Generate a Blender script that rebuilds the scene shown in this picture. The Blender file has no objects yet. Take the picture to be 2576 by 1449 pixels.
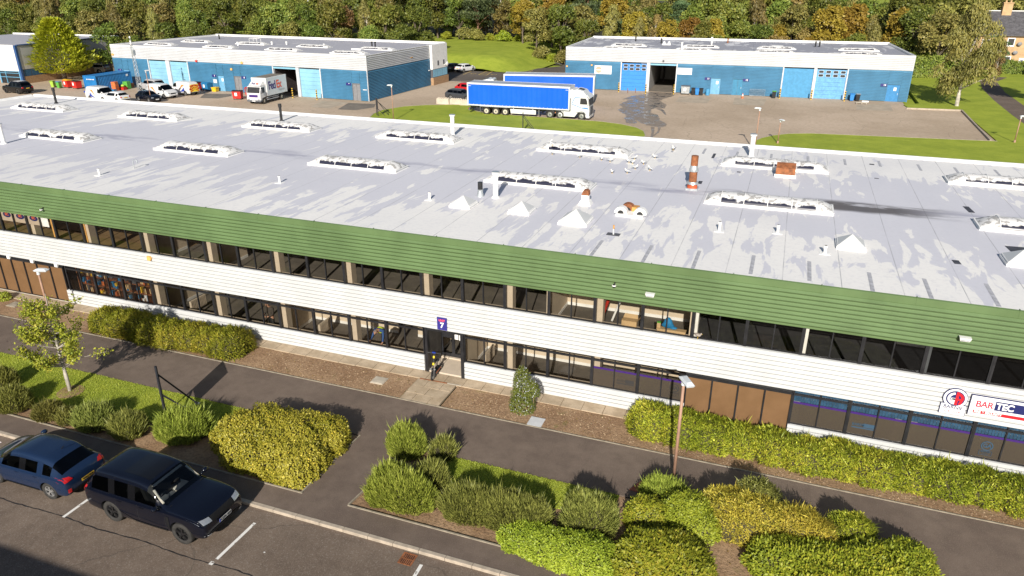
import bpy, bmesh, math, random
import numpy as np
from mathutils import Vector, Matrix, Euler

# ------------------------------------------------------------------ camera, sky, sun, exposure
scene = bpy.context.scene
COL = scene.collection
CAM_H = 16.54
FPX, PX, PY = 1832.0, 1288.0, 724.5          # focal length and centre in pixels of a 2576 x 1449 frame
PITCH = math.atan((PY + 58.0) / FPX)
YAW = math.atan((2027.0 - PX) / math.hypot(FPX, PY + 58.0))
cam_data = bpy.data.cameras.new("camera")
cam_data.sensor_width = 36.0
cam_data.lens = FPX / 2576.0 * 36.0
cam_data.clip_start = 0.5
cam_data.clip_end = 4000.0
cam = bpy.data.objects.new("camera", cam_data)
COL.objects.link(cam)
cam.location = (0, 0, CAM_H)
cam.rotation_euler = (math.pi / 2 - PITCH, 0, YAW)
scene.camera = cam

SUN_EL = math.radians(26.4)
SUN_AZ = math.radians(-11.0)                  # direction in which the light travels, from +Y towards +X
SKY = 0.065
SUN_POWER = 4.8
EXPOSURE = 0.40
world = bpy.data.worlds.new("World")
scene.world = world
world.use_nodes = True
wn = world.node_tree
bg = wn.nodes["Background"]
sky = wn.nodes.new("ShaderNodeTexSky")
sky.sky_type = 'NISHITA'
sky.sun_disc = False
sky.sun_elevation = SUN_EL
# the sun stands behind the camera, opposite to the way the light travels
_sx, _sy = -math.sin(SUN_AZ), -math.cos(SUN_AZ)
sky.sun_rotation = math.atan2(_sx, _sy)
wn.links.new(sky.outputs[0], bg.inputs[0])
bg.inputs[1].default_value = SKY
sun_data = bpy.data.lights.new("sun", 'SUN')
sun_data.energy = SUN_POWER
sun_data.angle = math.radians(0.5)
sun_data.color = (1.0, 0.945, 0.85)
sun = bpy.data.objects.new("sun", sun_data)
COL.objects.link(sun)
_d = Vector((math.sin(SUN_AZ) * math.cos(SUN_EL), math.cos(SUN_AZ) * math.cos(SUN_EL), -math.sin(SUN_EL)))
sun.rotation_euler = _d.to_track_quat('-Z', 'Y').to_euler()
sun.location = (0, -60, 60)
scene.view_settings.view_transform = 'Standard'
scene.view_settings.look = 'None'
scene.view_settings.exposure = EXPOSURE
scene.view_settings.gamma = 1.0
scene.render.engine = 'CYCLES'
scene.cycles.use_denoising = True
scene.cycles.max_bounces = 6
scene.cycles.transparent_max_bounces = 10
scene.cycles.diffuse_bounces = 3
scene.cycles.glossy_bounces = 3

# ------------------------------------------------------------------ from a spot in the photograph to a place in the world
_ct, _st, _cy, _sy2 = math.cos(PITCH), math.sin(PITCH), math.cos(YAW), math.sin(YAW)
_F = Vector((-_sy2 * _ct, _cy * _ct, -_st))
_R = Vector((_cy, _sy2, 0))
_U = _R.cross(_F)
TILE = {ch: ((i % 4) * 644.0, (i // 4) * 362.25) for i, ch in enumerate("abcdefghijklmnop")}

def ray(c, x, y):
    ox, oy = TILE[c]
    u, v = ox + x / 4.0, oy + y / 4.0
    return _R * ((u - PX) / FPX) - _U * ((v - PY) / FPX) + _F

def at(c, x, y, z=0.0):
    d = ray(c, x, y)
    t = (z - CAM_H) / d.z
    return Vector((d.x * t, d.y * t, z))

def aty(c, x, y, Y):
    d = ray(c, x, y)
    t = Y / d.y
    return Vector((d.x * t, Y, CAM_H + d.z * t))

# ------------------------------------------------------------------ tagging and linking
def tag(o, label=None, cat=None, group=None, kind=None):
    if label: o["label"] = label
    if cat: o["category"] = cat
    if group: o["group"] = group
    if kind: o["kind"] = kind
    return o

def thing(name, label, cat, loc=(0, 0, 0), rz=0.0, group=None):
    o = bpy.data.objects.new(name, None)
    COL.objects.link(o)
    o.empty_display_size = 0.3
    o.location = loc
    o.rotation_euler = (0, 0, rz)
    return tag(o, label, cat, group)

def copy_tree(o, parent=None):
    c = o.copy()
    COL.objects.link(c)
    if parent is not None:
        c.parent = parent
    for ch in o.children:
        copy_tree(ch, c)
    return c

def dup(root, loc, rz=0.0, label=None, group=None, scale=None):
    c = copy_tree(root)
    c.location = loc
    c.rotation_euler = (0, 0, rz)
    if label: c["label"] = label
    if group: c["group"] = group
    if scale is not None:
        c.scale = scale if hasattr(scale, '__len__') else (scale,) * 3
    return c

def link_mesh(name, me, parent=None, mats=None):
    if mats is not None:
        for m in (mats if isinstance(mats, (list, tuple)) else [mats]):
            me.materials.append(m)
    o = bpy.data.objects.new(name, me)
    COL.objects.link(o)
    if parent is not None:
        o.parent = parent
    return o

# ------------------------------------------------------------------ mesh builder
class MB:
    def __init__(s):
        s.v, s.f, s.m = [], [], []
        s.M = Matrix.Identity(4)
    def addv(s, pts):
        b = len(s.v)
        s.v.extend([tuple(s.M @ Vector(p)) for p in pts])
        return b
    def face(s, pts, m=0):
        b = s.addv(pts)
        s.f.append(tuple(range(b, b + len(pts)))); s.m.append(m)
        return s
    def mesh(s, pts, faces, m=0):
        b = s.addv(pts)
        for f in faces:
            s.f.append(tuple(b + i for i in f)); s.m.append(m)
        return s
    def box(s, x0, x1, y0, y1, z0, z1, m=0):
        p = [(x0, y0, z0), (x1, y0, z0), (x1, y1, z0), (x0, y1, z0), (x0, y0, z1), (x1, y0, z1), (x1, y1, z1), (x0, y1, z1)]
        return s.mesh(p, [(0, 3, 2, 1), (4, 5, 6, 7), (0, 1, 5, 4), (1, 2, 6, 5), (2, 3, 7, 6), (3, 0, 4, 7)], m)
    def cbox(s, c, d, m=0):
        return s.box(c[0] - d[0] / 2, c[0] + d[0] / 2, c[1] - d[1] / 2, c[1] + d[1] / 2, c[2] - d[2] / 2, c[2] + d[2] / 2, m)
    def taper(s, c, d0, d1, z0, z1, m=0):            # frustum of a box
        p = []
        for (d, z) in ((d0, z0), (d1, z1)):
            p += [(c[0] - d[0] / 2, c[1] - d[1] / 2, z), (c[0] + d[0] / 2, c[1] - d[1] / 2, z), (c[0] + d[0] / 2, c[1] + d[1] / 2, z), (c[0] - d[0] / 2, c[1] + d[1] / 2, z)]
        return s.mesh(p, [(0, 3, 2, 1), (4, 5, 6, 7), (0, 1, 5, 4), (1, 2, 6, 5), (2, 3, 7, 6), (3, 0, 4, 7)], m)
    def tube(s, pts, r, n=8, m=0, cap=True):
        pts = [Vector(p) for p in pts]
        rs = r if hasattr(r, '__len__') else [r] * len(pts)
        rings = []
        for i, p in enumerate(pts):
            if i == 0: t = pts[1] - p
            elif i == len(pts) - 1: t = p - pts[-2]
            else: t = (pts[i + 1] - p).normalized() + (p - pts[i - 1]).normalized()
            t.normalize()
            a = Vector((0, 0, 1)) if abs(t.z) < 0.9 else Vector((1, 0, 0))
            u = t.cross(a).normalized(); w = t.cross(u)
            rings.append([p + (u * math.cos(2 * math.pi * k / n) + w * math.sin(2 * math.pi * k / n)) * rs[i] for k in range(n)])
        b = s.addv([q for rg in rings for q in rg])
        for i in range(len(pts) - 1):
            for k in range(n):
                k2 = (k + 1) % n
                s.f.append((b + i * n + k, b + (i + 1) * n + k, b + (i + 1) * n + k2, b + i * n + k2)); s.m.append(m)
        if cap:
            s.f.append(tuple(b + k for k in range(n))); s.m.append(m)
            s.f.append(tuple(b + (len(pts) - 1) * n + k for k in reversed(range(n)))); s.m.append(m)
        return s
    def cyl(s, c, r, z0, z1, n=16, m=0, r1=None):
        return s.tube([(c[0], c[1], z0), (c[0], c[1], z1)], [r, r if r1 is None else r1], n, m)
    def bar(s, p, q, w, h=None, m=0):                # rectangular bar between two points
        p, q = Vector(p), Vector(q); h = w if h is None else h
        t = (q - p).normalized()
        a = Vector((0, 0, 1)) if abs(t.z) < 0.95 else Vector((0, 1, 0))
        u = t.cross(a).normalized() * (w / 2); k = u.cross(t).normalized() * (h / 2)
        P = [p - u - k, p + u - k, p + u + k, p - u + k, q - u - k, q + u - k, q + u + k, q - u + k]
        return s.mesh(P, [(0, 3, 2, 1), (4, 5, 6, 7), (0, 1, 5, 4), (1, 2, 6, 5), (2, 3, 7, 6), (3, 0, 4, 7)], m)
    def prism(s, poly, y0, y1, m=0, axis='y'):       # polygon (a, z) swept along an axis
        n = len(poly)
        f = (lambda a, z, t: (a, t, z)) if axis == 'y' else ((lambda a, z, t: (t, a, z)) if axis == 'x' else (lambda a, z, t: (a, z, t)))
        p = [f(a, z, y0) for a, z in poly] + [f(a, z, y1) for a, z in poly]
        fs = [tuple(range(n)), tuple(range(2 * n - 1, n - 1, -1))] + [(i, n + i, n + (i + 1) % n, (i + 1) % n) for i in range(n)]
        return s.mesh(p, fs, m)
    def ell(s, c, r, nu=12, nv=8, m=0):              # ellipsoid
        c = Vector(c); r = r if hasattr(r, '__len__') else (r, r, r)
        P = [(c.x, c.y, c.z - r[2])]
        for j in range(1, nv):
            a = -math.pi / 2 + math.pi * j / nv
            for i in range(nu):
                b = 2 * math.pi * i / nu
                P.append((c.x + r[0] * math.cos(a) * math.cos(b), c.y + r[1] * math.cos(a) * math.sin(b), c.z + r[2] * math.sin(a)))
        P.append((c.x, c.y, c.z + r[2]))
        F = [(0, 1 + (i + 1) % nu, 1 + i) for i in range(nu)]
        for j in range(nv - 2):
            for i in range(nu):
                a, b = 1 + j * nu + i, 1 + j * nu + (i + 1) % nu
                F.append((a, b, b + nu, a + nu))
        t = len(P) - 1
        F += [(t, 1 + (nv - 2) * nu + i, 1 + (nv - 2) * nu + (i + 1) % nu) for i in range(nu)]
        return s.mesh(P, F, m)
    def profile(s, x0, x1, prof, m=0, nx=1):         # (y, z) line swept along x
        for i in range(nx):
            a, b = x0 + (x1 - x0) * i / nx, x0 + (x1 - x0) * (i + 1) / nx
            for (p, q) in zip(prof[:-1], prof[1:]):
                s.face([(a, p[0], p[1]), (b, p[0], p[1]), (b, q[0], q[1]), (a, q[0], q[1])], m)
        return s
    def build(s, name, mats, parent=None, smooth=False, bevel=0.0, fix=False):
        me = bpy.data.meshes.new(name)
        me.from_pydata(s.v, [], s.f)
        me.polygons.foreach_set("material_index", s.m)
        if fix or bevel:
            bm = bmesh.new(); bm.from_mesh(me)
            bmesh.ops.remove_doubles(bm, verts=bm.verts, dist=1e-5)
            bmesh.ops.recalc_face_normals(bm, faces=bm.faces)
            if bevel:
                es = [e for e in bm.edges if e.is_manifold and e.calc_face_angle(0) > 0.6]
                bmesh.ops.bevel(bm, geom=es, offset=bevel, segments=2, affect='EDGES', profile=0.6, clamp_overlap=True)
            bm.to_mesh(me); bm.free()
        if smooth:
            me.polygons.foreach_set("use_smooth", [True] * len(me.polygons))
        me.update()
        return link_mesh(name, me, parent, mats)

def text_mesh(txt, size, depth=0.004, spacing=1.0, bold=0.0, align='CENTER'):
    cu = bpy.data.curves.new("lettering", 'FONT')
    cu.body = txt; cu.size = size; cu.extrude = depth; cu.space_character = spacing; cu.offset = bold
    cu.align_x = align; cu.align_y = 'CENTER'
    o = bpy.data.objects.new("lettering", cu)
    COL.objects.link(o)
    dg = bpy.context.evaluated_depsgraph_get()
    me = bpy.data.meshes.new_from_object(o.evaluated_get(dg))
    bpy.data.objects.remove(o); bpy.data.curves.remove(cu)
    return me

def text(name, txt, size, m, parent, loc, rot, depth=0.004, spacing=1.0, bold=0.0, sx=1.0, align='CENTER'):
    me = text_mesh(txt, size, depth, spacing, bold, align)
    me.materials.clear()
    o = link_mesh(name, me, parent, m)
    o.location = loc; o.rotation_euler = rot; o.scale = (sx, 1, 1)
    return o
UPRIGHT = (math.pi / 2, 0, 0)                         # lettering that reads from -Y

# ------------------------------------------------------------------ materials
def nodes_of(m):
    m.use_nodes = True
    nt = m.node_tree
    nt.nodes.clear()
    return nt, nt.nodes, nt.links

class NT:
    """short-hand for building a node tree"""
    def __init__(s, name):
        s.mat = bpy.data.materials.new(name)
        s.nt, s.n, s.l = nodes_of(s.mat)
        s.out = s.n.new("ShaderNodeOutputMaterial")
    def add(s, t, **kw):
        nd = s.n.new(t)
        for k, v in kw.items():
            setattr(nd, k, v)
        return nd
    def val(s, sock, v):
        if isinstance(v, bpy.types.NodeSocket): s.l.new(v, sock)
        elif v is not None:
            if hasattr(v, '__len__') and len(v) == 3 and sock.type == 'RGBA': v = (*v, 1)
            sock.default_value = v
    def coord(s, which="Object", scale=(1, 1, 1), rot=(0, 0, 0)):
        tc = s.add("ShaderNodeTexCoord"); mp = s.add("ShaderNodeMapping")
        s.l.new(tc.outputs[which], mp.inputs[0])
        mp.inputs["Scale"].default_value = scale; mp.inputs["Rotation"].default_value = rot
        return mp.outputs[0]
    def noise(s, vec, scale=5, detail=4, rough=0.55, dist=0.0):
        nd = s.add("ShaderNodeTexNoise")
        s.val(nd.inputs["Vector"], vec)
        nd.inputs["Scale"].default_value = scale; nd.inputs["Detail"].default_value = detail
        nd.inputs["Roughness"].default_value = rough; nd.inputs["Distortion"].default_value = dist
        return nd.outputs["Fac"]
    def math(s, op, a, b=None, c=None):
        nd = s.add("ShaderNodeMath", operation=op)
        s.val(nd.inputs[0], a)
        if b is not None: s.val(nd.inputs[1], b)
        if c is not None: s.val(nd.inputs[2], c)
        return nd.outputs[0]
    def step(s, v, a, b, lo=0.0, hi=1.0):
        nd = s.add("ShaderNodeMapRange", interpolation_type='SMOOTHSTEP')
        s.val(nd.inputs[0], v)
        nd.inputs[1].default_value = a; nd.inputs[2].default_value = b
        nd.inputs[3].default_value = lo; nd.inputs[4].default_value = hi
        return nd.outputs[0]
    def mix(s, fac, a, b, mode='MIX'):
        nd = s.add("ShaderNodeMix", data_type='RGBA', blend_type=mode)
        s.val(nd.inputs[0], fac); s.val(nd.inputs[6], a); s.val(nd.inputs[7], b)
        return nd.outputs[2]
    def ramp(s, fac, stops, mode='LINEAR'):
        nd = s.add("ShaderNodeValToRGB")
        cr = nd.color_ramp; cr.interpolation = mode
        while len(cr.elements) < len(stops): cr.elements.new(0.5)
        for e, (p, c) in zip(cr.elements, stops):
            e.position = p; e.color = (*c, 1)
        s.val(nd.inputs[0], fac)
        return nd.outputs[0]
    def sep(s, vec):
        nd = s.add("ShaderNodeSeparateXYZ"); s.l.new(vec, nd.inputs[0]); return nd.outputs
    def bump(s, h, strength=0.3, dist=0.02):
        nd = s.add("ShaderNodeBump"); s.val(nd.inputs["Height"], h)
        nd.inputs["Strength"].default_value = strength; nd.inputs["Distance"].default_value = dist
        return nd.outputs[0]
    def bsdf(s, col, rough=0.6, metal=0.0, normal=None, spec=0.5, coat=0.0, alpha=None):
        b = s.add("ShaderNodeBsdfPrincipled")
        s.val(b.inputs["Base Color"], col); s.val(b.inputs["Roughness"], rough); s.val(b.inputs["Metallic"], metal)
        b.inputs["Specular IOR Level"].default_value = spec
        if coat: b.inputs["Coat Weight"].default_value = coat; b.inputs["Coat Roughness"].default_value = 0.04
        if normal is not None: s.l.new(normal, b.inputs["Normal"])
        return b.outputs[0]
    def done(s, sh):
        s.l.new(sh, s.out.inputs[0]); return s.mat

def mat(name, col, rough=0.6, metal=0.0, var=0.12, vs=3.0, bump=0.0, bs=40.0, spec=0.5, coat=0.0):
    t = NT(name)
    vec = t.coord()
    n1 = t.noise(vec, vs, 5, 0.6)
    c = t.mix(t.step(n1, 0.3, 0.7), tuple(x * (1 - var) for x in col), tuple(min(1, x * (1 + var)) for x in col)) if var else col
    nm = t.bump(t.noise(vec, bs, 3), bump, 0.01) if bump else None
    rg = t.step(n1, 0.2, 0.8, max(0, rough - 0.06), min(1, rough + 0.06)) if var else rough
    return t.done(t.bsdf(c, rg, metal, nm, spec, coat))

def asphalt(name, c0, c1, speck=0.25, big=0.18, grain=60.0, cracks=0.0):
    t = NT(name)
    v = t.coord()
    big_n = t.noise(v, big, 5, 0.65)
    mid = t.noise(v, 2.3, 5, 0.6)
    c = t.mix(t.step(big_n, 0.32, 0.68), c0, c1)
    c = t.mix(t.step(mid, 0.35, 0.75, 0, 0.45), c, tuple(x * 0.72 for x in c0))
    gr = t.noise(v, grain, 2, 0.7)
    c = t.mix(t.step(gr, 0.52, 0.75, 0, speck), c, (0.42, 0.38, 0.33))
    c = t.mix(t.step(gr, 0.45, 0.3, 0, speck), c, tuple(x * 0.45 for x in c0))
    if cracks:
        vo = t.add("ShaderNodeTexVoronoi", feature='DISTANCE_TO_EDGE'); wv = t.add("ShaderNodeVectorMath", operation='ADD')
        t.l.new(v, wv.inputs[0]); nz = t.add("ShaderNodeTexNoise"); t.l.new(v, nz.inputs["Vector"]); nz.inputs["Scale"].default_value = 0.8
        t.l.new(nz.outputs["Color"], wv.inputs[1]); t.l.new(wv.outputs[0], vo.inputs["Vector"]); vo.inputs["Scale"].default_value = 0.16
        c = t.mix(t.step(vo.outputs["Distance"], 0.006, 0.0, 0, cracks), c, (0.03, 0.028, 0.026))
    return t.done(t.bsdf(c, 0.85, 0, t.bump(gr, 0.35, 0.006), 0.3))

def leaf(name, cols, rough=0.5, trans=0.18, big=0.25, vary=0.25, spec=0.35):
    """leaves: one colour per leaf, in clumps, and a little different on every plant"""
    t = NT(name)
    geo = t.add("ShaderNodeNewGeometry")
    oi = t.add("ShaderNodeObjectInfo")
    v = t.coord()
    n = len(cols)
    cl = t.noise(v, big, 3, 0.6)
    f = t.math('ADD', t.math('MULTIPLY', geo.outputs["Random Per Island"], 0.62), t.math('MULTIPLY', t.step(cl, 0.3, 0.7), 0.38))
    c = t.ramp(f, [(i / max(1, n - 1), cc) for i, cc in enumerate(cols)])
    hsv = t.add("ShaderNodeHueSaturation")
    t.l.new(c, hsv.inputs["Color"])
    t.l.new(t.math('MULTIPLY_ADD', oi.outputs["Random"], 0.05 * vary / 0.25, 0.5 - 0.025 * vary / 0.25), hsv.inputs["Hue"])
    t.l.new(t.math('MULTIPLY_ADD', oi.outputs["Random"], vary * 2, 1.0 - vary), hsv.inputs["Value"])
    b = t.bsdf(hsv.outputs[0], rough, 0, None, spec)
    tr = t.add("ShaderNodeBsdfTranslucent"); t.l.new(hsv.outputs[0], tr.inputs[0])
    mx = t.add("ShaderNodeMixShader"); mx.inputs[0].default_value = trans
    t.l.new(b, mx.inputs[1]); t.l.new(tr.outputs[0], mx.inputs[2])
    return t.done(mx.outputs[0])

def glass(name, tint=(0.8, 0.82, 0.8), refl=0.06, opaque=None, opfac=0.0):
    t = NT(name)
    tr = t.add("ShaderNodeBsdfTransparent"); tr.inputs[0].default_value = (*tint, 1)
    gl = t.add("ShaderNodeBsdfGlossy"); gl.inputs["Roughness"].default_value = 0.02
    fr = t.add("ShaderNodeFresnel"); fr.inputs[0].default_value = 1.45
    mx = t.add("ShaderNodeMixShader")
    t.l.new(fr.outputs[0], mx.inputs[0]); t.l.new(tr.outputs[0], mx.inputs[1]); t.l.new(gl.outputs[0], mx.inputs[2])
    if opaque is None:
        return t.done(mx.outputs[0])
    d = t.bsdf(opaque, 0.5)
    m2 = t.add("ShaderNodeMixShader"); m2.inputs[0].default_value = opfac
    t.l.new(mx.outputs[0], m2.inputs[1]); t.l.new(d, m2.inputs[2])
    return t.done(m2.outputs[0])

def roof_membrane(name, light, grey, seam, dirt_y=None, streak=(1, 1, 1), amount=0.5, seams_x=2.0, dirt=1.0, y_front=26.0, y_back=49.0):
    """painted felt roof: worn patches of paint running down the fall, laps between sheets, dirt in the valley"""
    t = NT(name)
    tc = t.add("ShaderNodeTexCoord"); P = tc.outputs["Object"]
    x, y, z = t.sep(P)
    mp = t.add("ShaderNodeMapping"); t.l.new(P, mp.inputs[0]); mp.inputs["Scale"].default_value = streak
    wob = t.noise(P, 1.2, 3)
    s1 = t.noise(mp.outputs[0], 1.0, 4, 0.55, 0.5)
    s2 = t.noise(P, 0.22, 3, 0.5)
    sc = t.math('ADD', s1, t.math('MULTIPLY', t.math('SUBTRACT', s2, 0.5), 0.55))
    if dirt_y is not None:
        edge = t.step(t.math('ABSOLUTE', t.math('SUBTRACT', y, dirt_y)), 1.0, abs(dirt_y - y_front) * 1.0, -0.13, 0.15)
        sc = t.math('ADD', sc, edge)
    patch = t.step(sc, 1.0 - amount - 0.02, 1.0 - amount + 0.03)
    fine = t.noise(P, 6.0, 5, 0.65)
    c = t.mix(patch, grey, light)
    c = t.mix(t.step(fine, 0.45, 0.8, 0, 0.35), c, tuple(k * 0.82 for k in grey))
    c = t.mix(t.step(t.noise(P, 0.09, 4, 0.6), 0.4, 0.7, 0, 0.35), c, tuple(k * 0.88 for k in grey))
    # laps
    fx = t.math('ABSOLUTE', t.math('SUBTRACT', t.math('FRACT', t.math('DIVIDE', x, seams_x)), 0.5))
    ln = t.step(fx, 0.488, 0.496)
    worn = t.step(t.noise(P, 0.7, 4, 0.6), 0.35, 0.65)
    c = t.mix(t.math('MULTIPLY', ln, t.math('MULTIPLY_ADD', worn, 0.5, 0.3)), c, seam)
    if dirt_y is not None:
        dy = t.math('ADD', t.math('SUBTRACT', y, dirt_y), t.math('MULTIPLY', t.math('SUBTRACT', t.noise(P, 0.25, 3), 0.5), 1.6))
        band = t.step(t.math('ABSOLUTE', dy), 1.25, 0.0)
        mp2 = t.add("ShaderNodeMapping"); t.l.new(P, mp2.inputs[0]); mp2.inputs["Scale"].default_value = (0.35, 1.3, 1)
        dn = t.noise(mp2.outputs[0], 0.9, 6, 0.62)
        d1 = t.math('MULTIPLY', band, t.step(dn, 0.42, 0.66))
        c = t.mix(t.math('MULTIPLY', d1, 0.8 * dirt), c, (0.30, 0.30, 0.38))
        xr = t.step(x, 60.5, 65.5); xr2 = t.step(x, 74.0, 70.5)
        heavy = t.math('MULTIPLY', t.math('MULTIPLY', xr, xr2), t.math('MULTIPLY', t.step(t.math('ABSOLUTE', dy), 1.1, 0.5), t.step(dn, 0.38, 0.52)))
        c = t.mix(t.math('MULTIPLY', heavy, 0.95 * dirt), c, (0.11, 0.10, 0.10))
    c = t.mix(t.step(t.noise(P, 22, 3, 0.7), 0.66, 0.8, 0, 0.35), c, (0.35, 0.33, 0.32))
    return t.done(t.bsdf(c, t.step(s1, 0.2, 0.8, 0.55, 0.8), 0, t.bump(t.math('ADD', fine, t.math('MULTIPLY', ln, -0.6)), 0.25, 0.02), 0.35))

MAT = {}
def mk(key, *a, **k):
    MAT[key] = mat(key, *a, **k); return MAT[key]
# ------------------------------------------------------------------ the long office and warehouse block
rnd = random.Random(7)
def wroot(name, label, cat, loc, group=None):
    return thing(name, label, cat, loc, 0, group)
def wb(mb, name, mats, root, **k):                  # build in world coordinates under a root that only moves
    o = mb.build(name, mats, root, **k)
    r = root
    off = Vector((0, 0, 0))
    while r is not None:
        off += r.location; r = r.parent
    o.data.transform(Matrix.Translation(-off))
    return o

mk("white_cladding", (0.555, 0.56, 0.56), 0.42, var=0.05, vs=0.8)
mk("white_trim", (0.82, 0.81, 0.79), 0.5, var=0.08, vs=2)
mk("green_cladding", (0.108, 0.170, 0.068), 0.45, var=0.12, vs=0.5)
mk("black_frame", (0.018, 0.018, 0.021), 0.4, var=0.2)
mk("beige_wall", (0.66, 0.55, 0.42), 0.8, var=0.05)
mk("beige_column", (0.56, 0.47, 0.37), 0.7, var=0.05)
mk("carpet", (0.125, 0.108, 0.09), 0.95, var=0.18, vs=1.5, bump=0.2, bs=120)
mk("dark_room", (0.035, 0.035, 0.038), 0.95, var=0.2)  # dark carpet, blackened further for upper right panes that mirror dark trees
mk("brown_panel", (0.165, 0.088, 0.038), 0.55, var=0.08, vs=1.2)
mk("concrete", (0.42, 0.37, 0.30), 0.85, var=0.18, vs=1.5, bump=0.2)
mk("ceiling_white", (0.7, 0.69, 0.66), 0.8, var=0.04)
mk("rust", (0.24, 0.085, 0.032), 0.8, var=0.4, vs=4, bump=0.3)
mk("galvanised", (0.50, 0.53, 0.55), 0.4, 0.6, var=0.15)
mk("black_plastic", (0.02, 0.02, 0.022), 0.45, var=0.2)
mk("red_paint", (0.45, 0.03, 0.02), 0.5, var=0.15)
mk("timber", (0.55, 0.27, 0.07), 0.6, var=0.15); mk("plywood", (0.20, 0.13, 0.065), 0.7, var=0.3, vs=0.8)
MAT["glass"] = glass("window_glass", (0.80, 0.79, 0.76))
MAT["dark_glass"] = glass("darkened_glass", (0.28, 0.29, 0.30))  # darkness of mirrored trees put into the glass colour
MAT["frosted"] = glass("frosted_film", (0.6, 0.55, 0.5), 0.05, (0.115, 0.095, 0.08), 0.86)
MAT["roof"] = roof_membrane("roof_felt", (0.80, 0.78, 0.755), (0.61, 0.605, 0.655), (0.33, 0.33, 0.35), 11.2, (1.5, 0.34, 1), 0.465, 2.0, 1.0, 0.0, 23.2)

YF = 25.97
def XK(k):
    return -4.19 + (0.9585 * k - 0.00055 * k * k if k < 0 else 0.968 * k + 0.002 * k * k)
BX0, BX1, BYB, RZ = -65.3, 24.0, 49.2, 6.45
office = wroot("office_building", "long two storey block with green fascia, white cladding bands and a flat pale roof", "building", (BX0, YF, 0))

# cladding bands
def lap(y, z0, z1, pitch=0.185, d=0.07, h=0.034):
    p = [(y, z0)]
    z = z0 + pitch
    while z < z1 - 0.03:
        p += [(y, z - h), (y + d, z - h), (y + d, z - .004)]; p += [(y, z + .006)]
        z += pitch
    return p + [(y, z1)]
b = MB()
yb = YF - 0.10
b.profile(BX0, BX1, [(YF + 0.02, 2.25)] + lap(yb, 2.25, 3.70) + [(YF + 0.03, 3.72)])
wb(b, "white_band", MAT["white_cladding"], office)
skirts = [(-35.62, -29.5, 0.76), (XK(-26), XK(-10), 0.80), (XK(-8), XK(2), 0.80), (XK(6), BX1, 0.73)]
for (x0, x1, zt) in skirts:
    b = MB()
    b.profile(x0, x1, [(YF + 0.02, 0.04)] + lap(yb, 0.04, zt) + [(YF + 0.03, zt + 0.02)])
    for x in (x0, x1):
        b.face([(x, yb, 0.04), (x, YF, 0.04), (x, YF, zt), (x, yb, zt)])
    wb(b, "white_skirt", MAT["white_cladding"], office)
b = MB(); b.profile(-29.5, XK(-26), [(YF + 0.02, 0.04)] + lap(yb, 0.04, 0.76) + [(YF + 0.03, 0.78)])
wb(b, "white_skirt", MAT["white_cladding"], office)
b = MB(); b.box(BX0, -13.97, YF - 0.06, YF + 0.05, -0.1, 0.04); b.box(-12.0, BX1, YF - 0.06, YF + 0.05, -0.1, 0.04)
wb(b, "plinth", MAT["concrete"], office)
# fascia: flat cap, eight ribs
b = MB()
yf = YF - 0.13
prof = [(YF + 0.05, 4.87), (yf, 4.87), (yf, 4.95)]
z = 4.95; pitch = 0.168
for i in range(8):
    prof += [(yf - 0.07, z + 0.075), (yf - 0.07, z + 0.083), (yf, z + 0.153), (yf, z + pitch)]
    z += pitch
prof += [(yf - 0.012, z + 0.02), (yf - 0.012, 6.56), (yf + 0.05, 6.585), (yf + 0.12, 6.56), (yf + 0.12, RZ - 0.05)]
b.profile(BX0, BX1, prof)
for i in range(30):                                   # joints of the cap pieces
    x = BX0 + 3.0 * i + 1.3
    b.box(x, x + 0.03, yf - 0.018, yf + 0.125, z + 0.03, 6.592)
wb(b, "green_fascia", MAT["green_cladding"], office)
# roof, edge trim, rear and side walls
b = MB(); b.face([(BX0, YF - 0.02, RZ), (BX1, YF - 0.02, RZ), (BX1, BYB, RZ), (BX0, BYB, RZ)])
b.face([(BX0, BYB, RZ - 0.3), (BX1, BYB, RZ - 0.3), (BX1, YF, RZ - 0.3), (BX0, YF, RZ - 0.3)])
roof_o = wb(b, "roof", MAT["roof"], office)
b = MB()
b.prism([(BYB - 0.28, RZ - 0.02), (BYB - 0.02, RZ + 0.15), (BYB + 0.14, RZ + 0.15), (BYB + 0.14, RZ - 0.2), (BYB, RZ - 0.2)], BX0, BX1, 0, 'x')
b.prism([(BX0 + 0.28, RZ - 0.02), (BX0 + 0.02, RZ + 0.15), (BX0 - 0.14, RZ + 0.15), (BX0 - 0.14, RZ - 0.2)], YF, BYB - 0.28, 0, 'y')
wb(b, "roof_edge", MAT["white_trim"], office)
mk("dark_trim", (0.09, 0.09, 0.10), 0.6)
b = MB(); b.box(BX0, BX1, BYB + 0.142, BYB + 0.19, RZ - 0.25, RZ + 0.135); wb(b, "gutter", MAT["dark_trim"], office)
b = MB(); b.box(BX0, BX1, BYB - 0.2, BYB, 0, RZ - 0.3); b.box(BX0, BX0 + 0.2, YF + 0.2, BYB - 0.2, 0, RZ - 0.3)
b.box(BX1 - 0.2, BX1, YF + 0.2, BYB - 0.2, 0, RZ - 0.3)
wb(b, "rear_wall", MAT["beige_wall"], office)

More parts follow.
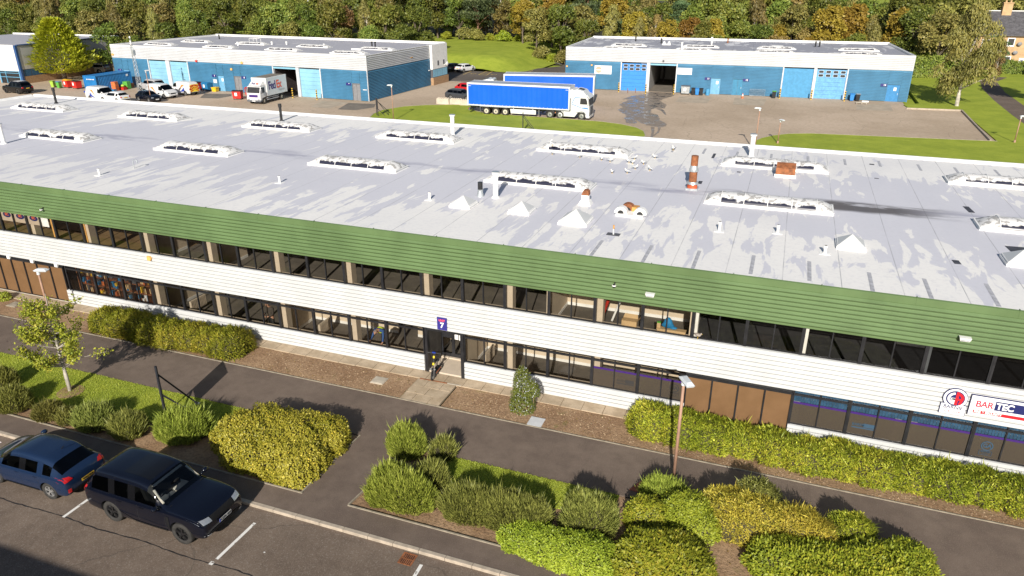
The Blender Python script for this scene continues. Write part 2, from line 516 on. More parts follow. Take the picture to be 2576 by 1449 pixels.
# floors, rooms, columns
def slab(name, x0, x1, y0, y1, z, m):
    b = MB(); b.box(x0, x1, y0, y1, z - 0.15, z); return wb(b, name, MAT[m], office)
slab("ground_floor", BX0 + .3, XK(-10), YF + 0.06, 33, 0.10, "carpet")
slab("ground_floor", XK(-10) + 0.003, XK(-8) - 0.003, 27.45, 33, 0.12, "carpet")
slab("ground_floor", XK(-8), BX1 - .3, YF + 0.06, 33, 0.10, "carpet")
slab("upper_floor", BX0 + .3, XK(-26), YF + 0.06, 33, 2.98, "plywood")
slab("upper_floor", XK(-26) + .002, XK(2), YF + 0.06, 33, 2.98, "carpet")
slab("upper_floor", XK(2) + .002, BX1 - .3, YF + 0.06, 33, 2.98, "dark_room")
b = MB(); b.box(BX0 + .3, BX1 - .3, YF + .06, 33, 2.72, 2.80); wb(b, "ceiling", MAT["ceiling_white"], office)
def wall(x0, x1, y0, y1, z0, z1, m="beige_wall", skirting=True):
    b = MB(); b.box(x0, x1, y0, y1, z0, z1)
    o = wb(b, "interior_wall", MAT[m], office)
    if skirting:
        s = MB()
        if x1 - x0 > y1 - y0: s.box(x0, x1, y0 - 0.02, y0 - 0.002, z0, z0 + 0.14)
        else: s.box(x1 + 0.002, x1 + 0.02, y0, y1, z0, z0 + 0.14)
        s = s.build("skirting", MAT["white_trim"], o)
        s.data.transform(Matrix.Translation(-office.location))
    return o
wall(XK(-18), XK(-14) + 1.0, 28.7, 28.8, 0.1, 2.7)
wall(XK(-14) + 2.1, XK(-10), 28.7, 28.8, 0.1, 2.7)
wall(XK(-8), XK(2) - .06, 28.75, 28.85, 0.1, 2.7)
wall(XK(-5), XK(2) - .06, 28.9, 29.0, 2.98, 6.1)
for k, y1 in ((-26, 32), (-18, 31.9), (-10, 31.8), (-8, 28.7)):
    wall(XK(k) - 0.12, XK(k) - 0.02, YF + 0.1, y1, 0.1, 2.7)
for k in (-26, -22, -4, 2):
    wall(XK(k) - 0.12, XK(k) - 0.02, YF + 0.1, 28.88, 2.98, 6.1)
wall(BX0 + 1, XK(-18) - .2, 32.2, 32.3, 0.1, 2.7); wall(BX0 + 1, XK(-5) - .2, 32.4, 32.5, 2.98, 6.1, "beige_wall")
wall(XK(2) + .1, BX1 - 1, 32.4, 32.5, 2.98, 6.1, "dark_room", False)
wall(XK(2) + .1, BX1 - 1, 29.0, 29.1, 0.1, 2.7)
# pale notice strip on the wall of the dark upper room
b = MB(); b.box(XK(9) + .45, XK(10) + .55, 28.2, 28.3, 3.7, 4.5); wb(b, "interior_wall", MAT["white_trim"], office)
for k in range(-38, 14, 4):
    kk = k
    x = XK(kk) + 0.06
    for (z0, z1, up) in ((0.1, 2.7, 0), (2.98, 6.1, 1)):
        if not up and (kk in (-10, 2) or kk < -26): continue
        b = MB(); b.box(x + 0.02, x + (0.26 if not (up and kk >= 2) else 0.13), YF + 0.1, YF + 0.48, z0, z1)
        wb(b, "column", MAT["beige_column"] if kk < 2 else MAT["white_trim"], office)
# inner sills
for (x0, x1, z) in ((XK(-26), XK(-10), 0.80), (XK(-8), XK(2), 0.80), (XK(-26), XK(2), 3.71)):
    b = MB(); b.box(x0 + .05, x1 - .05, YF + 0.045, YF + 0.26, z - 0.05, z); wb(b, "inner_sill", MAT["beige_column"], office)
# radiators
for (x, z) in ((XK(-17) + .5, 0.1), (XK(-8) + .55, 0.1), (XK(-25) + .4, .1), (XK(-23) + .5, 2.98)):
    b = MB(); b.box(x, x + 0.1, YF + 0.9, YF + 2.0, z + 0.15, z + 0.72)
    for i in range(11): b.box(x + .1, x + .115, YF + .93 + i * .1, YF + .98 + i * .1, z + .2, z + .68)
    wb(b, "radiator", MAT["beige_column"], office)

# windows: two lights between heavy mullions
def window(x0, xm, x1, z0, z1, transom=None, gm="glass", bars=True):
    b = MB()
    f, y0, y1 = 0.035, YF - 0.035, YF + 0.04
    b.box(x0 + 0.002, x0 + 0.075, y0 - 0.02, y1 + .03, z0, z1)
    b.box(x1 - 0.045, x1 - 0.002, y0 - 0.015, y1, z0, z1)
    b.box(xm - 0.022, xm + 0.022, y0, y1 - 0.002, z0, z1)
    b.box(x0 + 0.077, x1 - 0.047, y0 + 0.003, y1 - 0.003, z0, z0 + 0.05)
    b.box(x0 + 0.077, x1 - 0.047, y0 + 0.003, y1 - 0.003, z1 - 0.06, z1)
    if transom: 
        b.box(x0 + 0.077, xm - .024, y0 - 0.012, y1 - 0.004, transom - 0.05, transom + 0.03)
        b.box(xm + .024, x1 - 0.047, y0 - 0.012, y1 - 0.004, transom - 0.05, transom + 0.03)
    w = wb(b, "window", MAT["black_frame"], office)
    for (a, c) in ((x0 + .075, xm - .022), (xm + .022, x1 - .045)):
        g = MB(); g.face([(a, YF, z0 + .05), (c, YF, z0 + .05), (c, YF, z1 - .06), (a, YF, z1 - .06)])
        g = g.build("pane", MAT[gm], w); g.data.transform(Matrix.Translation(-office.location))
    return w
for k in range(-40, 20, 2):
    window(XK(k), XK(k + 1), XK(k + 2), 3.73, 4.93, None, "dark_glass" if k >= 10 else "glass")
lower = {}
for k in list(range(-26, -10, 2)) + list(range(-8, 2, 2)) + list(range(6, 20, 2)):
    lower[k] = window(XK(k), XK(k + 1), XK(k + 2), 0.82 if k < 6 else 0.75, 2.27, 2.06)
for k in (-32, -30, -28):
    lower[k] = window(XK(k), XK(k + 1), XK(k + 2), 0.78, 2.27, 2.06)
# brown boarded bays
def brown(x0, x1, zb, n):
    b = MB(); f = MB()
    for i in range(n):
        a, c = x0 + (x1 - x0) * i / n, x0 + (x1 - x0) * (i + 1) / n
        b.face([(a, YF + .02, zb), (c, YF + .02, zb), (c, YF + .02, 2.05), (a, YF + .02, 2.05)], 0)
        b.face([(a, YF + .03, 2.05), (c, YF + .03, 2.05), (c, YF + .03, 2.27), (a, YF + .03, 2.27)], 1)
        f.box(a - .03, a + .03, YF - .05, YF + .018, zb, 2.02)
    f.box(x1 - .03, x1 + .03, YF - .05, YF + .018, zb, 2.02); f.box(x0 - .03, x1 + .03, YF - .055, YF + .018, 2.02, 2.10)
    f.box(x0 - .03, x1 + .03, YF - .05, YF + .018, zb - .06, zb)
    o = wb(b, "boarded_panel", [MAT["brown_panel"], MAT["black_plastic"]], office)
    f = f.build("frame", MAT["black_frame"], o); f.data.transform(Matrix.Translation(-office.location))
brown(XK(2), XK(6), 0.06, 4)
brown(BX0 + .3, -35.62, 0.06, 30)
for x in (-39.7, -37.9, -36.1):                        # small white blocks under the band
    b = MB(); b.box(x, x + .22, YF - .09, YF + .0, 2.06, 2.245); wb(b, "bracket", MAT["white_trim"], office)
# frosted film with the purple stripe, blue blinds
mk("purple", (0.075, 0.025, 0.26), 0.5, var=0.05); mk("blue_blind", (0.03, 0.10, 0.20), 0.6, var=0.25, vs=6)
for k in [-2, 0] + list(range(6, 20, 2)):
    zb = 0.87 if k < 6 else .80
    for j in (0, 1):
        x0, x1 = XK(k + j) + (.08 if j == 0 else .025), XK(k + j + 1) - (.025 if j == 0 else .05)
        b = MB(); b.face([(x0, YF + .012, zb), (x1, YF + .012, zb), (x1, YF + .012, 1.64), (x0, YF + .012, 1.64)], 0)
        b.face([(x0, YF + .012, 1.64), (x1, YF + .012, 1.64), (x1, YF + .012, 1.73), (x0, YF + .012, 1.73)], 1)
        if k >= 6:
            n = 9
            for i in range(n):
                a, c = x0 + (x1 - x0) * i / n, x0 + (x1 - x0) * (i + .93) / n
                b.face([(a, YF + .03, 1.73), (c, YF + .04, 1.73), (c, YF + .04, 2.2), (a, YF + .03, 2.2)], 2)
        f = b.build("window_film", [MAT["frosted"], MAT["purple"], MAT["blue_blind"]], lower[k])
        f.data.transform(Matrix.Translation(-office.location))
for (k, w) in ((9, .22), (10, .2)):                     # pale posts behind the glass
    b = MB(); x = XK(10) + (-.42 if k == 9 else .1); b.box(x, x + w, YF + .06, YF + .2, .1, 2.7); wb(b, "column", MAT["beige_column"], office)

# entrance
dx0, dx1 = XK(-10) + .14, XK(-8) - .02
b = MB()
b.box(dx0 - .06, dx0 + .06, YF - .12, YF + .06, 0, 2.22); b.box(dx1 - .09, dx1 + .06, YF - .14, YF + .1, 0, 2.24)
b.box(dx0 + .061, dx1 - .091, YF - .06, YF + .05, 2.12, 2.25)
b.box(dx0 - .03, dx0 + .03, YF + .06, 27.35, 0, 2.6)
wb(b, "door_surround", MAT["black_frame"], office)
b = MB()
dy = 27.35
xm = dx0 + .62
for (a, c) in ((dx0 + .03, xm), (xm + .004, dx1 - .03)):
    b.box(a, a + .07, dy, dy + .06, .1, 2.5); b.box(c - .07, c, dy, dy + .06, .1, 2.5)
    b.box(a + .07, c - .07, dy + .002, dy + .058, .1, .3); b.box(a + .07, c - .07, dy + .002, dy + .058, 1.1, 1.32); b.box(a + .07, c - .07, dy + .002, dy + .058, 2.3, 2.5)
door = wb(b, "entrance_door", MAT["black_frame"], office)
g = MB()
for (a, c) in ((dx0 + .1, xm - .07), (xm + .074, dx1 - .1)):
    for (z0, z1) in ((.3, 1.1), (1.32, 2.3)): g.face([(a, dy + .03, z0), (c, dy + .03, z0), (c, dy + .03, z1), (a, dy + .03, z1)])
g = g.build("pane", MAT["glass"], door); g.data.transform(Matrix.Translation(-office.location))
h = MB(); h.box(xm + .1, xm + .28, dy - .02, dy - .004, 1.08, 1.36); h.box(xm + .32, xm + .5, dy - .02, dy - .004, 1.06, 1.34); h.box(xm + .72, xm + .9, dy - .02, dy - .004, 1.14, 1.32)
h = h.build("notice", MAT["white_trim"], door); h.data.transform(Matrix.Translation(-office.location))
b = MB(); b.box(dx0, dx1, YF - .05, 27.34, -0.05, .07); b.box(dx0 + .031, dx1, 27.22, 27.345, .07, .12); wb(b, "entrance_step", MAT["beige_column"], office)
b = MB(); b.box(dx1 - .02, dx1 + .04, YF + .1, 27.4, .1, 2.7); wb(b, "interior_wall", MAT["beige_wall"], office)
mk("screen_grille", (0.05, .045, .04), .5, var=.3)
b = MB()
for i in range(22): b.box(dx0 + .031, dx0 + .05, YF + .1 + i * .055, YF + .13 + i * .055, .1, 2.2)
wb(b, "side_grille", MAT["screen_grille"], office)

# ------------------------------------------------------------------ roof lights, vents and flues
def skylight_glazing():
    t = NT("weathered_glazing")
    tc = t.add("ShaderNodeTexCoord"); P = tc.outputs["Object"]; oi = t.add("ShaderNodeObjectInfo")
    av = t.add("ShaderNodeVectorMath", operation='ADD'); t.l.new(P, av.inputs[0])
    cm = t.add("ShaderNodeCombineXYZ"); t.l.new(t.math('MULTIPLY', oi.outputs["Random"], 40.0), cm.inputs[0]); t.l.new(cm.outputs[0], av.inputs[1])
    Q = av.outputs[0]
    x, y, z = t.sep(P)
    n1 = t.noise(Q, 1.6, 5, .6); n2 = t.noise(Q, 3.5, 5, .6, .4)
    # clear strip low on the sunny side, where the paint has gone
    edge = t.math('ADD', t.math('ADD', y, 0.595), t.math('MULTIPLY', t.math('SUBTRACT', n1, .5), -.5))
    clear = t.step(edge, .03, -.03)
    ends = t.step(t.math('ABSOLUTE', x), 2.16, 2.1)
    clear = t.math('MULTIPLY', clear, ends)
    old = t.step(n2, .52, .56)
    c = t.mix(old, (.70, .69, .68), (.36, .35, .34))
    c = t.mix(t.step(t.noise(Q, 9, 4, .6), .55, .8, 0, .4), c, (.30, .27, .25))
    c = t.mix(clear, c, (.025, .026, .045))
    return t.done(t.bsdf(c, t.mix(clear, (.6, .6, .6), (.25, .25, .25)), 0, None, .35))
MAT["glazing"] = skylight_glazing()
def roof_light():
    L, W, H, h0 = 5.75, 1.42, 0.33, 0.13
    b = MB()
    b.taper((0, 0), (L + .12, W + .12), (L, W), 0.0, h0 * .7)
    b.box(-L / 2 - .05, L / 2 + .05, -W / 2 - .05, W / 2 + .05, h0 * .7, h0)
    k = b.build("roof_light", MAT["white_trim"], office)
    n = 12; a = L / 2 - .02; s = a - .7; w = W / 2 - .02
    def arc(x, wx, hx): return [(x, -wx * math.cos(math.pi * i / n), h0 + hx * math.sin(math.pi * i / n)) for i in range(n + 1)]
    g = MB()
    xs = [-s + 2 * s * i / 16 for i in range(17)]
    secs = [arc(-a, w * .98, .01), arc(-a + .22, w, H * .55), arc(-a + .45, w, H * .85)] + [arc(x, w, H) for x in xs] + [arc(a - .45, w, H * .85), arc(a - .22, w, H * .55), arc(a, w * .98, .01)]
    base = g.addv([p for sc in secs for p in sc])
    for i in range(len(secs) - 1):
        for j in range(n):
            q = base + i * (n + 1) + j
            g.f.append((q, q + n + 1, q + n + 2, q + 1)); g.m.append(0)
    g.build("dome", MAT["glazing"], k, smooth=True, fix=True)
    r = MB()
    for i in range(5):
        x = -s + 2 * s * i / 4
        r.tube([(x, p[1] * 1.01, p[2] + .008) for p in arc(x, w, H)], .02, 6)
    r.build("rib", MAT["white_trim"], k)
    return k
RL = []
proto = roof_light()
spots = [("a", 130, 1088, "a", 660, 1128), ("a", 1205, 1175, "a", 1795, 1222), ("a", 2435, 1280, "b", 520, 1335), ("b", 1240, 1390, "b", 1945, 1449),
         ("g", 245, 85, "g", 1130, 145), ("g", 2095, 220, "h", 610, 300), ("h", 1800, 380, None, 0, 0),
         ("a", 240, 1370, "a", 880, 1425), ("e", 1570, 45, "e", 2310, 135), ("f", 530, 205, "f", 1400, 300), ("f", 2335, 385, "g", 720, 495), ("g", 1930, 600, "h", 655, 710), ("h", 2115, 845, None, 0, 0)]
for i, (c0, x0, y0, c1, x1, y1) in enumerate(spots):
    p = at(c0, x0, y0, RZ)
    if c1: q = at(c1, x1, y1, RZ)
    else: q = p + Vector((5.8, 0, 0))
    cx, cy = (p.x + q.x) / 2, (43.4 if i < 7 else 35.2) + .71
    o = proto if i == 0 else copy_tree(proto, office)
    o.location = Vector((cx, cy, RZ)) - office.location
    RL.append(o)
# pyramid lights
def pyramid(c, w):
    b = MB(); b.box(-w / 2 - .06, w / 2 + .06, -w / 2 - .06, w / 2 + .06, 0, .1); b.box(-w / 2 - .02, w / 2 + .02, -w / 2 - .02, w / 2 + .02, .1, .17)
    k = b.build("pyramid_light", MAT["white_trim"], office)
    g = MB(); h = w * .36 + .17
    g.mesh([(-w / 2, -w / 2, .17), (w / 2, -w / 2, .17), (w / 2, w / 2, .17), (-w / 2, w / 2, .17), (0, 0, h)], [(0, 1, 4), (1, 2, 4), (2, 3, 4), (3, 0, 4)])
    g.build("glazing", MAT["white_cladding"], k)
    k.location = Vector((c[0], c[1], RZ)) - office.location
for (x, y, w) in ((-13.9, 30.8, .95), (-10.95, 30.85, .95), (-8.17, 30.25, 1.2), (3.2, 31.0, 1.0), (9.2, 31.2, 1.05)):
    pyramid((x, y), w)
def roof_part(name, mats, mb, c, label=None, smooth=False):
    o = mb.build(name, mats, office, smooth=smooth)
    o.location = Vector((c[0], c[1], RZ)) - office.location
    if label: o["label"] = label
    return o
# tall white flues
for (c, x, y, h, r) in (("f", 2412, 540, 1.32, .13), ("b", 1980, 1365, 1.45, .14), ("g", 2405, 130, 1.4, .14), ("a", 40, 1445, 1.3, .13)):
    p = at(c, x, y, RZ)
    b = MB(); b.cyl((0, 0), r * 1.7, 0, .08, 14, 0, r * 1.2); b.cyl((0, 0), r, .08, h - .12, 14)
    for i in range(6): b.cyl((0, 0), r * 1.06, .25 + i * .18, .27 + i * .18, 14)
    b.cyl((0, 0), r * 1.35, h - .12, h - .02, 14, 0, r * 1.5); b.cyl((0, 0), r * 1.5, h - .02, h, 14, 1)
    roof_part("flue", [MAT["white_trim"], MAT["galvanised"]], b, p)
# black flues
for (c, x, y) in (("a", 567, 1040), ("b", 258, 1220)):
    p = at(c, x, y, RZ)
    b = MB(); b.cyl((0, 0), .2, 0, .1, 14, 0, .12); b.cyl((0, 0), .1, .1, 1.05, 14); b.cyl((0, 0), .13, 1.05, 1.3, 14)
    roof_part("flue", MAT["black_plastic"], b, p, "black flue near the rear roof edge")
p = at("f", 2258, 525, RZ)
b = MB(); b.cyl((0, 0), .19, 0, .28, 14, 1, .13); b.cyl((0, 0), .14, .28, .36, 14, 1); b.cyl((0, 0), .125, .36, .72, 14, 0)
roof_part("flue", [MAT["black_plastic"], MAT["galvanised"]], b, p, "short flue with a black cowl on a silver cone")
# small white pipes
for (c, x, y, h) in (("e", 1003, 315, .38), ("f", 240, 390, .38), ("f", 1748, 560, .38), ("g", 2085, 875, .42), ("h", 95, 895, .36), ("h", 570, 1100, .33)):
    p = at(c, x, y, RZ)
    b = MB(); b.cyl((0, 0), .055, 0, h, 10); b.cyl((0, 0), .07, h - .08, h, 10); b.box(-.2, .2, -.2, .2, .0, .012)
    roof_part("vent_pipe", MAT["white_trim"], b, p)
p = at("e", 1350, 245, RZ)
b = MB(); b.tube([(0, 0, 0), (0, 0, .42), (.05, .02, .48), (.24, .02, .5), (.29, .02, .45), (.29, .02, .32)], .028, 8)
roof_part("vent_pipe", MAT["galvanised"], b, p, "thin hooked vent pipe")
p = at("g", 1020, 910, RZ)
b = MB(); b.cyl((0, 0), .03, 0, .25, 8, 1); b.cyl((0, 0), .035, .25, .42, 8, 2); b.box(-.28, .28, -.18, .18, 0, .01, 0)
roof_part("vent_pipe", [MAT["dark_trim"], MAT["white_trim"], MAT["timber"]], b, p, "thin lightning conductor post")
# rusty flue
p = at("g", 1810, 455, RZ)
b = MB(); b.box(-.3, .3, -.3, .3, 0, .1, 1); b.cyl((0, 0), .27, .1, .3, 16, 2, .25); b.cyl((0, 0), .31, .3, .42, 16, 1, .27); b.cyl((0, 0), .2, .42, .95, 16, 0)
b.cyl((0, 0), .24, .95, 1.05, 16, 1); b.cyl((0, 0), .23, 1.05, 1.25, 16, 1, .18); b.cyl((0, 0), .18, 1.25, 1.75, 16, 0)
mk("red_rust", (.5, .09, .03), .6, var=.3)
roof_part("flue", [MAT["rust"], MAT["galvanised"], MAT["red_rust"]], b, p, "tall rust brown flue with grey collars")
# cowled box vent
p = at("g", 740, 605, RZ)
b = MB(); b.taper((0, 0), (.62, .62), (.4, .4), 0, .22); b.box(-.17, .17, -.17, .17, .22, .48); b.prism([(-.18, .48), (.18, .48), (.16, .66), (.06, .74), (-.1, .7)], -.17, .17, 1)
roof_part("box_vent", [MAT["white_trim"], MAT["rust"]], b, p, "white box vent with a rusty cowl")
# rusty hopper beside a roof light
p = at("h", 170, 320, RZ)
b = MB(); b.box(-.55, .55, -.45, .45, 0, .16, 1); b.prism([(-.45, .16), (.45, .16), (.45, .45), (.1, .72), (-.4, .5)], -.5, .5, 0, 'x')
roof_part("box_vent", [MAT["rust"], MAT["white_trim"]], b, p, "square rusty hooded vent")
# mushroom vents with rusty domes
p = at("g", 1180, 730, RZ)
b = MB(); b.box(-.62, .62, -.12, 1.0, 0, .1, 1)
for (x, y, r, mm) in ((-.42, .2, .3, 1), (.46, .25, .3, 1), (-.22, .75, .32, 0)):
    n = 14
    pts = [(x + r * math.cos(math.pi * i / n), .1 + r * 1.0 * math.sin(math.pi * i / n)) for i in range(n + 1)]
    b.prism(pts, y - .17, y + .17, mm)
    b.prism([(x + .5 * r * math.cos(math.pi * i / n), .1 + .5 * r * math.sin(math.pi * i / n)) for i in range(n + 1)], y - .176, y - .1705, 2)
b.box(.0, .3, .5, .9, .1, .3, 3)
roof_part("twin_vent", [MAT["rust"], MAT["white_trim"], MAT["black_plastic"], MAT["timber"]], b, p, "cluster of three half round vents, one rusty")
# felt patches and open hatch
mk("felt_patch", (.05, .052, .065), .7, var=.3)
for (c, x, y, w, l, a) in (("g", 2030, 120, .16, 1.3, 0), ("g", 1893, 388, .2, .6, 0), ("g", 2282, 283, .2, .2, 0), ("h", 1045, 206, .25, .25, 0), ("h", 1092, 347, .22, .12, 0), ("h", 2020, 660, .25, 1.0, .1), ("h", 1897, 1190, .24, .42, .1), ("h", 2540, 1065, .9, .7, .1)):
    p = at(c, x, y, RZ); b = MB(); b.box(-w / 2, w / 2, -l / 2, l / 2, .002, .012); o = roof_part("felt_patch", MAT["felt_patch"], b, p); o.rotation_euler.z = a
mk("lap_strip", (.40, .40, .43), .75, var=.25, vs=4)
for x in [v * 2.0 - 7.4 for v in range(12)]:            # drip outlets: short welded strips at both edges
    for (y, l) in ((27.3, 2.1), (46.9, 1.6)):
        b = MB(); b.box(-.07, .07, -l / 2, l / 2, .001, .006); roof_part("lap_strip", MAT["lap_strip"], b, (x + 1.0 + rnd.uniform(-.1, .1), y + rnd.uniform(-.25, .25)))
# floodlights and cameras on the fascia, bell box on the band
def fl(c, x, y):
    p = aty(c, x, y, 25.74); b = MB()
    b.box(-.02, .02, -.05, .12, -.03, .03, 1); b.taper((0, -.08), (.28, .1), (.36, .2), -.02, .12, 0); b.box(-.13, .13, -.15, -.13, .0, .09, 1)
    o = b.build("floodlight", [MAT["white_trim"], MAT["galvanised"]], office); o.location = p - office.location
fl("k", 1392, 75); fl("l", 1975, 518)
for (c, x, y) in (("e", 425, 657), ("g", 1030, 1418)):
    p = aty(c, x, y, 25.74); b = MB(); b.tube([(0, .1, .05), (0, 0, .05), (0, -.03, .0)], .03, 8); b.ell((0, -.06, -.02), (.075, .075, .075)); b.cyl((0, -.06), .08, -.02, .02, 12, 1)
    o = b.build("security_camera", [MAT["black_plastic"], MAT["white_trim"]], office); o.location = p - office.location
mk("amber_box", (.75, .42, .12), .5)
p = aty("e", 1503, 1150, 25.83); b = MB(); b.prism([(-.12, -.1), (.08, -.12), (.14, .0), (.08, .12), (-.1, .12)], -.06, .04)
o = b.build("alarm_box", MAT["amber_box"], office); o.location = p - office.location
# ------------------------------------------------------------------ ground, road, paths, lawns, yard
def poly_sheet(name, pts, z, m, kind="structure", parent=None, thick=None):
    bm = bmesh.new()
    vs = [bm.verts.new((x, y, z)) for x, y in pts]
    f = bm.faces.new(vs)
    if f.normal.z < 0: f.normal_flip()
    if thick:
        r = bmesh.ops.extrude_face_region(bm, geom=[f])
        for v in [g for g in r['geom'] if isinstance(g, bmesh.types.BMVert)]: v.co.z -= thick
        bmesh.ops.recalc_face_normals(bm, faces=bm.faces)
    bmesh.ops.triangulate(bm, faces=[q for q in bm.faces if len(q.verts) > 4])
    me = bpy.data.meshes.new(name); bm.to_mesh(me); bm.free()
    o = link_mesh(name, me, parent, MAT[m])
    if kind: o["kind"] = kind
    return o
def rect(x0, x1, y0, y1): return [(x0, y0), (x1, y0), (x1, y1), (x0, y1)]
MAT["road"] = asphalt("road_asphalt", (.148, .110, .084), (.205, .156, .120), .4, .3, 26, .3)
MAT["path"] = asphalt("footway_asphalt", (.130, .096, .077), (.180, .136, .108), .28, .35, 34, 0)
MAT["yard"] = asphalt("yard_surface", (.43, .33, .235), (.56, .44, .33), .25, .08, 10, .35)
MAT["carpark"] = asphalt("car_park_asphalt", (.10, .082, .068), (.145, .12, .10), .25, .1, 12, .2)
def grass_mat(name, c0, c1, c2):
    t = NT(name); v = t.coord()
    a = t.noise(v, .35, 5, .65); b_ = t.noise(v, 9, 4, .7); mp = t.coord("Object", (1, 4, 1)); s = t.noise(mp, 1.4, 4, .6)
    c = t.mix(t.step(a, .3, .7), c0, c1); c = t.mix(t.step(b_, .45, .8, 0, .6), c, c2)
    c = t.mix(t.step(s, .5, .75, 0, .4), c, tuple(x * 1.25 for x in c1))
    return t.done(t.bsdf(c, .9, 0, t.bump(b_, .6, .05), .2))
MAT["lawn"] = grass_mat("lawn_grass", (.235, .295, .030), (.335, .385, .045), (.16, .205, .025))
def soil_mat():
    t = NT("bare_soil"); v = t.coord()
    a = t.noise(v, .5, 5, .65); g = t.noise(v, 11, 5, .7); vo = t.add("ShaderNodeTexVoronoi"); t.l.new(v, vo.inputs["Vector"]); vo.inputs["Scale"].default_value = 16
    c = t.mix(t.step(a, .35, .65), (.27, .165, .095), (.40, .265, .16))
    c = t.mix(t.step(g, .4, .75, 0, .75), c, (.10, .062, .038))
    c = t.mix(t.step(vo.outputs["Distance"], .16, .08, 0, .55), c, (.5, .38, .25))
    c = t.mix(t.step(t.noise(v, 1.1, 4, .6), .6, .75, 0, .5), c, (.13, .15, .04))
    return t.done(t.bsdf(c, .95, 0, t.bump(g, .8, .05), .2))
MAT["soil"] = soil_mat()
def flag_mat():
    t = NT("concrete_flags"); v = t.coord(); oi = t.add("ShaderNodeNewGeometry")
    a = t.noise(v, 1.4, 5, .65); g = t.noise(v, 14, 4, .7)
    c = t.mix(t.step(a, .35, .65), (.38, .29, .195), (.52, .41, .29)); c = t.mix(t.step(g, .5, .8, 0, .45), c, (.17, .14, .095))
    c = t.mix(t.math('MULTIPLY', oi.outputs["Random Per Island"], .35), c, (.27, .225, .165))
    return t.done(t.bsdf(c, .85, 0, t.bump(g, .3, .02), .3))
MAT["flags"] = flag_mat()
mk("kerb", (.40, .335, .265), .85, var=.18, vs=3, bump=.2)
mk("edging", (.29, .25, .19), .9, var=.25, vs=3)
def worn_paint(name, col):
    t = NT(name); v = t.coord(); n = t.noise(v, 7, 5, .75)
    sh = t.bsdf(col, .6); tr = t.add("ShaderNodeBsdfTransparent"); mx = t.add("ShaderNodeMixShader")
    t.l.new(t.step(n, .36, .42), mx.inputs[0]); t.l.new(tr.outputs[0], mx.inputs[1]); t.l.new(sh, mx.inputs[2])
    return t.done(mx.outputs[0])
MAT["road_paint"] = worn_paint("road_paint", (.78, .76, .72)); MAT["yellow_paint"] = worn_paint("yellow_paint", (.62, .43, .12))

poly_sheet("ground", rect(-1500, 1500, -600, 2500), -.35, "lawn")
ROAD_Z = -.10
poly_sheet("road", rect(-140, 60, -60, 15.62), ROAD_Z, "road")
poly_sheet("pavement", rect(-140, 60, 15.76, 16.68), 0.0, "path", thick=.3)
b = MB()
x = -60.0
while x < 30:
    b.box(x + .006, x + .906, 15.61, 15.76, -.3, .012); x += .912
o = b.build("kerb", MAT["kerb"], None, bevel=.018); o["kind"] = "structure"
# footway by the building; it widens at the right where the planting ends
poly_sheet("footway", [(-140, 20.45), (5.3, 20.45), (5.9, 19.8), (6.2, 16.68), (40, 16.68), (40, 23.35), (-140, 23.35)], 0.002, "path", thick=.3)
poly_sheet("footway_link", [(-14.0, 16.68), (-12.18, 16.68), (-11.75, 20.448), (-13.9, 20.448)], 0.0, "path", thick=.3)
# planting beds with lawns behind them
poly_sheet("planting_soil", [(-140, 16.72), (-14.06, 16.72), (-13.96, 20.42), (-140, 20.42)], -.03, "soil")
poly_sheet("planting_soil", [(-12.12, 16.72), (6.15, 16.72), (5.85, 19.8), (5.25, 20.42), (-11.7, 20.42)], -.03, "soil")
def lawn_strip(name, pts, z):
    return poly_sheet(name, pts, z, "lawn", thick=.1)
lawn_strip("lawn", [(-140, 17.3), (-29.2, 17.2), (-26.5, 17.6), (-22.8, 18.2), (-19.5, 18.7), (-17.5, 18.8), (-17.0, 20.41), (-140, 20.41)], .012)
lawn_strip("lawn", [(-10.9, 20.41), (-10.6, 19.2), (-9.2, 18.6), (-6.5, 18.9), (-3.7, 19.3), (-3.6, 20.41)], .012)
# soil strip and flags along the building
poly_sheet("soil_strip", rect(-140, -13.85, 23.37, 25.2), -.02, "soil")
poly_sheet("soil_strip", rect(-11.9, 40, 23.37, 25.2), -.02, "soil")
poly_sheet("slab_base", rect(-140, 40, 25.2, 26.0), -.03, "soil")
b = MB()
x = -45.0
while x < 30:
    w = .9
    b.box(x + .012, x + w - .012, 25.22 + rnd.uniform(-.02, .02), 25.86, -.08, .015 + rnd.uniform(-.006, .006)); x += w
for j, y in enumerate((23.39, 23.99, 24.59)):
    x = -13.82 - (.0 if j % 2 == 0 else .0)
    ws = [.9, .95] if j % 2 else [.55, .75, .55]
    for w in ws:
        b.box(x + .01, x + w - .01, y + .01, y + .59, -.08, .012 + rnd.uniform(-.005, .005)); x += w
o = b.build("paving_flags", MAT["flags"]); o["kind"] = "structure"
# edgings
b = MB()
for (x0, x1, y) in ((-140, -13.98, 16.70), (-12.15, 6.15, 16.70)): b.box(x0, x1, y - .025, y + .025, -.2, .035)
b.box(-140, 40, 23.34, 23.385, -.2, .03)
b.bar((-14.03, 16.73, -.03), (-13.93, 20.43, -.03), .05, .13); b.bar((-12.15, 16.73, -.03), (-11.72, 20.43, -.03), .05, .13)
o = b.build("edging", MAT["edging"]); o["kind"] = "structure"
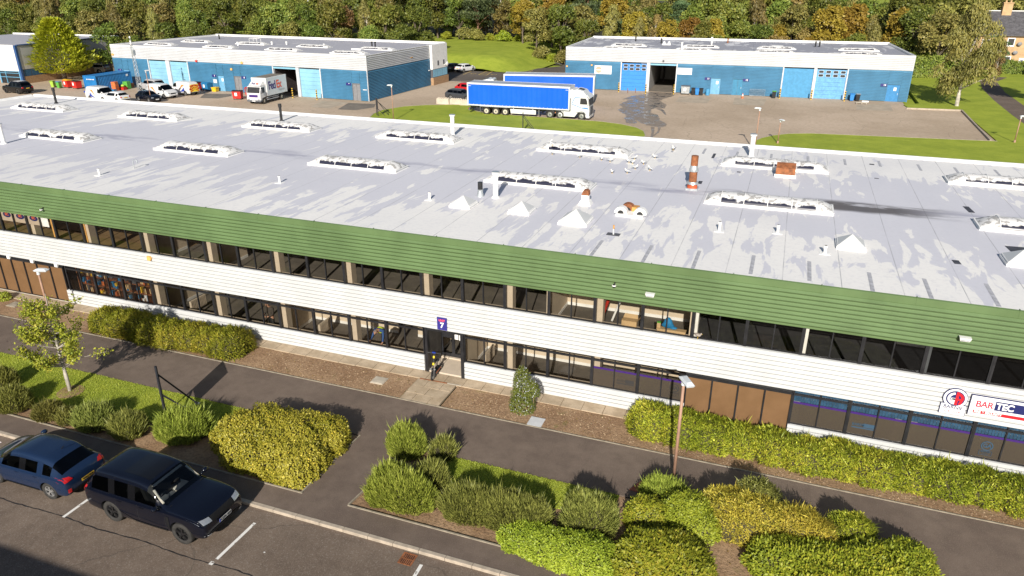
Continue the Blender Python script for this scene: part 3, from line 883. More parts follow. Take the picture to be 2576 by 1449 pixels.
# parking bay lines
bm_ = MB()
for (c0, x0, y0, c1, x1, y1, w) in (("m", 940, 640, "m", 635, 858, .11), ("m", 2565, 915, "m", 2180, 1280, .11), ("n", 60, 845, "n", -390, 1280, .11), ("n", 1665, 1335, "n", 1480, 1640, .11), ("m", 10, 100, "m", -200, 200, .11)):
    p, q = at(c0, x0, y0, ROAD_Z), at(c1, x1, y1, ROAD_Z)
    if (p - q).length < .5: continue
    if c0 == "n" and x0 == 60: continue
    d = (q - p).normalized(); n_ = Vector((-d.y, d.x, 0)) * w / 2; z_ = Vector((0, 0, .004))
    bm_.face([p - n_ + z_, p + n_ + z_, q + n_ + z_, q - n_ + z_])
p = at("m", 2130, 1320, ROAD_Z); bm_.face([p + Vector((-.07, -.07, .004)), p + Vector((.07, -.07, .004)), p + Vector((.07, .07, .004)), p + Vector((-.07, .07, .004))])
p = at("n", 85, 1211, ROAD_Z); bm_.face([p + Vector((-.03, -.02, .004)), p + Vector((.03, -.02, .004)), p + Vector((.03, .02, .004)), p + Vector((-.03, .02, .004))])
o = bm_.build("bay_lines", MAT["road_paint"]); o["kind"] = "structure"
# sealed joint along the bays
mk("tar", (.022, .02, .02), .6, var=.2)
b = MB(); prev = None; x = -40.0
ja, jb = at("m", 630, 855, ROAD_Z), at("m", 2430, 1420, ROAD_Z)
while x < 5:
    y = ja.y + (jb.y - ja.y) * (x - ja.x) / (jb.x - ja.x) + .035 * math.sin(x * 1.7) + rnd.uniform(-.018, .018); w = rnd.uniform(.012, .028)
    if prev: b.face([(prev[0], prev[1] - prev[2], ROAD_Z + .003), (x, y - w, ROAD_Z + .003), (x, y + w, ROAD_Z + .003), (prev[0], prev[1] + prev[2], ROAD_Z + .003)])
    prev = (x, y, w); x += .18
o = b.build("road_joint", MAT["tar"]); o["kind"] = "structure"
# gully grate
g0 = at("n", 1525, 1280, ROAD_Z)
b = MB(); b.box(-.22, .22, -.24, .24, -.06, .003, 1)
for s in (-1, 1): b.box(s * .215 - .02, s * .215 + .02, -.24, .24, .003, .016); b.box(-.195, .195, s * .225 - .018, s * .225 + .018, .003, .016)
b.box(-.195, .195, -.015, .015, .003, .016)
for i in range(7):
    for s in (-1, 1): b.box(-.19 + i * .06, -.16 + i * .06, min(s * .017, s * .205), max(s * .017, s * .205), .003, .015)
o = b.build("drain_grate", [MAT["rust"], MAT["black_plastic"]]); o.location = g0; o.rotation_euler.z = .0
tag(o, "rust brown gully grate set in the road beside the kerb", "drain")

# ------------------------------------------------------------------ rear yard
poly_sheet("yard", [(-190, 46), (-1.5, 46), (-1.5, 80), (22, 92.9), (22.05, 113.9), (15.5, 113.4), (15.5, 125), (-45, 121), (-45, 118), (-190, 118)], -.012, "yard")
poly_sheet("car_park", [(-190, 118.002), (-45.002, 118.002), (-45.002, 121), (-30, 122), (-30, 165), (-44, 165), (-44, 146), (-47, 141), (-47.5, 136), (-50, 132.5), (-64, 133.2), (-190, 134)], -.008, "carpark")
def kerbed_lawn(name, pts, z=.09):
    return poly_sheet(name, pts, z, "lawn", thick=.3)
lawnA = [(-47.5, 60), (-48.6, 74), (-49.4, 81), (-50.6, 84.2), (-51.0, 87.3), (-49.6, 91.0), (-47.3, 93.0), (-44, 94.6), (-41.6, 95.0), (-40, 93.4), (-39.3, 91.2), (-37.4, 90.1), (-33.3, 89.6), (-27, 89.5), (-21.3, 89.2), (-18.5, 88.3), (-16.4, 86.8), (-15.2, 85.0), (-14.5, 82.5), (-14.3, 78), (-14.3, 60)]
kerbed_lawn("grass_island", lawnA)
lawnB = [(-3.2, 60), (-3.2, 80), (-3.0, 83.0), (-2.2, 85.6), (-1.0, 87.6), (.6, 89.2), (3, 90.3), (11, 91.3), (22, 92.7), (22.05, 114.0), (15.6, 113.6), (15.3, 116.5), (17.5, 118.5), (18, 150), (18, 168), (120, 168), (120, 46), (20, 46), (-3.2, 50)]
kerbed_lawn("grass_field", lawnB)
b = MB()
for pts in (lawnA, [(-3.2, 60)] + lawnB[1:9]):
    for p, q in zip(pts[:-1], pts[1:]):
        b.bar((p[0], p[1], .035), (q[0], q[1], .035), .14, .15)
o = b.build("yard_kerb", MAT["kerb"]); o["kind"] = "structure"
b = MB()
for p, q in zip(((15.3, 113.2), (22.05, 113.9)), ((22.05, 113.9), (21.4, 92.9))): b.bar((p[0], p[1], .06), (q[0], q[1], .06), .16, .24)
o = b.build("yard_kerb", MAT["kerb"]); o["kind"] = "structure"
# dark path across the field
poly_sheet("park_path", [(27.3, 100), (30.6, 100), (30.4, 112), (30.9, 122), (31.4, 135), (33.0, 149), (36, 156), (33.4, 157), (30.6, 150), (28.9, 138), (28.0, 125), (27.5, 112)], .096, "path")
# concrete aprons and repairs
mk("apron", (.40, .33, .25), .9, var=.16, vs=.8); mk("patch", (.17, .145, .118), .9, var=.2, vs=.8)
for nm, m, pts in (("apron", "apron", [("b", 660, 1015), ("b", 940, 1030), ("b", 740, 1090), ("b", 545, 1075)]), ("apron", "patch", [("b", 930, 1035), ("b", 1205, 1045), ("b", 1190, 1080), ("b", 1010, 1108), ("b", 820, 1100)]),
                   ("apron", "apron", [("c", 1690, 965), ("c", 2010, 985), ("c", 1960, 1040), ("c", 1645, 1025)]), ("apron", "apron", [("c", 2240, 985), ("c", 2560, 1000), ("c", 2530, 1065), ("c", 2220, 1050)]),
                   ("apron", "apron", [("d", 890, 1050), ("d", 1230, 1050), ("d", 1260, 1118), ("d", 890, 1105)]), ("apron", "patch", [("a", 2060, 940), ("a", 2330, 945), ("a", 2330, 965), ("a", 2200, 990), ("a", 2010, 985)])):
    poly_sheet(nm, [tuple(at(*q)[:2]) for q in pts], -.006, m)
# wet patch in front of the open door
def wet():
    t = NT("wet_yard"); v = t.coord(); n = t.noise(v, .9, 5, .65, .5); n2 = t.noise(v, .35, 3, .5)
    w = t.step(n, .5, .58)
    c = t.mix(w, (.24, .19, .145), (.15, .135, .125))
    return t.done(t.bsdf(c, t.mix(w, (.6, .6, .6), (.22, .22, .22)), 0, None, .6))
MAT["wet"] = wet()
wetp = [(1390, 925), (1600, 935), (1645, 955), (1560, 985), (1480, 1010), (1560, 1060), (1540, 1090), (1450, 1085), (1400, 1100), (1395, 1130), (1470, 1160), (1480, 1200), (1545, 1240), (1550, 1270), (1480, 1276), (1350, 1262), (1270, 1215), (1215, 1200), (1260, 1225), (1240, 1245), (1150, 1238), (1125, 1190), (1160, 1165), (1110, 1140), (1060, 1105), (1120, 1080), (1080, 1050), (1160, 1010), (1240, 1000), (1110, 1000), (1200, 965), (1330, 950)]
def ragged(pts, n=4, amp=.25):
    out = []
    for i in range(len(pts)):
        p, q = Vector(pts[i]), Vector(pts[(i + 1) % len(pts)])
        for k in range(n):
            r = p.lerp(q, k / n)
            if k: r += Vector((rnd.uniform(-1, 1), rnd.uniform(-1, 1))) * amp * min(1, (q - p).length)
            out.append((r.x, r.y))
    return out
wet_pts = ragged([tuple(at("c", *q)[:2]) for q in wetp], 4, .16)
poly_sheet("puddle", wet_pts, -.004, "wet")
for pts in ([("c", 1395, 1275), ("c", 1435, 1278), ("c", 1430, 1330), ("c", 1415, 1400), ("c", 1385, 1400), ("c", 1405, 1330)], [("c", 1470, 1280), ("c", 1500, 1282), ("c", 1480, 1330), ("c", 1430, 1370), ("c", 1420, 1362), ("c", 1465, 1322)],
            [("c", 1500, 1090), ("c", 1530, 1110), ("c", 1555, 1155), ("c", 1540, 1155), ("c", 1500, 1115), ("c", 1440, 1090)]):
    poly_sheet("wet_track", [tuple(at(*q)[:2]) for q in pts], -.004, "wet")
# bay markings of the far car park
b = MB()
def pline(p, q, w):
    p, q = Vector(p), Vector(q); d = (q - p).normalized(); n_ = Vector((-d.y, d.x, 0)) * w / 2
    b.face([p - n_, p + n_, q + n_, q - n_])
Z_ = -.003
for k in range(5):
    p, q = at("b", 2085 + k * 150, 750, Z_), at("b", 2185 + k * 150, 708, Z_)
    if k in (0, 3, 4): pline(p, q, .14)
h0, h1, h2, h3 = at("b", 2240, 752, Z_), at("b", 2330, 710, Z_), at("b", 2385, 715, Z_), at("b", 2320, 757, Z_)
for p, q in ((h0, h1), (h1, h2), (h2, h3), (h3, h0)): pline(p, q, .14)
for i in range(6):
    f = (i + .5) / 6; pline(h0.lerp(h1, f), h3.lerp(h2, min(1, f + .12)), .13)
for (x, y) in ((2190, 742), (2395, 750)):
    c = at("b", x, y, Z_)
    for i in range(10):
        a0, a1 = i * .55, (i + 1) * .55; pline(c + Vector((.45 * math.cos(a0), .45 * math.sin(a0), 0)), c + Vector((.45 * math.cos(a1), .45 * math.sin(a1), 0)), .13)
    pline(c + Vector((-.3, .2, 0)), c + Vector((-.9, .5, 0)), .14)
o = b.build("bay_markings", MAT["yellow_paint"]); o["kind"] = "structure"
b = MB(); p, q = at("c", 390, 620, Z_), at("c", 500, 647, Z_); pline(p, q, .15); pline(at("b", 1880, 817, Z_), at("b", 2160, 815, Z_), .12)
o = b.build("bay_markings", MAT["road_paint"]); o["kind"] = "structure"
# grass bank and the rising ground under the wood
def terrain(name, x0, x1, y0, y1, nx, ny, fn, m):
    vs = [(x0 + (x1 - x0) * i / nx, y0 + (y1 - y0) * j / ny) for j in range(ny + 1) for i in range(nx + 1)]
    b = MB(); b.mesh([(x, y, fn(x, y)) for x, y in vs], [(j * (nx + 1) + i, j * (nx + 1) + i + 1, (j + 1) * (nx + 1) + i + 1, (j + 1) * (nx + 1) + i) for j in range(ny) for i in range(nx)])
    o = b.build(name, MAT[m], None, smooth=True); o["kind"] = "structure"; return o
def sm(a, b_, x):
    t = min(1, max(0, (x - a) / (b_ - a))); return t * t * (3 - 2 * t)
def bank_z(x, y):
    front = 133.3 + 6 * sm(-64, -48, x) - 6 * sm(-64, -56, x)
    right = 1 - sm(-56, -47.5, x)
    return -.06 + 2.3 * sm(front, front + 9, y) * right
terrain("grass_bank", -190, -46.5, 133.2, 185, 48, 26, bank_z, "lawn")
mk("wood_floor", (.05, .045, .02), .95, var=.3, vs=.3)
def hill_z(x, y):
    return -.3 + 2.2 * sm(160, 190, y) * (1 - .8 * sm(-40, 0, x)) + 3.0 * sm(190, 300, y)
terrain("woodland_floor", -420, 260, 150, 420, 40, 20, hill_z, "wood_floor")
# the roof line that shades the near corner of the road: the building the picture is taken over
opp = wroot("opposite_building", "grey roofed block behind the viewpoint that shades the corner of the road", "building", (-40, -30, 0))
ROAD_SHADE_Y = 11.36
hh = 7.0
ey = ROAD_SHADE_Y - (hh - ROAD_Z) / math.tan(SUN_EL) * math.cos(SUN_AZ)
b = MB(); b.box(-80, -5, -40, ey - .4, ROAD_Z, hh - .4); wb(b, "wall", MAT["beige_wall"], opp)
b = MB(); b.box(-80.4, -4.6, -40.4, ey, hh - .4, hh); wb(b, "roof", MAT["roof"], opp)
# ------------------------------------------------------------------ plants
def leaf_mesh(name, P, D, N, L, W, bend=0.0):
    """one diamond leaf per row: base point, long axis, normal, length, width"""
    n = len(P)
    D = D / np.linalg.norm(D, axis=1, keepdims=True)
    S = np.cross(D, N); S /= np.linalg.norm(S, axis=1, keepdims=True) + 1e-9
    NN = np.cross(S, D)
    L = L[:, None]; W = W[:, None]
    V = np.empty((n, 4, 3), np.float32)
    V[:, 0] = P
    V[:, 1] = P + D * L * .5 + S * W * .5 - NN * L * bend
    V[:, 2] = P + D * L
    V[:, 3] = P + D * L * .5 - S * W * .5 - NN * L * bend
    me = bpy.data.meshes.new(name)
    me.vertices.add(n * 4); me.vertices.foreach_set("co", V.reshape(-1))
    me.loops.add(n * 4); me.loops.foreach_set("vertex_index", np.arange(n * 4, dtype=np.int32))
    me.polygons.add(n); me.polygons.foreach_set("loop_start", np.arange(0, n * 4, 4, dtype=np.int32)); me.polygons.foreach_set("loop_total", np.full(n, 4, np.int32))
    me.update(calc_edges=True)
    return me
def rdir(rng, n):
    v = rng.normal(size=(n, 3)); return v / np.linalg.norm(v, axis=1, keepdims=True)

MAT["leaf_dark"] = leaf("leaves_dark_green", [(0.053, 0.078, 0.016), (0.130, 0.160, 0.026), (0.217, 0.224, 0.040)])
MAT["leaf_mid"] = leaf("leaves_mid_green", [(0.075, 0.110, 0.019), (0.187, 0.215, 0.038), (0.334, 0.318, 0.063)])
MAT["leaf_olive"] = leaf("leaves_olive", [(0.104, 0.101, 0.028), (0.230, 0.206, 0.055), (0.379, 0.305, 0.087)])
MAT["leaf_orange"] = leaf("leaves_orange", [(.15, .105, .016), (.27, .18, .026), (.37, .27, .045)])
MAT["leaf_yellow"] = leaf("leaves_yellow", [(0.174, 0.145, 0.017), (0.348, 0.275, 0.029), (0.522, 0.406, 0.058)])
MAT["leaf_brown"] = leaf("leaves_brown", [(0.135, 0.091, 0.032), (0.251, 0.171, 0.056), (0.366, 0.262, 0.088)])
MAT["leaf_blue"] = leaf("needles_blue_green", [(0.055, 0.099, 0.042), (0.120, 0.171, 0.074), (0.219, 0.263, 0.112)])
MAT["leaf_lime"] = leaf("leaves_lime", [(0.126, 0.167, 0.014), (0.283, 0.324, 0.026), (0.493, 0.510, 0.061)])
MAT["leaf_potentilla"] = leaf("leaves_yellowing", [(0.170, 0.193, 0.020), (0.339, 0.350, 0.030), (0.496, 0.471, 0.050), (0.720, 0.714, 0.116)], big=.9)
MAT["leaf_spiky"] = leaf("shoots_green", [(0.115, 0.129, 0.029), (0.246, 0.255, 0.056), (0.390, 0.369, 0.101)])
MAT["leaf_spiky_bright"] = leaf("shoots_bright", [(0.159, 0.184, 0.027), (0.303, 0.330, 0.048), (0.492, 0.466, 0.105)])
MAT["leaf_laurel"] = leaf("leaves_laurel", [(0.155, 0.215, 0.022), (0.326, 0.396, 0.033), (0.690, 0.609, 0.069)], rough=.5, spec=.3, trans=.25)
MAT["leaf_hedge"] = leaf("leaves_hedge", [(0.130, 0.174, 0.015), (0.273, 0.337, 0.028), (0.475, 0.500, 0.051), (0.634, 0.558, 0.068)], big=.7)
MAT["leaf_gold"] = leaf("leaves_gold", [(0.312, 0.349, 0.051), (0.562, 0.549, 0.068), (0.811, 0.716, 0.101), (0.406, 0.449, 0.075)], big=1.0)
MAT["leaf_cypress"] = leaf("sprays_golden", [(0.186, 0.248, 0.018), (0.456, 0.504, 0.035), (0.800, 0.800, 0.064)])
MAT["leaf_rowan"] = leaf("leaves_rowan", [(.14, .17, .02), (.28, .29, .03), (.38, .35, .045), (.38, .22, .05)], big=1.4)
MAT["leaf_purple"] = leaf("leaves_purple", [(0.030, 0.012, 0.018), (0.060, 0.022, 0.030)])
MAT["flower"] = leaf("flowers_yellow", [(0.620, 0.450, 0.040), (0.750, 0.580, 0.080)], trans=.1)
MAT["flower_white"] = leaf("flowers_pale", [(0.500, 0.520, 0.620), (0.700, 0.700, 0.740)], trans=.1)
mk("bark", (.13, .10, .075), .9, var=.3, vs=4, bump=.3); mk("bark_pale", (.42, .38, .32), .8, var=.35, vs=3, bump=.2)
mk("bark_pine", (.20, .11, .065), .9, var=.3, vs=3); mk("core_dark", (.05, .042, .022), .95, var=.3, vs=2); mk("stem_pale", (.30, .22, .13), .9, var=.3)

# ---------------- trees
def tree_meshes(kind, seed, H, Wd, leafm, n=5200, ls=.46, bark="bark"):
    rng = np.random.default_rng(seed); rr = random.Random(seed)
    blobs = []
    if kind == "broad":
        base = H * rr.uniform(.12, .22)
        for i in range(17):
            f = rr.random() ** .8; a = rr.uniform(0, 6.283)
            z = base + (H - base) * (.12 + .80 * f)
            env = Wd * .5 * math.sin(math.pi * (.18 + .72 * (z - base) / (H - base))) ** .7
            r = Wd * rr.uniform(.14, .23)
            d = max(0, env - r * .6) * rr.uniform(.45, 1.05)
            blobs.append((d * math.cos(a), d * math.sin(a), z, r, r, r * rr.uniform(.65, .95)))
    elif kind == "birch":
        base = H * .16
        for i in range(30):
            f = rr.random(); a = rr.uniform(0, 6.283); z = base + (H - base) * f
            env = Wd * .5 * (math.sin(math.pi * min(1, .20 + .74 * f)) ** .8)
            r = Wd * rr.uniform(.09, .15); d = max(0, env - r) * rr.uniform(.3, 1.1)
            blobs.append((d * math.cos(a), d * math.sin(a), z, r, r, r * rr.uniform(1.2, 2.1)))
    elif kind == "pine":
        for i in range(26):
            f = rr.random(); a = rr.uniform(0, 6.283); z = H * (.16 + .80 * f)
            env = Wd * .5 * (1.02 - .62 * f); r = Wd * rr.uniform(.13, .2); d = env * rr.uniform(.3, .95)
            blobs.append((d * math.cos(a), d * math.sin(a), z, r * 1.1, r * 1.1, r * .42))
    elif kind == "bush":
        for i in range(11):
            a = rr.uniform(0, 6.283); d = Wd * .5 * rr.uniform(.1, .75); r = Wd * rr.uniform(.16, .26)
            blobs.append((d * math.cos(a), d * math.sin(a), H * rr.uniform(.25, .75), r, r, r * .8))
    B = np.array(blobs)
    area = (B[:, 3] * B[:, 5]); idx = rng.choice(len(B), n, p=area / area.sum())
    b = B[idx]
    d = rdir(rng, n); d[:, 2] = np.where(d[:, 2] < -.55, -d[:, 2], d[:, 2])
    rad = rng.uniform(.55, 1.08, n) ** .6
    lump = 1 + .16 * np.sin(d[:, 0] * 5 + b[:, 0] * 3) * np.cos(d[:, 1] * 5 + b[:, 2] * 2)
    P = b[:, :3] + d * b[:, 3:6] * (rad * lump)[:, None]
    P[:, 2] = np.maximum(P[:, 2], .15)
    rd = rdir(rng, n)
    if kind == "birch":
        D = rd * .45 + np.array([0, 0, -1.0]) + d * .25; N = d + rd[:, ::-1] * .6; L = ls * rng.uniform(.8, 1.7, n); W = ls * rng.uniform(.28, .5, n)
    elif kind == "pine":
        D = rd * .7 + d * .8 + np.array([0, 0, .25]); N = np.array([0, 0, 1.0]) + rd[:, ::-1] * .7; L = ls * rng.uniform(.7, 1.4, n); W = ls * rng.uniform(.35, .6, n)
    else:
        D = rd + d * .35; N = d + np.array([0, 0, .35]) + rd[:, ::-1] * .75; L = ls * rng.uniform(.7, 1.35, n); W = ls * rng.uniform(.55, .95, n)
    crown = leaf_mesh("crown", P, D, N, L, W, .08)
    crown.materials.append(MAT[leafm])
    m = MB(); r0 = H * .018 + .05
    lean = (rr.uniform(-.03, .03) * H, rr.uniform(-.03, .03) * H)
    top = H * (.9 if kind in ("pine", "birch") else .62)
    m.tube([(0, 0, -.4), (0, 0, .1), (lean[0] * .3, lean[1] * .3, top * .35), (lean[0], lean[1], top)], [r0 * 1.5, r0, r0 * .75, r0 * .22], 7)
    for i in range(min(len(blobs), 12)):
        q = blobs[i]; z0 = max(H * .12, q[2] * .55)
        k = min(1, z0 / top); s = Vector((lean[0] * k, lean[1] * k, z0))
        m.tube([s, (s + Vector(q[:3])) * .5 + Vector((0, 0, .15 * H * .1)), Vector(q[:3])], [r0 * .42, r0 * .28, r0 * .10], 5, cap=False)
    me = bpy.data.meshes.new("trunk"); me.from_pydata(m.v, [], m.f); me.polygons.foreach_set("use_smooth", [True] * len(me.polygons)); me.update(); me.materials.append(MAT[bark])
    return crown, me
TREES = {}
def tree_kind(key, variants):
    TREES[key] = variants
tree_kind("dark", [tree_meshes("broad", 11, 12, 9, "leaf_dark"), tree_meshes("broad", 12, 13, 8.5, "leaf_dark"), tree_meshes("broad", 19, 11.5, 9.5, "leaf_dark")])
tree_kind("mid", [tree_meshes("broad", 13, 11, 8.5, "leaf_mid"), tree_meshes("broad", 14, 12.5, 9, "leaf_mid"), tree_meshes("broad", 20, 10.5, 8, "leaf_mid")])
tree_kind("olive", [tree_meshes("broad", 15, 11, 8, "leaf_olive"), tree_meshes("birch", 16, 12, 7, "leaf_olive", 6500, .42, "bark_pale")])
tree_kind("orange", [tree_meshes("broad", 17, 11, 7.5, "leaf_orange"), tree_meshes("broad", 18, 10, 7, "leaf_orange")])
tree_kind("yellow", [tree_meshes("broad", 31, 8.5, 4.6, "leaf_yellow", 3500)])
tree_kind("brown", [tree_meshes("birch", 32, 11, 6.5, "leaf_brown", 3600, .40, "bark_pale"), tree_meshes("broad", 33, 9.5, 7, "leaf_brown", 4200)])
tree_kind("blue", [tree_meshes("pine", 34, 12, 9.5, "leaf_blue", 7500, .42, "bark_pine"), tree_meshes("pine", 35, 11, 7.5, "leaf_blue", 6000, .42, "bark_pine")])
tree_kind("bush", [tree_meshes("bush", 36, 3.2, 4.6, "leaf_mid", 2600, .34), tree_meshes("bush", 37, 3.6, 5, "leaf_olive", 2600, .34), tree_meshes("bush", 38, 2.8, 4.2, "leaf_lime", 2400, .32)])
TINFO = {"dark": ("broadleaf_tree", "dark green broad crowned tree in the wood behind the sheds", "dark green trees of the wood"),
         "mid": ("broadleaf_tree", "mid green rounded broadleaf tree in the wood behind the sheds", "mid green trees of the wood"),
         "olive": ("broadleaf_tree", "dull olive leaved tree in the wood behind the sheds", "olive trees of the wood"),
         "orange": ("autumn_tree", "orange brown autumn tree in the wood behind the right hand shed", "orange trees of the wood"),
         "yellow": ("autumn_tree", "small bright yellow autumn tree among the dark trees of the wood", None),
         "brown": ("autumn_tree", "thin brown half bare tree among the greener trees of the wood", "brown trees of the wood"),
         "blue": ("pine_tree", "blue green pine with layered boughs in the wood", "pines of the wood"),
         "bush": ("edge_bush", "low leafy bush along the front edge of the wood", "bushes along the wood edge")}
NTREE = [0]
def plant_tree(key, x, y, z=0, s=1.0, rz=None, label=None, group="", vi=None, sz=None):
    crown, trunk = TREES[key][rnd.randrange(len(TREES[key])) if vi is None else vi]
    nm, lb, gr = TINFO[key]
    o = thing(nm, label or lb, "bush" if key == "bush" else "tree", (x, y, z), rnd.uniform(0, 6.28) if rz is None else rz, gr if group == "" else group)
    o.scale = (s, s, s * (sz or rnd.uniform(.92, 1.1)))
    link_mesh("trunk", trunk, o); link_mesh("crown", crown, o)
    NTREE[0] += 1
    return o
def mound_z(x, y):
    return max(hill_z(x, y), bank_z(x, y) if (-190 < x < -46.5 and y < 185) else -1)
def forest():
    pts = []
    def row(x0, x1, y, sp, weights, s0, s1, jit=1.8):
        x = x0
        while x < x1:
            pts.append((x + rnd.uniform(-jit, jit), y + rnd.uniform(-jit, jit), weights, rnd.uniform(s0, s1)))
            x += sp * rnd.uniform(.85, 1.15)
    L1 = [("dark", 5), ("mid", 4), ("olive", 3), ("brown", .6)]
    L2 = [("dark", 4), ("mid", 3), ("olive", 3), ("brown", .7), ("blue", .5)]
    R1 = [("olive", 4), ("mid", 3), ("orange", 2.2), ("dark", 1), ("brown", 1)]
    row(-176, -70, 131, 6.4, L1, .55, .8)
    row(-190, -72, 139, 6.6, L1, .7, .95)
    row(-205, -78, 149, 6.8, L1, .8, 1.05)
    row(-222, -84, 160, 7.2, L2, .85, 1.1)
    row(-238, -92, 171, 7.6, L2, .9, 1.15)
    row(-90, -50, 177, 5.6, [("dark", 4), ("mid", 4), ("olive", 3)], .8, 1.0, 1.2)
    row(-52, -33, 158, 5.4, [("dark", 5), ("mid", 3), ("olive", 2)], .75, .98, 1.0)
    row(-30, 19, 152, 5.6, R1, .62, .82)
    row(-34, 24, 160, 6.0, R1, .75, 1.0)
    row(-60, 26, 169, 6.6, R1 + [("dark", 2)], .85, 1.1)
    row(-100, 30, 181, 7.2, L2 + [("orange", .8)], .95, 1.2)
    row(-90, -56, 186, 5.6, L1, 1.0, 1.2, 1.0)
    row(-250, 40, 192, 8.4, L2 + [("orange", .5)], 1.0, 1.25)
    row(-270, 62, 206, 10.5, L2 + [("orange", .8)], 1.1, 1.35)
    row(-290, 80, 224, 12.5, L2 + [("olive", 2)], 1.2, 1.5)
    for (x, y, wts, s) in pts:
        # keep the pine's clearing and the house plot free
        if x > 24 and y > 150 and y < 200: continue
        if math.hypot(x + 75.3, y - 179) < 5 or math.hypot(x + 84, y - 181) < 4: continue
        tot = sum(w for _, w in wts); r = rnd.uniform(0, tot); k = wts[0][0]
        for kk, w in wts:
            r -= w
            if r <= 0: k = kk; break
        plant_tree(k, x, y, mound_z(x, y) - .1, s)
    for x0, x1, y, n in ((-150, -64, 126.5, 20), (-84, -50, 173.5, 9), (-51, -33, 153.5, 8), (-30, 18, 148.0, 14)):
        for i in range(n):
            x = x0 + (x1 - x0) * (i + rnd.uniform(.1, .9)) / n
            plant_tree("bush", x, y + rnd.uniform(-.8, .8), mound_z(x, y) - .05, rnd.uniform(.6, 1.05))
forest()
plant_tree("yellow", -146, 150, -.1, 1.05, 0, None, None, 0)
for (x, y, s, lb) in ((-75.3, 178.5, 1.18, "tall blue green pine at the edge of the wood above the grass bank"), (-84.5, 180.0, 1.0, "smaller blue green pine left of the tall pine above the grass bank"), (-37.0, 166, .75, "narrow blue green conifer left of the orange trees behind the right shed")):
    plant_tree("blue", x, y, mound_z(x, y), s, 1.0, lb, None, 0 if s > 1 else 1, 1.0)
for (x, y, s, lb) in ((-31.5, 159, .86, "orange autumn tree behind the left end of the right hand shed"), (-19.5, 154, .80, "bright orange autumn tree behind the open door of the right hand shed"), (-15.6, 156, .78, "orange autumn tree right beside the brightest orange one"), (5.5, 157, 1.0, "large orange brown tree behind the right part of the right hand shed"), (10, 163, 1.02, "tall orange brown tree near the right end of the right hand shed")):
    plant_tree("orange", x, y, 0, s, 2.0, lb, None, 0, 1.0)

# the birch at the right of the sheds
c, tmesh = tree_meshes("birch", 51, 12.2, 8.6, "leaf_olive", 16000, .30, "bark_pale")
birch = thing("birch_tree", "tall drooping olive birch standing alone on the grass right of the right hand shed", "tree", (22.05, 117.9, .09))
link_mesh("trunk", tmesh, birch); link_mesh("crown", c, birch)
# trees in front of and beside the house, behind the birch
for (k, x, y, s, lb) in (("olive", 23.5, 151, .95, "olive tree behind the birch on the far side of the hedge"), ("orange", 27.5, 158.5, .78, "orange brown tree behind the birch and left of the stone house"), ("dark", 20.5, 158, .92, "dark tree behind the hedge right of the right hand shed"), ("olive", 30, 175, 1.2, "tall olive tree behind the left end of the stone house"),
                         ("brown", 33.3, 152.5, .52, "bare brown little tree in front of the stone house"), ("blue", 33.6, 157.5, .55, "grey green conifer against the stone house"), ("olive", 40, 190, 1.2, "tall olive tree behind the roof of the stone house"), ("mid", 50, 186, 1.2, "green tree behind the roof of the stone house at the edge of the picture"), ("mid", 33, 196, 1.25, "green tree above the ridge of the stone house")):
    plant_tree(k, x, y, .05, s, 1.3, lb, None, 0, 1.0)
# shade tree off the right side of the frame, over the dark path
plant_tree("mid", 33.8, 124, .05, .9, .3, "broad green tree shading the dark path at the right edge", None, 0, 1.0)

# golden cypress at the left
def cypress():
    rng = np.random.default_rng(5); n = 15000
    H, W = 10.2, 13.6
    f = rng.uniform(0, 1, n) ** 1.15
    a = rng.uniform(0, 2 * np.pi, n)
    arm = .80 + .20 * np.sin(a * 7 + np.floor(f * 8) * 2.1) * np.cos(f * 26 + a * 2)
    env = (W * .5) * np.clip(1.06 - f, 0.02, 1) ** .78 * np.clip(.55 + f * 3.2, 0, 1)
    rad = env * arm * rng.uniform(.35, 1.0, n) ** .5
    z = .9 + f * (H - 1.2) + .16 * rad
    P = np.stack([rad * np.cos(a), rad * np.sin(a), z], 1)
    out = np.stack([np.cos(a), np.sin(a), np.full(n, .42)], 1); rd = rdir(rng, n)
    D = out + rd * .45; N = np.array([0, 0, 1.0]) + rd[:, ::-1] * .8
    me = leaf_mesh("crown", P, D, N, .62 * rng.uniform(.6, 1.3, n), .22 * rng.uniform(.6, 1.2, n), .05)
    me.materials.append(MAT["leaf_cypress"])
    o = thing("cypress_tree", "broad golden green cypress by the left warehouse", "tree", (-119.3, 96.3, 0))
    link_mesh("crown", me, o)
    m = MB(); m.tube([(0, 0, -.3), (0, 0, .8), (0, 0, 5), (0, 0, 9.4)], [.42, .34, .22, .04], 9)
    for i in range(14):
        an, zz = i * 2.4, 1.6 + i * .5; m.tube([(0, 0, zz), (2.6 * math.cos(an), 2.6 * math.sin(an), zz + 1.0)], [.12, .04], 5)
    m.build("trunk", MAT["bark"], o, smooth=True)
cypress()
for (k, x, y, s, lb) in (("dark", -115.5, 103.5, .72, "dark tree in the shade between the golden cypress and the left shed"), ("olive", -113.5, 106.5, .85, "yellow olive tree behind the golden cypress"), ("dark", -111.2, 104.5, .55, "small dark tree against the left end of the left shed")):
    plant_tree(k, x, y, 0, s, .4, lb, None, 0, 1.0)

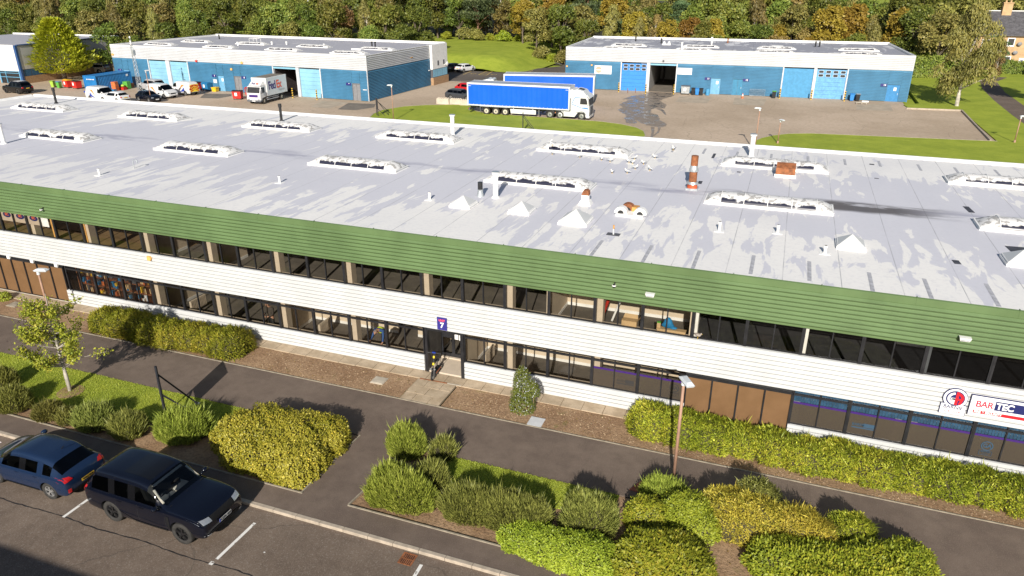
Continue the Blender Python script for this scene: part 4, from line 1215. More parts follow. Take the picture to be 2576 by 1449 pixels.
# ---------------- shrubs: leaves over a set of domes, a solid dark core for the shaded inside
def dome_points(rng, domes, n, boxy=2.6, floor=.04):
    D = np.array(domes)            # cx, cy, rx, ry, z0, h
    w = (D[:, 2] + D[:, 3]) * .5 * (D[:, 5] + .6 * np.minimum(D[:, 2], D[:, 3]))
    idx = rng.choice(len(D), int(n * 1.5), p=w / w.sum()); d = D[idx]; m = len(idx)
    v = rdir(rng, m); v[:, 2] = np.abs(v[:, 2]) * 1.02 - .02
    k = (np.abs(v) ** boxy).sum(1) ** (-1 / boxy)
    s = v * k[:, None]
    lump = 1 + .085 * np.sin(v[:, 0] * 6 + d[:, 0] * 7) * np.cos(v[:, 1] * 8 + d[:, 1] * 5) + .03 * np.sin(v[:, 0] * 21 + v[:, 1] * 17)
    s = s * (lump * rng.uniform(.90, 1.02, m))[:, None]
    P = np.stack([d[:, 0] + s[:, 0] * d[:, 2], d[:, 1] + s[:, 1] * d[:, 3], d[:, 4] + np.abs(s[:, 2]) * d[:, 5]], 1)
    keep = np.ones(m, bool)
    for j in range(len(D)):
        q = D[j]; r = (np.abs((P[:, 0] - q[0]) / q[2]) ** boxy + np.abs((P[:, 1] - q[1]) / q[3]) ** boxy + np.abs((P[:, 2] - q[4]) / q[5]) ** boxy)
        keep &= ~((idx != j) & (r < .72) & (P[:, 2] > q[4] - .02))
    P, s, d = P[keep][:n], s[keep][:n], d[keep][:n]
    Nn = np.stack([s[:, 0] / d[:, 2], s[:, 1] / d[:, 3], s[:, 2] / d[:, 5]], 1); Nn /= np.linalg.norm(Nn, axis=1, keepdims=True) + 1e-9
    return P, Nn
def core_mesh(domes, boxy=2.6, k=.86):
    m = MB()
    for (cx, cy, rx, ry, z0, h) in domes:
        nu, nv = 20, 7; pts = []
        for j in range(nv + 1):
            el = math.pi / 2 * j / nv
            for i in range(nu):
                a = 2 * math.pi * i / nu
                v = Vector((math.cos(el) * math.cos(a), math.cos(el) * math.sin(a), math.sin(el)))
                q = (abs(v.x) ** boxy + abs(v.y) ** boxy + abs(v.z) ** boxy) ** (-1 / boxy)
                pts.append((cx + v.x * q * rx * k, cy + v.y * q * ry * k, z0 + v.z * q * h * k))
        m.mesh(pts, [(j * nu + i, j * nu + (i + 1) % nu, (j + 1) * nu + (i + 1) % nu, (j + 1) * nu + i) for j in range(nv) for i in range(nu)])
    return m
def shrub(name, label, cat, loc, domes, style, leafm, n, seed, group=None, L=.08, W=.035, extra=None, stems=0, core=True, boxy=2.6):
    rng = np.random.default_rng(seed); rr = random.Random(seed)
    o = thing(name, label, cat, loc, 0, group)
    P, Nn = dome_points(rng, domes, n, boxy)
    n = len(P); rd = rdir(rng, n)
    if style == "spiky":
        up = np.array([0, 0, 1.0])
        D = Nn * .8 + up * .85 + rd * .42
        P = P - D / np.linalg.norm(D, axis=1, keepdims=True) * L * .75
        Ls = L * rng.uniform(.6, 1.5, n) ** 1.3 * np.where(rng.random(n) < .03, 1.9, 1); Ws = W * rng.uniform(.7, 1.3, n); N = rd[:, ::-1]
    elif style == "broad":
        D = rd + Nn * .5 + np.array([0, 0, -.25]); N = Nn * 1.5 + rd[:, ::-1] * .7 + np.array([0, -.3, .3]); Ls = L * rng.uniform(.65, 1.25, n); Ws = W * rng.uniform(.7, 1.2, n)
    else:                           # fine
        D = rd * 1.0 + Nn * .8 + np.array([0, 0, .3]); N = rd[:, ::-1] * .8 + Nn * 1.0; Ls = L * rng.uniform(.6, 1.5, n) * np.where(rng.random(n) < .015, 2.6, 1); Ws = W * rng.uniform(.6, 1.3, n)
        P = P - Nn * L * .5
    me = leaf_mesh("foliage", P, D, N, Ls, Ws, .1); me.materials.append(MAT[leafm]); link_mesh("foliage", me, o)
    if extra:                       # flowers or odd coloured patches: (material, count, size, lift)
        em, en, es, lift = extra
        sel = rng.choice(n, min(n, en), replace=False); q = rdir(rng, len(sel))
        me = leaf_mesh("blossom", P[sel] + Nn[sel] * lift, q, Nn[sel] + .4 * q[:, ::-1], np.full(len(sel), es) * rng.uniform(.7, 1.3, len(sel)), np.full(len(sel), es * .8), .05)
        me.materials.append(MAT[em]); link_mesh("blossom", me, o)
    if core: core_mesh(domes, boxy).build("dark_core", MAT["core_dark"], o, smooth=True)  # solid dark shell, its colour gives the shaded gaps between leaves
    if stems:
        m = MB()
        for i in range(stems):
            d = domes[i % len(domes)]; a = rr.uniform(0, 6.283); r = rr.uniform(.15, .9)
            x, y = d[0] + d[2] * .45 * r * math.cos(a), d[1] - abs(d[3] * .75 * r * math.sin(a))
            m.tube([(x, y, -.1), (x + rr.uniform(-.12, .12), y - rr.uniform(-.05, .14), d[4] + .22)], [.022, .012], 5)
        m.build("stems", MAT["stem_pale"], o)
    return o
def S(c, x, y, z=0): return at(c, x, y, z)

# hedge of yellowing leaves between the link path and the dark car
shrub("flowering_hedge", "large clipped mound of yellowing leaves beside the dark four wheel drive", "hedge", (-16.2, 18.6, 0),
      [(-.1, .3, 2.3, 1.4, 0, 1.1), (1.1, -.7, 1.12, 1.1, 0, .95), (-.4, -.85, 1.3, .9, 0, .92), (-1.75, -.1, .95, 1.0, 0, 1.0), (1.35, .95, .85, .75, 0, 1.0)], "broad", "leaf_potentilla", 36000, 1, None, .085, .06, ("flower", 1100, .06, .03), 14, True, 3.4)
# spiky shrubs: each with its own size and spot
SPK = [("i", 100, 1235, .95, 1.05, "spiky green shrub near the left edge of the front bed", 3200, "leaf_spiky"), ("i", 20, 1010, .7, .95, "spiky green shrub at the very left edge, behind another", 2000, "leaf_spiky"),
       ("i", 470, 1330, .75, .75, "small spiky shrub with bare pale stems, second from the left in the front bed", 2200, "leaf_spiky"), ("i", 640, 1370, .6, .6, "low spiky shrub squeezed between two larger ones in the left bed", 1600, "leaf_spiky"),
       ("i", 900, 1400, 1.05, .95, "wide spiky shrub behind the back of the blue hatchback", 4600, "leaf_spiky"), ("i", 1250, 1480, .98, .9, "round spiky shrub between the blue hatchback and the sign posts", 3600, "leaf_spiky"), ("i", 1790, 1500, 1.35, 1.15, "large bright spiky shrub at the foot of the sign posts", 7000, "leaf_spiky_bright")]
def spiky(i, c, x, y, w, h, lb, n, lm, loc=None, domes=None):
    p = S(c, x, y) if loc is None else Vector(loc)
    if loc is None and c == "i": w, h = w * .84, h * .88
    rr = random.Random(100 + i)
    dm = domes or [(0, .25, w * .92, w * .8, .16, h - .16), (rr.uniform(-.3, .3) * w, .05, w * .75, w * .6, .14, h * .75), (rr.uniform(-.5, .5) * w, .5 * w, w * .6, w * .5, .15, h * .85)]
    return shrub("spiky_shrub", lb, "shrub", (p.x, p.y, -.02), dm, "spiky", lm, int(n * 2.3), 100 + i, "spiky shrubs of the front beds", .18, .028, None, 9, True, 2.2)
for i, a in enumerate(SPK): spiky(i, *a)
SPK2 = [("n", 1490, 235, .82, 1.1, "round spiky shrub nearest the link path, topmost of the right bed", 4600, "leaf_spiky_bright"), ("n", 1870, 285, .5, .85, "small spiky shrub right of the topmost one", 1700, "leaf_spiky"),
        ("n", 1740, 570, .68, .95, "spiky shrub between the big double one and the lawn", 2600, "leaf_spiky"), ("o", 770, 1010, .95, 1.2, "grey green spiky shrub rising out of bright leafy bushes", 5200, "leaf_spiky")]
for i, a in enumerate(SPK2): spiky(20 + i, *a)
p = S("n", 1390, 780); spiky(30, None, 0, 0, 1.2, 1.1, "big double humped spiky shrub at the corner of the link path and the pavement", 9500, "leaf_spiky_bright", (p.x, p.y, 0), [(-.45, .75, .75, .65, .16, 1.0), (.3, .45, 1.0, .72, .18, .95), (-.35, .35, .85, .62, .16, .85)])
p = S("n", 2280, 985); spiky(31, None, 0, 0, 1.8, 1.1, "long spiky hedge in front of the small lawn in the right bed", 12500, "leaf_spiky", (p.x, p.y, 0), [(-.75, .55, .95, .72, .18, .86), (.55, .62, 1.0, .72, .2, .88), (1.35, .8, .7, .6, .16, .8)])
p = S("o", 1520, 720); spiky(32, None, 0, 0, .9, 1.0, "spiky shrub at the foot of the lamp post", 5200, "leaf_spiky_bright", (p.x, p.y, 0), [(-.05, .3, .8, .55, .1, .66), (.45, .05, .6, .5, .1, .55)])
# leafy bushes of the right bed
def bush(i, lb, loc, domes, n, lm, L=.095, W=.05, style="broad", extra=None, nm="leafy_bush"):
    return shrub(nm, lb, "bush", loc, domes, style, lm, n, 300 + i, "leafy bushes of the right front bed", L, W, extra, 0, True, 2.5)
p = S("o", 430, 1250)
bush(0, "low bright green bush along the pavement under the spiky shrubs", (p.x, p.y, 0), [(-1.0, .3, .95, .72, 0, .62), (.0, .15, 1.0, .75, 0, .68), (1.0, .12, .9, .8, 0, .80)], 17000, "leaf_lime", .08, .045)
p = S("o", 1490, 1440)
bush(1, "big smooth topped laurel dome at the bottom of the picture", (p.x, p.y, 0), [(.0, .35, 1.42, 1.1, 0, .98), (.5, .05, 1.1, 1.0, 0, .9), (-.45, .0, 1.0, .95, 0, .86)], 13500, "leaf_laurel", .125, .06)
p = S("o", 1330, 985)
bush(2, "small laurel dome in the shadow behind the big laurel", (p.x, p.y, 0), [(0, .3, .72, .58, 0, .95)], 3800, "leaf_laurel", .1, .05)
p = S("o", 1720, 1020)
bush(3, "bright green bush right of the lamp post foot", (p.x, p.y, 0), [(0, .55, .9, .8, 0, 1.05), (.35, .2, .75, .6, 0, .85)], 8000, "leaf_lime", .09, .05)
p = S("o", 2250, 1090)
bush(4, "golden yellow autumn bush in the middle of the right bed", (p.x, p.y, 0), [(-.35, .85, 1.05, .85, 0, 1.1), (.45, .75, 1.1, .8, 0, 1.15), (0, .35, 1.2, .6, 0, .85)], 15000, "leaf_gold", .11, .03, "fine")
p = S("o", 2400, 860)
bush(5, "grey green shrub behind the golden bushes beside the footway", (p.x, p.y, 0), [(.1, .3, .85, .6, 0, 1.25)], 6000, "leaf_spiky", .1, .03, "fine")
p = S("p", 270, 1190)
bush(6, "golden bush with dry brown patches right of the middle", (p.x, p.y, 0), [(-.1, .62, 1.05, .72, 0, 1.05), (.5, .5, .7, .6, 0, .95)], 9000, "leaf_gold", .12, .03, "fine")
p = S("p", 815, 1185)
bush(7, "round yellow green bush just left of the right hand laurel hedge", (p.x, p.y, 0), [(0, .45, .78, .62, 0, .95)], 6000, "leaf_hedge", .1, .028, "fine")
p = S("p", 900, 1449)
bush(8, "wide laurel hedge filling the lower right end of the bed", (p.x, p.y, 0), [(-2.0, -.45, 1.2, .9, 0, .82), (-.7, -.3, 1.3, 1.0, 0, .85), (.55, .1, 1.2, 1.1, 0, .95), (1.3, .55, .85, .95, 0, .95), (1.0, -.6, 1.2, .9, 0, .9), (-.6, -1.1, 1.6, .8, 0, .85)], 26000, "leaf_laurel", .12, .058)
# hedges against the building
def run_hedge(name, lb, x0, x1, yc, ry, h, n, lm, seed, step=1.15, extra=None):
    rr = random.Random(seed); dm = []; x = x0
    while x < x1:
        dm.append((x, rr.uniform(-.14, .14), rr.uniform(.85, 1.15), ry * rr.uniform(.88, 1.08), 0, h(x) * rr.uniform(.9, 1.08))); x += step
    return shrub(name, lb, "hedge", (0, yc, 0), dm, "fine", lm, n, seed, None, .12, .034, extra, 0, True, 2.4)
run_hedge("clipped_hedge", "long bright green hedge along the front of the building at the right", -3.35, 13.5, 24.82, .98, lambda x: 1.05 if x < -2 else .85, 66000, "leaf_hedge", 41, 1.15, ("leaf_gold", 350, .08, .02))
run_hedge("clipped_hedge", "mixed green and golden hedge along the front of the building at the left", -31.2, -22.4, 24.4, 1.05, lambda x: 1.05, 36000, "leaf_hedge", 42, 1.1, ("leaf_gold", 700, .08, .02))
p = S("k", 90, 1235)
shrub("flowering_shrub", "upright young shrub with pale flowers against the wall right of the entrance", "shrub", (p.x, p.y, 0), [(0, .15, .52, .45, 0, 1.15), (-.02, .2, .36, .34, .9, 1.05), (.38, .25, .32, .3, .75, .6)], "broad", "leaf_dark", 5200, 51, None, .085, .04, ("flower_white", 420, .05, .03), 3, False, 2.0)
p = S("i", 50, 110)
shrub("small_plant", "little yellow green plant in the soil by the wall at the left edge", "plant", (p.x, p.y, 0), [(0, 0, .35, .3, 0, .38)], "broad", "leaf_lime", 900, 52, None, .08, .05, None, 0, False)

# young autumn tree on the left lawn
def rowan():
    rng = np.random.default_rng(8); rr = random.Random(8)
    o = thing("young_tree", "young tree with thin yellow and green leaves on the left lawn", "tree", (-27.5, 18.95, .0)); o.scale = (1.08, 1.0, 1.12)
    m = MB(); tips = []
    m.tube([(0, 0, -.2), (.02, 0, .6), (-.05, .02, 1.6), (-.02, 0, 2.8), (.02, .05, 4.1)], [.085, .07, .055, .035, .01], 8)
    m.tube([(-.08, .05, -.1), (-.12, .05, .6), (-.02, .02, 1.2)], [.06, .05, .045], 7)
    for i in range(34):
        z0 = rr.uniform(.9, 3.4); a = rr.uniform(0, 6.283); l = (1.55 - .28 * z0) * rr.uniform(.6, 1.25)
        e = Vector((l * math.cos(a), l * math.sin(a), z0 + l * rr.uniform(.45, .9)))
        mid = Vector((l * .5 * math.cos(a), l * .5 * math.sin(a), z0 + l * .22))
        m.tube([(0, 0, z0), mid, e], [.022, .014, .005], 5, cap=False); tips += [(mid, e)] * 3
        for k in range(2):
            f = rr.uniform(.4, .9); s = mid.lerp(e, f); e2 = s + Vector((rr.uniform(-.4, .4), rr.uniform(-.4, .4), rr.uniform(.1, .4))); m.tube([s, e2], [.008, .003], 4, cap=False); tips.append((s, e2))
    e = Vector((2.1, .5, 1.9)); m.tube([(0, 0, 1.0), (.9, .2, 1.55), e], [.02, .012, .005], 5, cap=False); tips += [(Vector((1.4, .3, 1.75)), e)] * 2
    m.build("trunk", MAT["bark_pale"], o, smooth=True)
    n = 7500; T = [tips[i] for i in rng.integers(0, len(tips), n)]
    A = np.array([t[0] for t in T]); B = np.array([t[1] for t in T]); f = rng.uniform(.1, 1.08, n)[:, None]
    P = A + (B - A) * f + rng.normal(0, .085, (n, 3)); rd = rdir(rng, n)
    me = leaf_mesh("crown", P, rd + np.array([0, 0, -.3]), rd[:, ::-1] + np.array([0, 0, .6]), .105 * rng.uniform(.6, 1.3, n), .07 * rng.uniform(.6, 1.3, n), .1)
    me.materials.append(MAT["leaf_rowan"]); link_mesh("crown", me, o)
    n = 500; P = np.array([-.95, -.1, 2.45]) + rng.normal(0, 1, (n, 3)) * np.array([.3, .25, .22]); rd = rdir(rng, n)
    me = leaf_mesh("crown", P, rd, rd[:, ::-1] + np.array([0, 0, .5]), .09 * rng.uniform(.6, 1.3, n), .06 * rng.uniform(.6, 1.3, n), .1); me.materials.append(MAT["leaf_purple"])
    c = link_mesh("crown", me, o); c["label"] = "dark purple leaved branch"
rowan()
b = MB(); b.cyl((0, 0), .55, -.05, .03, 18); o = b.build("tree_pit", MAT["soil"]); o.location = (-27.4, 18.9, 0); o["kind"] = "structure"
# hedge and fence line plants on the far right
shrub("garden_hedge", "tall green hedge at the right end of the right hand shed", "hedge", (22.4, 151.2, 0), [(-2.5, 0, 2.4, 1.4, 0, 4.0), (.4, .3, 2.4, 1.4, 0, 4.1), (3.2, .5, 2.4, 1.4, 0, 3.8)], "broad", "leaf_mid", 7000, 61, None, .42, .26)
shrub("garden_hedge", "dark clipped hedge in front of the stone house at the right edge", "hedge", (40.5, 163.0, 0), [(-3.0, 0, 2.0, 1.2, 0, 2.3), (0.2, .1, 2.4, 1.2, 0, 2.3), (3.6, .2, 2.4, 1.2, 0, 2.3)], "broad", "leaf_mid", 7000, 62, None, .34, .2)
shrub("garden_bush", "small yellow bush left of the dark clipped hedge", "bush", (36.3, 163.8, 0), [(0, 0, 1.0, .8, 0, 1.2)], "broad", "leaf_yellow", 900, 63, None, .3, .2)

# short blades over the two front lawns
def blades(name, pts, n, seed):
    rng = np.random.default_rng(seed); A = np.array(pts); lo, hi = A.min(0), A.max(0)
    Q = rng.uniform(lo, hi, (n * 3, 2)); inside = np.zeros(len(Q), bool); j = len(A) - 1
    for i in range(len(A)):
        c = ((A[i, 1] > Q[:, 1]) != (A[j, 1] > Q[:, 1])) & (Q[:, 0] < (A[j, 0] - A[i, 0]) * (Q[:, 1] - A[i, 1]) / (A[j, 1] - A[i, 1] + 1e-12) + A[i, 0]); inside ^= c; j = i
    Q = Q[inside][:n]; m = len(Q); rd = rdir(rng, m)
    me = leaf_mesh(name, np.column_stack([Q, np.full(m, .008)]), rd * .55 + np.array([0, 0, .8]), rd[:, ::-1], rng.uniform(.03, .075, m), rng.uniform(.010, .02, m), 0)
    me.materials.append(MAT["blade"]); o = link_mesh(name, me); tag(o, None, None, None, "stuff"); return o
MAT["blade"] = leaf("grass_blades", [(0.194, 0.252, 0.030), (0.342, 0.392, 0.050), (0.501, 0.504, 0.073)], big=.5, vary=.02)
blades("grass", [(-36, 17.25), (-29.2, 17.2), (-26.5, 17.6), (-22.8, 18.2), (-19.5, 18.7), (-17.5, 18.8), (-17.0, 20.41), (-36, 20.41)], 60000, 71)
blades("grass", [(-10.9, 20.41), (-10.6, 19.2), (-9.2, 18.6), (-6.5, 18.9), (-3.7, 19.3), (-3.6, 20.41)], 24000, 72)
# ------------------------------------------------------------------ the two blue sheds, the left warehouse and the stone house
mk("blue_cladding", (.055, .185, .315), .5, var=.12, vs=.4); mk("white_sheet", (.50, .51, .53), .5, var=.05, vs=.5)
mk("shutter_pale", (.22, .45, .60), .55, var=.10, vs=.5); mk("shutter_blue", (.03, .22, .60), .5, var=.06); mk("shutter_mid", (.065, .27, .48), .5, var=.1)
mk("shutter_worn", (.12, .33, .58), .5, var=.15); mk("door_grey", (.20, .20, .21), .5, var=.1); mk("door_blue", (.03, .19, .42), .45, var=.1); mk("door_pale", (.14, .34, .52), .5, var=.1); mk("door_teal", (.035, .19, .33), .5, var=.1)
mk("jamb_white", (.55, .56, .58), .5, var=.06); mk("sign_blue", (.022, .022, .16), .5, var=0); mk("letter_white", (.8, .8, .8), .5, var=0)
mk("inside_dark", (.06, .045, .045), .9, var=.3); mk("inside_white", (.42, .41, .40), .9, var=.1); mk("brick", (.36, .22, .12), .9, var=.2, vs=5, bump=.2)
mk("sandstone", (.50, .33, .18), .9, var=.14, vs=1.2); mk("slate", (.085, .082, .09), .7, var=.3, vs=2)
MAT["roof_r"] = roof_membrane("shed_felt_worn", (.62, .62, .64), (.33, .33, .37), (.12, .12, .13), None, (.5, .18, 1), .42, 3.1, 1)
MAT["roof_l"] = roof_membrane("shed_felt", (.50, .49, .51), (.40, .395, .43), (.22, .22, .24), None, (.3, .4, 1), .35, 2.6, 1)
def corr(z0, z1, pitch, d=.09):
    p = [(0, z0)]; z = z0
    while z + pitch <= z1 + .001:
        p += [(-d, z + pitch * .22), (-d, z + pitch * .52), (0, z + pitch * .74), (0, z + pitch)]; z += pitch
    return p + [(0, z1)]
def shed(name, label, loc, rz, L, Dp, openings, zb, zt, roofm, side_vis=False):
    r = thing(name, label, "building", loc, rz)
    xs = sorted([(a, b_) for a, b_, *_ in openings if _[-1] == "bay"]); cur = -L; runs = []
    bays = []
    for a, b_ in xs:
        if bays and a - bays[-1][1] < 1.0: bays[-1] = (bays[-1][0], b_)
        else: bays.append((a, b_))
    for a, b_ in bays:
        if a > cur: runs.append((cur, a - .18))
        cur = b_ + .18
    runs.append((cur, 0))
    doors = [(a, b_) for a, b_, *_ in openings if _[-1] == "door"]
    b = MB()
    for a, c in runs:
        segs = [(a, c)]
        for da, db in doors:
            segs = [q for s, e in segs for q in (((s, da), (db, e)) if s < da < e else ((s, e),))]
        for s, e in segs: b.profile(s, e, corr(0.02, zb, .205))
        for da, db in doors:
            if a < da < c:
                b.profile(da, db, corr(2.4, zb, .205))
    b.build("blue_cladding", MAT["blue_cladding"], r)
    b = MB(); b.profile(-L, 0, [(-.02, zb)] + corr(zb, zt, .24, .09)); b.box(-L, 0, -.06, -.02, zt - .04, zt + .05)
    b.build("white_cladding", MAT["white_sheet"], r)
    # side towards -X / +X and rear
    b = MB(); b.box(-L, -L + .15, .1, Dp, 0, zb, 0); b.box(-L, -L + .15, .1, Dp, zb, zt, 1); b.box(-L + .15, -.15, Dp - .15, Dp, 0, zt, 1)
    b.build("rear_wall", [MAT["blue_cladding"], MAT["white_sheet"]], r)
    b = MB(); b.face([(-L, 0, zt - .22), (0, 0, zt - .22), (0, Dp, zt - .22), (-L, Dp, zt - .22)]); b.build("roof", MAT[roofm], r)
    b = MB(); b.box(-L, 0, -.02, .22, zt - .25, zt + .03); b.box(-L, -L + .22, .22, Dp, zt - .25, zt + .03); b.box(-.22, 0.0, .22, Dp, zt - .25, zt + .03); b.box(-L, 0, Dp - .2, Dp + .3, zt - .21, zt + .12)
    b.build("roof_edge", MAT["white_trim"], r)
    b = MB()
    for a, c in bays:
        b.box(a - .2, a - .02, -.07, .3, 0, zb + .0); b.box(c + .02, c + .2, -.07, .3, 0, zb)
    for (a, c), (a2, c2) in zip(xs[:-1], xs[1:]):
        if a2 - c < 1.0: b.box(c + .02, a2 - .02, -.12, .3, 0, zb)
    b.build("bay_jamb", MAT["jamb_white"], r)
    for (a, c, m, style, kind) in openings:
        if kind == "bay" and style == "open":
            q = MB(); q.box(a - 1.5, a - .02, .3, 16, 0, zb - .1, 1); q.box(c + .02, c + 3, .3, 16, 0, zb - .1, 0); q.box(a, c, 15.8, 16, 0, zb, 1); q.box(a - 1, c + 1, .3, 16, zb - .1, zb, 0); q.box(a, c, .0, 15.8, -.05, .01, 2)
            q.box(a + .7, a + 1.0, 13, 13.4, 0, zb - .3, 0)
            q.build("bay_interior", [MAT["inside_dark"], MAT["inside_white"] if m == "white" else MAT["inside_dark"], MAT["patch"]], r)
            q = MB(); q.box(a, c, -.02, .1, zb - .32, zb - .08); q.build("shutter_box", MAT["shutter_pale"], r)
        elif kind == "bay":
            q = MB(); n = 26 if style == "ribbed" else 7
            for i in range(n):
                z0, z1 = (zb - .16) * i / n, (zb - .16) * (i + 1) / n
                q.box(a, c, .12, .2, z0, z1 - (.02 if style != "ribbed" else .0))
                if style == "ribbed": q.box(a, c, .09, .12, z0 + .04, z1 - .04)
            s = q.build("roller_shutter", MAT[m], r)
            if style == "windows":
                g = MB(); fr = MB(); w = (c - a)
                for j in range(2):
                    for i in range(4):
                        x = a + w * (.07 + .245 * i); z = zb - 1.02 + j * .52
                        hx, hz, rad = .31, .16, .1
                        ring = [(x + hx + (hx - rad) * sx + rad * math.cos(t), z + (hz - rad) * sz + rad * math.sin(t)) for sx, sz, t0 in ((1, 1, 0), (-1, 1, 1.571), (-1, -1, 3.142), (1, -1, 4.712)) for t in (t0, t0 + .785, t0 + 1.571)]
                        g.prism(ring, .105, .118)
                        ring2 = [(x + hx + (px - x - hx) * 1.13, z + (pz - z) * 1.2) for px, pz in ring]; fr.prism(ring2, .112, .119)
                g.build("window", MAT["black_plastic"], s); fr.build("window_frame", MAT["jamb_white"], s)
        else:
            q = MB(); q.box(a + .05, c - .05, .06, .1, 0, 2.3)
            d = q.build("door", MAT[m], r)
            f = MB(); f.box(a, a + .05, -.05, .1, 0, 2.36); f.box(c - .05, c, -.05, .1, 0, 2.36); f.box(a, c, -.05, .1, 2.36, 2.42); f.build("door_frame", MAT["blue_cladding" if m != "door_grey" else "door_grey"], d)
            h = MB(); h.box(c - .25, c - .19, .03, .06, .95, 1.2); h.build("handle", MAT["galvanised"], d)
            if style == "notice": h = MB(); h.box((a + c) / 2 + .05, (a + c) / 2 + .4, .045, .058, 1.5, 1.95); h.build("notice", MAT["letter_white"], d)
            if style == "double": h = MB(); h.box((a + c) / 2 - .012, (a + c) / 2 + .012, .04, .06, 0.02, 2.28); h.build("door_seam", MAT["dark_trim"], d)
    return r
def lx(r, X): return (X - r.location.x) / math.cos(r.rotation_euler.z)
LX, LY, LRZ = -56.7, 93.5, math.radians(-2.2)
def L_(X): return (X - LX) / math.cos(LRZ)
shedL = shed("industrial_shed", "blue and white ribbed shed at the left with the delivery lorry in its open bay", (LX, LY, 0), LRZ, 49.6, 24.2,
    [(L_(-98.3), L_(-94.6), "shutter_pale", "flat", "bay"), (L_(-93.8), L_(-90.15), "shutter_pale", "flat", "bay"), (L_(-73.2), L_(-69.05), "dark", "open", "bay"), (L_(-68.5), L_(-64.85), "shutter_pale", "flat", "bay"),
     (L_(-84.3), L_(-83.0), "door_pale", "notice", "door"), (L_(-81.0), L_(-79.6), "door_grey", "double", "door"), (L_(-59.35), L_(-58.0), "door_grey", "double", "door"), (L_(-104.3), L_(-103.0), "door_pale", "plain", "door")], 4.22, 6.3, "roof_l")
# its long side and the office corner
b = MB()
def side(b, y0, y1, prof, m):
    for p, q in zip(prof[:-1], prof[1:]): b.face([(-p[0], y0, p[1]), (-p[0], y1, p[1]), (-q[0], y1, q[1]), (-q[0], y0, q[1])], m)
side(b, 0, 18.6, corr(.02, 4.25, .205), 0); side(b, 0, 18.6, [(-.01, 4.25)] + corr(4.25, 6.3, .24, .09), 1)
b.box(-.06, .07, -.07, .06, 0, 6.33, 1)
b.build("side_cladding", [MAT["blue_cladding"], MAT["white_sheet"]], shedL)
b = MB(); b.box(-.5, .45, 18.65, 24.0, 2.5, 6.32, 0); b.box(-.5, .42, 18.7, 23.95, 1.15, 2.5, 1); b.box(-.5, .58, 18.62, 24.05, 0, 1.15, 2)
oc = b.build("office_corner", [MAT["white_trim"], MAT["dark_trim"], MAT["brick"]], shedL)
b = MB()
for i in range(6): b.box(.421, .44, 18.85 + i * .85, 19.6 + i * .85, 1.25, 2.42)
b.build("window", MAT["shutter_pale"], oc)
for y in (20.4, 22.4):
    b = MB(); b.box(.452, .47, y, y + .5, 3.0, 3.75); b.build("window", MAT["dark_trim"], oc)
b = MB(); b.tube([(.46, 22.9, 2.9), (.9, 22.9, 3.1)], .05, 6); b.ell((1.0, 22.9, 3.1), (.12, .34, .34)); b.build("satellite_dish", MAT["white_trim"], oc)
for y, z, m in ((12.4, 4.9, "timber"), (17.9, 2.35, "white_trim")):
    b = MB(); b.box(.06, .13, y, y + .5, z, z + .14); b.build("wall_light", MAT[m], shedL)
def number_sign(root, x, y, z, txt, w=.8):
    b = MB(); b.box(x, x + w, -.11, -.075, z, z + .36); s = b.build("number_sign", MAT["sign_blue"], root)
    text("number", txt, .34, MAT["letter_white"], s, (x + w * (.62 if w < 1 else .5), -.116, z + .18), UPRIGHT, .003, 1.0, .012)
for X, t in ((-60.35, "9"), (-85.3, "7"), (-79.45, "8"), (-105.4, "6")): number_sign(shedL, L_(X), 0, 2.1, t, .84)
b = MB(); b.box(L_(-85.2), L_(-84.5), -.09, -.06, 1.2, 1.75); b.build("notice", MAT["letter_white"], shedL)
b = MB(); b.box(L_(-57.55), L_(-56.9), -.09, -.06, 1.55, 1.65); b.build("notice", MAT["letter_white"], shedL)
for X, z, m in ((-81.2, 3.4, "amber_box"), (-79.0, 4.45, "amber_box"), (-88.0, 4.35, "red_paint"), (-105.9, 4.7, "amber_box")):
    b = MB(); b.prism([(L_(X) - .17, z - .12), (L_(X) + .17, z - .12), (L_(X) + .2, z + .1), (L_(X), z + .22), (L_(X) - .2, z + .1)], -.2, -.06); b.build("alarm_box", MAT[m], shedL)
RX, RY, RRZ = 15.97, 119.7, math.radians(3.4)
def R_(X): return (X - RX) / math.cos(RRZ)
shedR = shed("industrial_shed", "blue and white ribbed shed at the right with an open bay and wet yard", (RX, RY, 0), RRZ, 50.2, 22.5,
    [(R_(-25.1), R_(-21.25), "shutter_blue", "windows", "bay"), (R_(-20.7), R_(-16.75), "white", "open", "bay"), (R_(-1.1), R_(3.0), "shutter_mid", "ribbed", "bay"), (R_(3.45), R_(7.5), "shutter_worn", "windows", "bay"),
     (R_(-11.42), R_(-9.95), "door_pale", "notice", "door"), (R_(-8.2), R_(-6.7), "door_teal", "double", "door"), (R_(13.1), R_(14.85), "door_blue", "notice", "door")], 4.3, 6.35, "roof_r")
for X, t in ((-12.35, "11"), (-6.75, "12"), (12.2, "14")): number_sign(shedR, R_(X), 0, 2.08, t, .86)
b = MB(); b.box(-.12, .06, -.05, 22.5, 0, 4.3, 0); b.box(-.12, .06, -.05, 22.5, 4.3, 6.4, 1); b.build("side_cladding", [MAT["blue_cladding"], MAT["white_sheet"]], shedR)
mk("poster_peach", (.72, .36, .26), .6, var=.04); mk("poster_grey", (.45, .52, .6), .6, var=0)
b = MB(); b.box(R_(-29.4), R_(-26.7), -.12, -.07, 2.4, 3.68); s = b.build("sign_board", MAT["letter_white"], shedR)
b = MB(); n = 24; cx_, cz_ = R_(-28.75), 3.03
b.prism([(cx_ + .5 * math.cos(2 * math.pi * i / n), cz_ + .5 * math.sin(2 * math.pi * i / n)) for i in range(n)], -.126, -.121); b.box(cx_ - .44, cx_ + .44, -.129, -.127, cz_ - .06, cz_ + .04, 1)
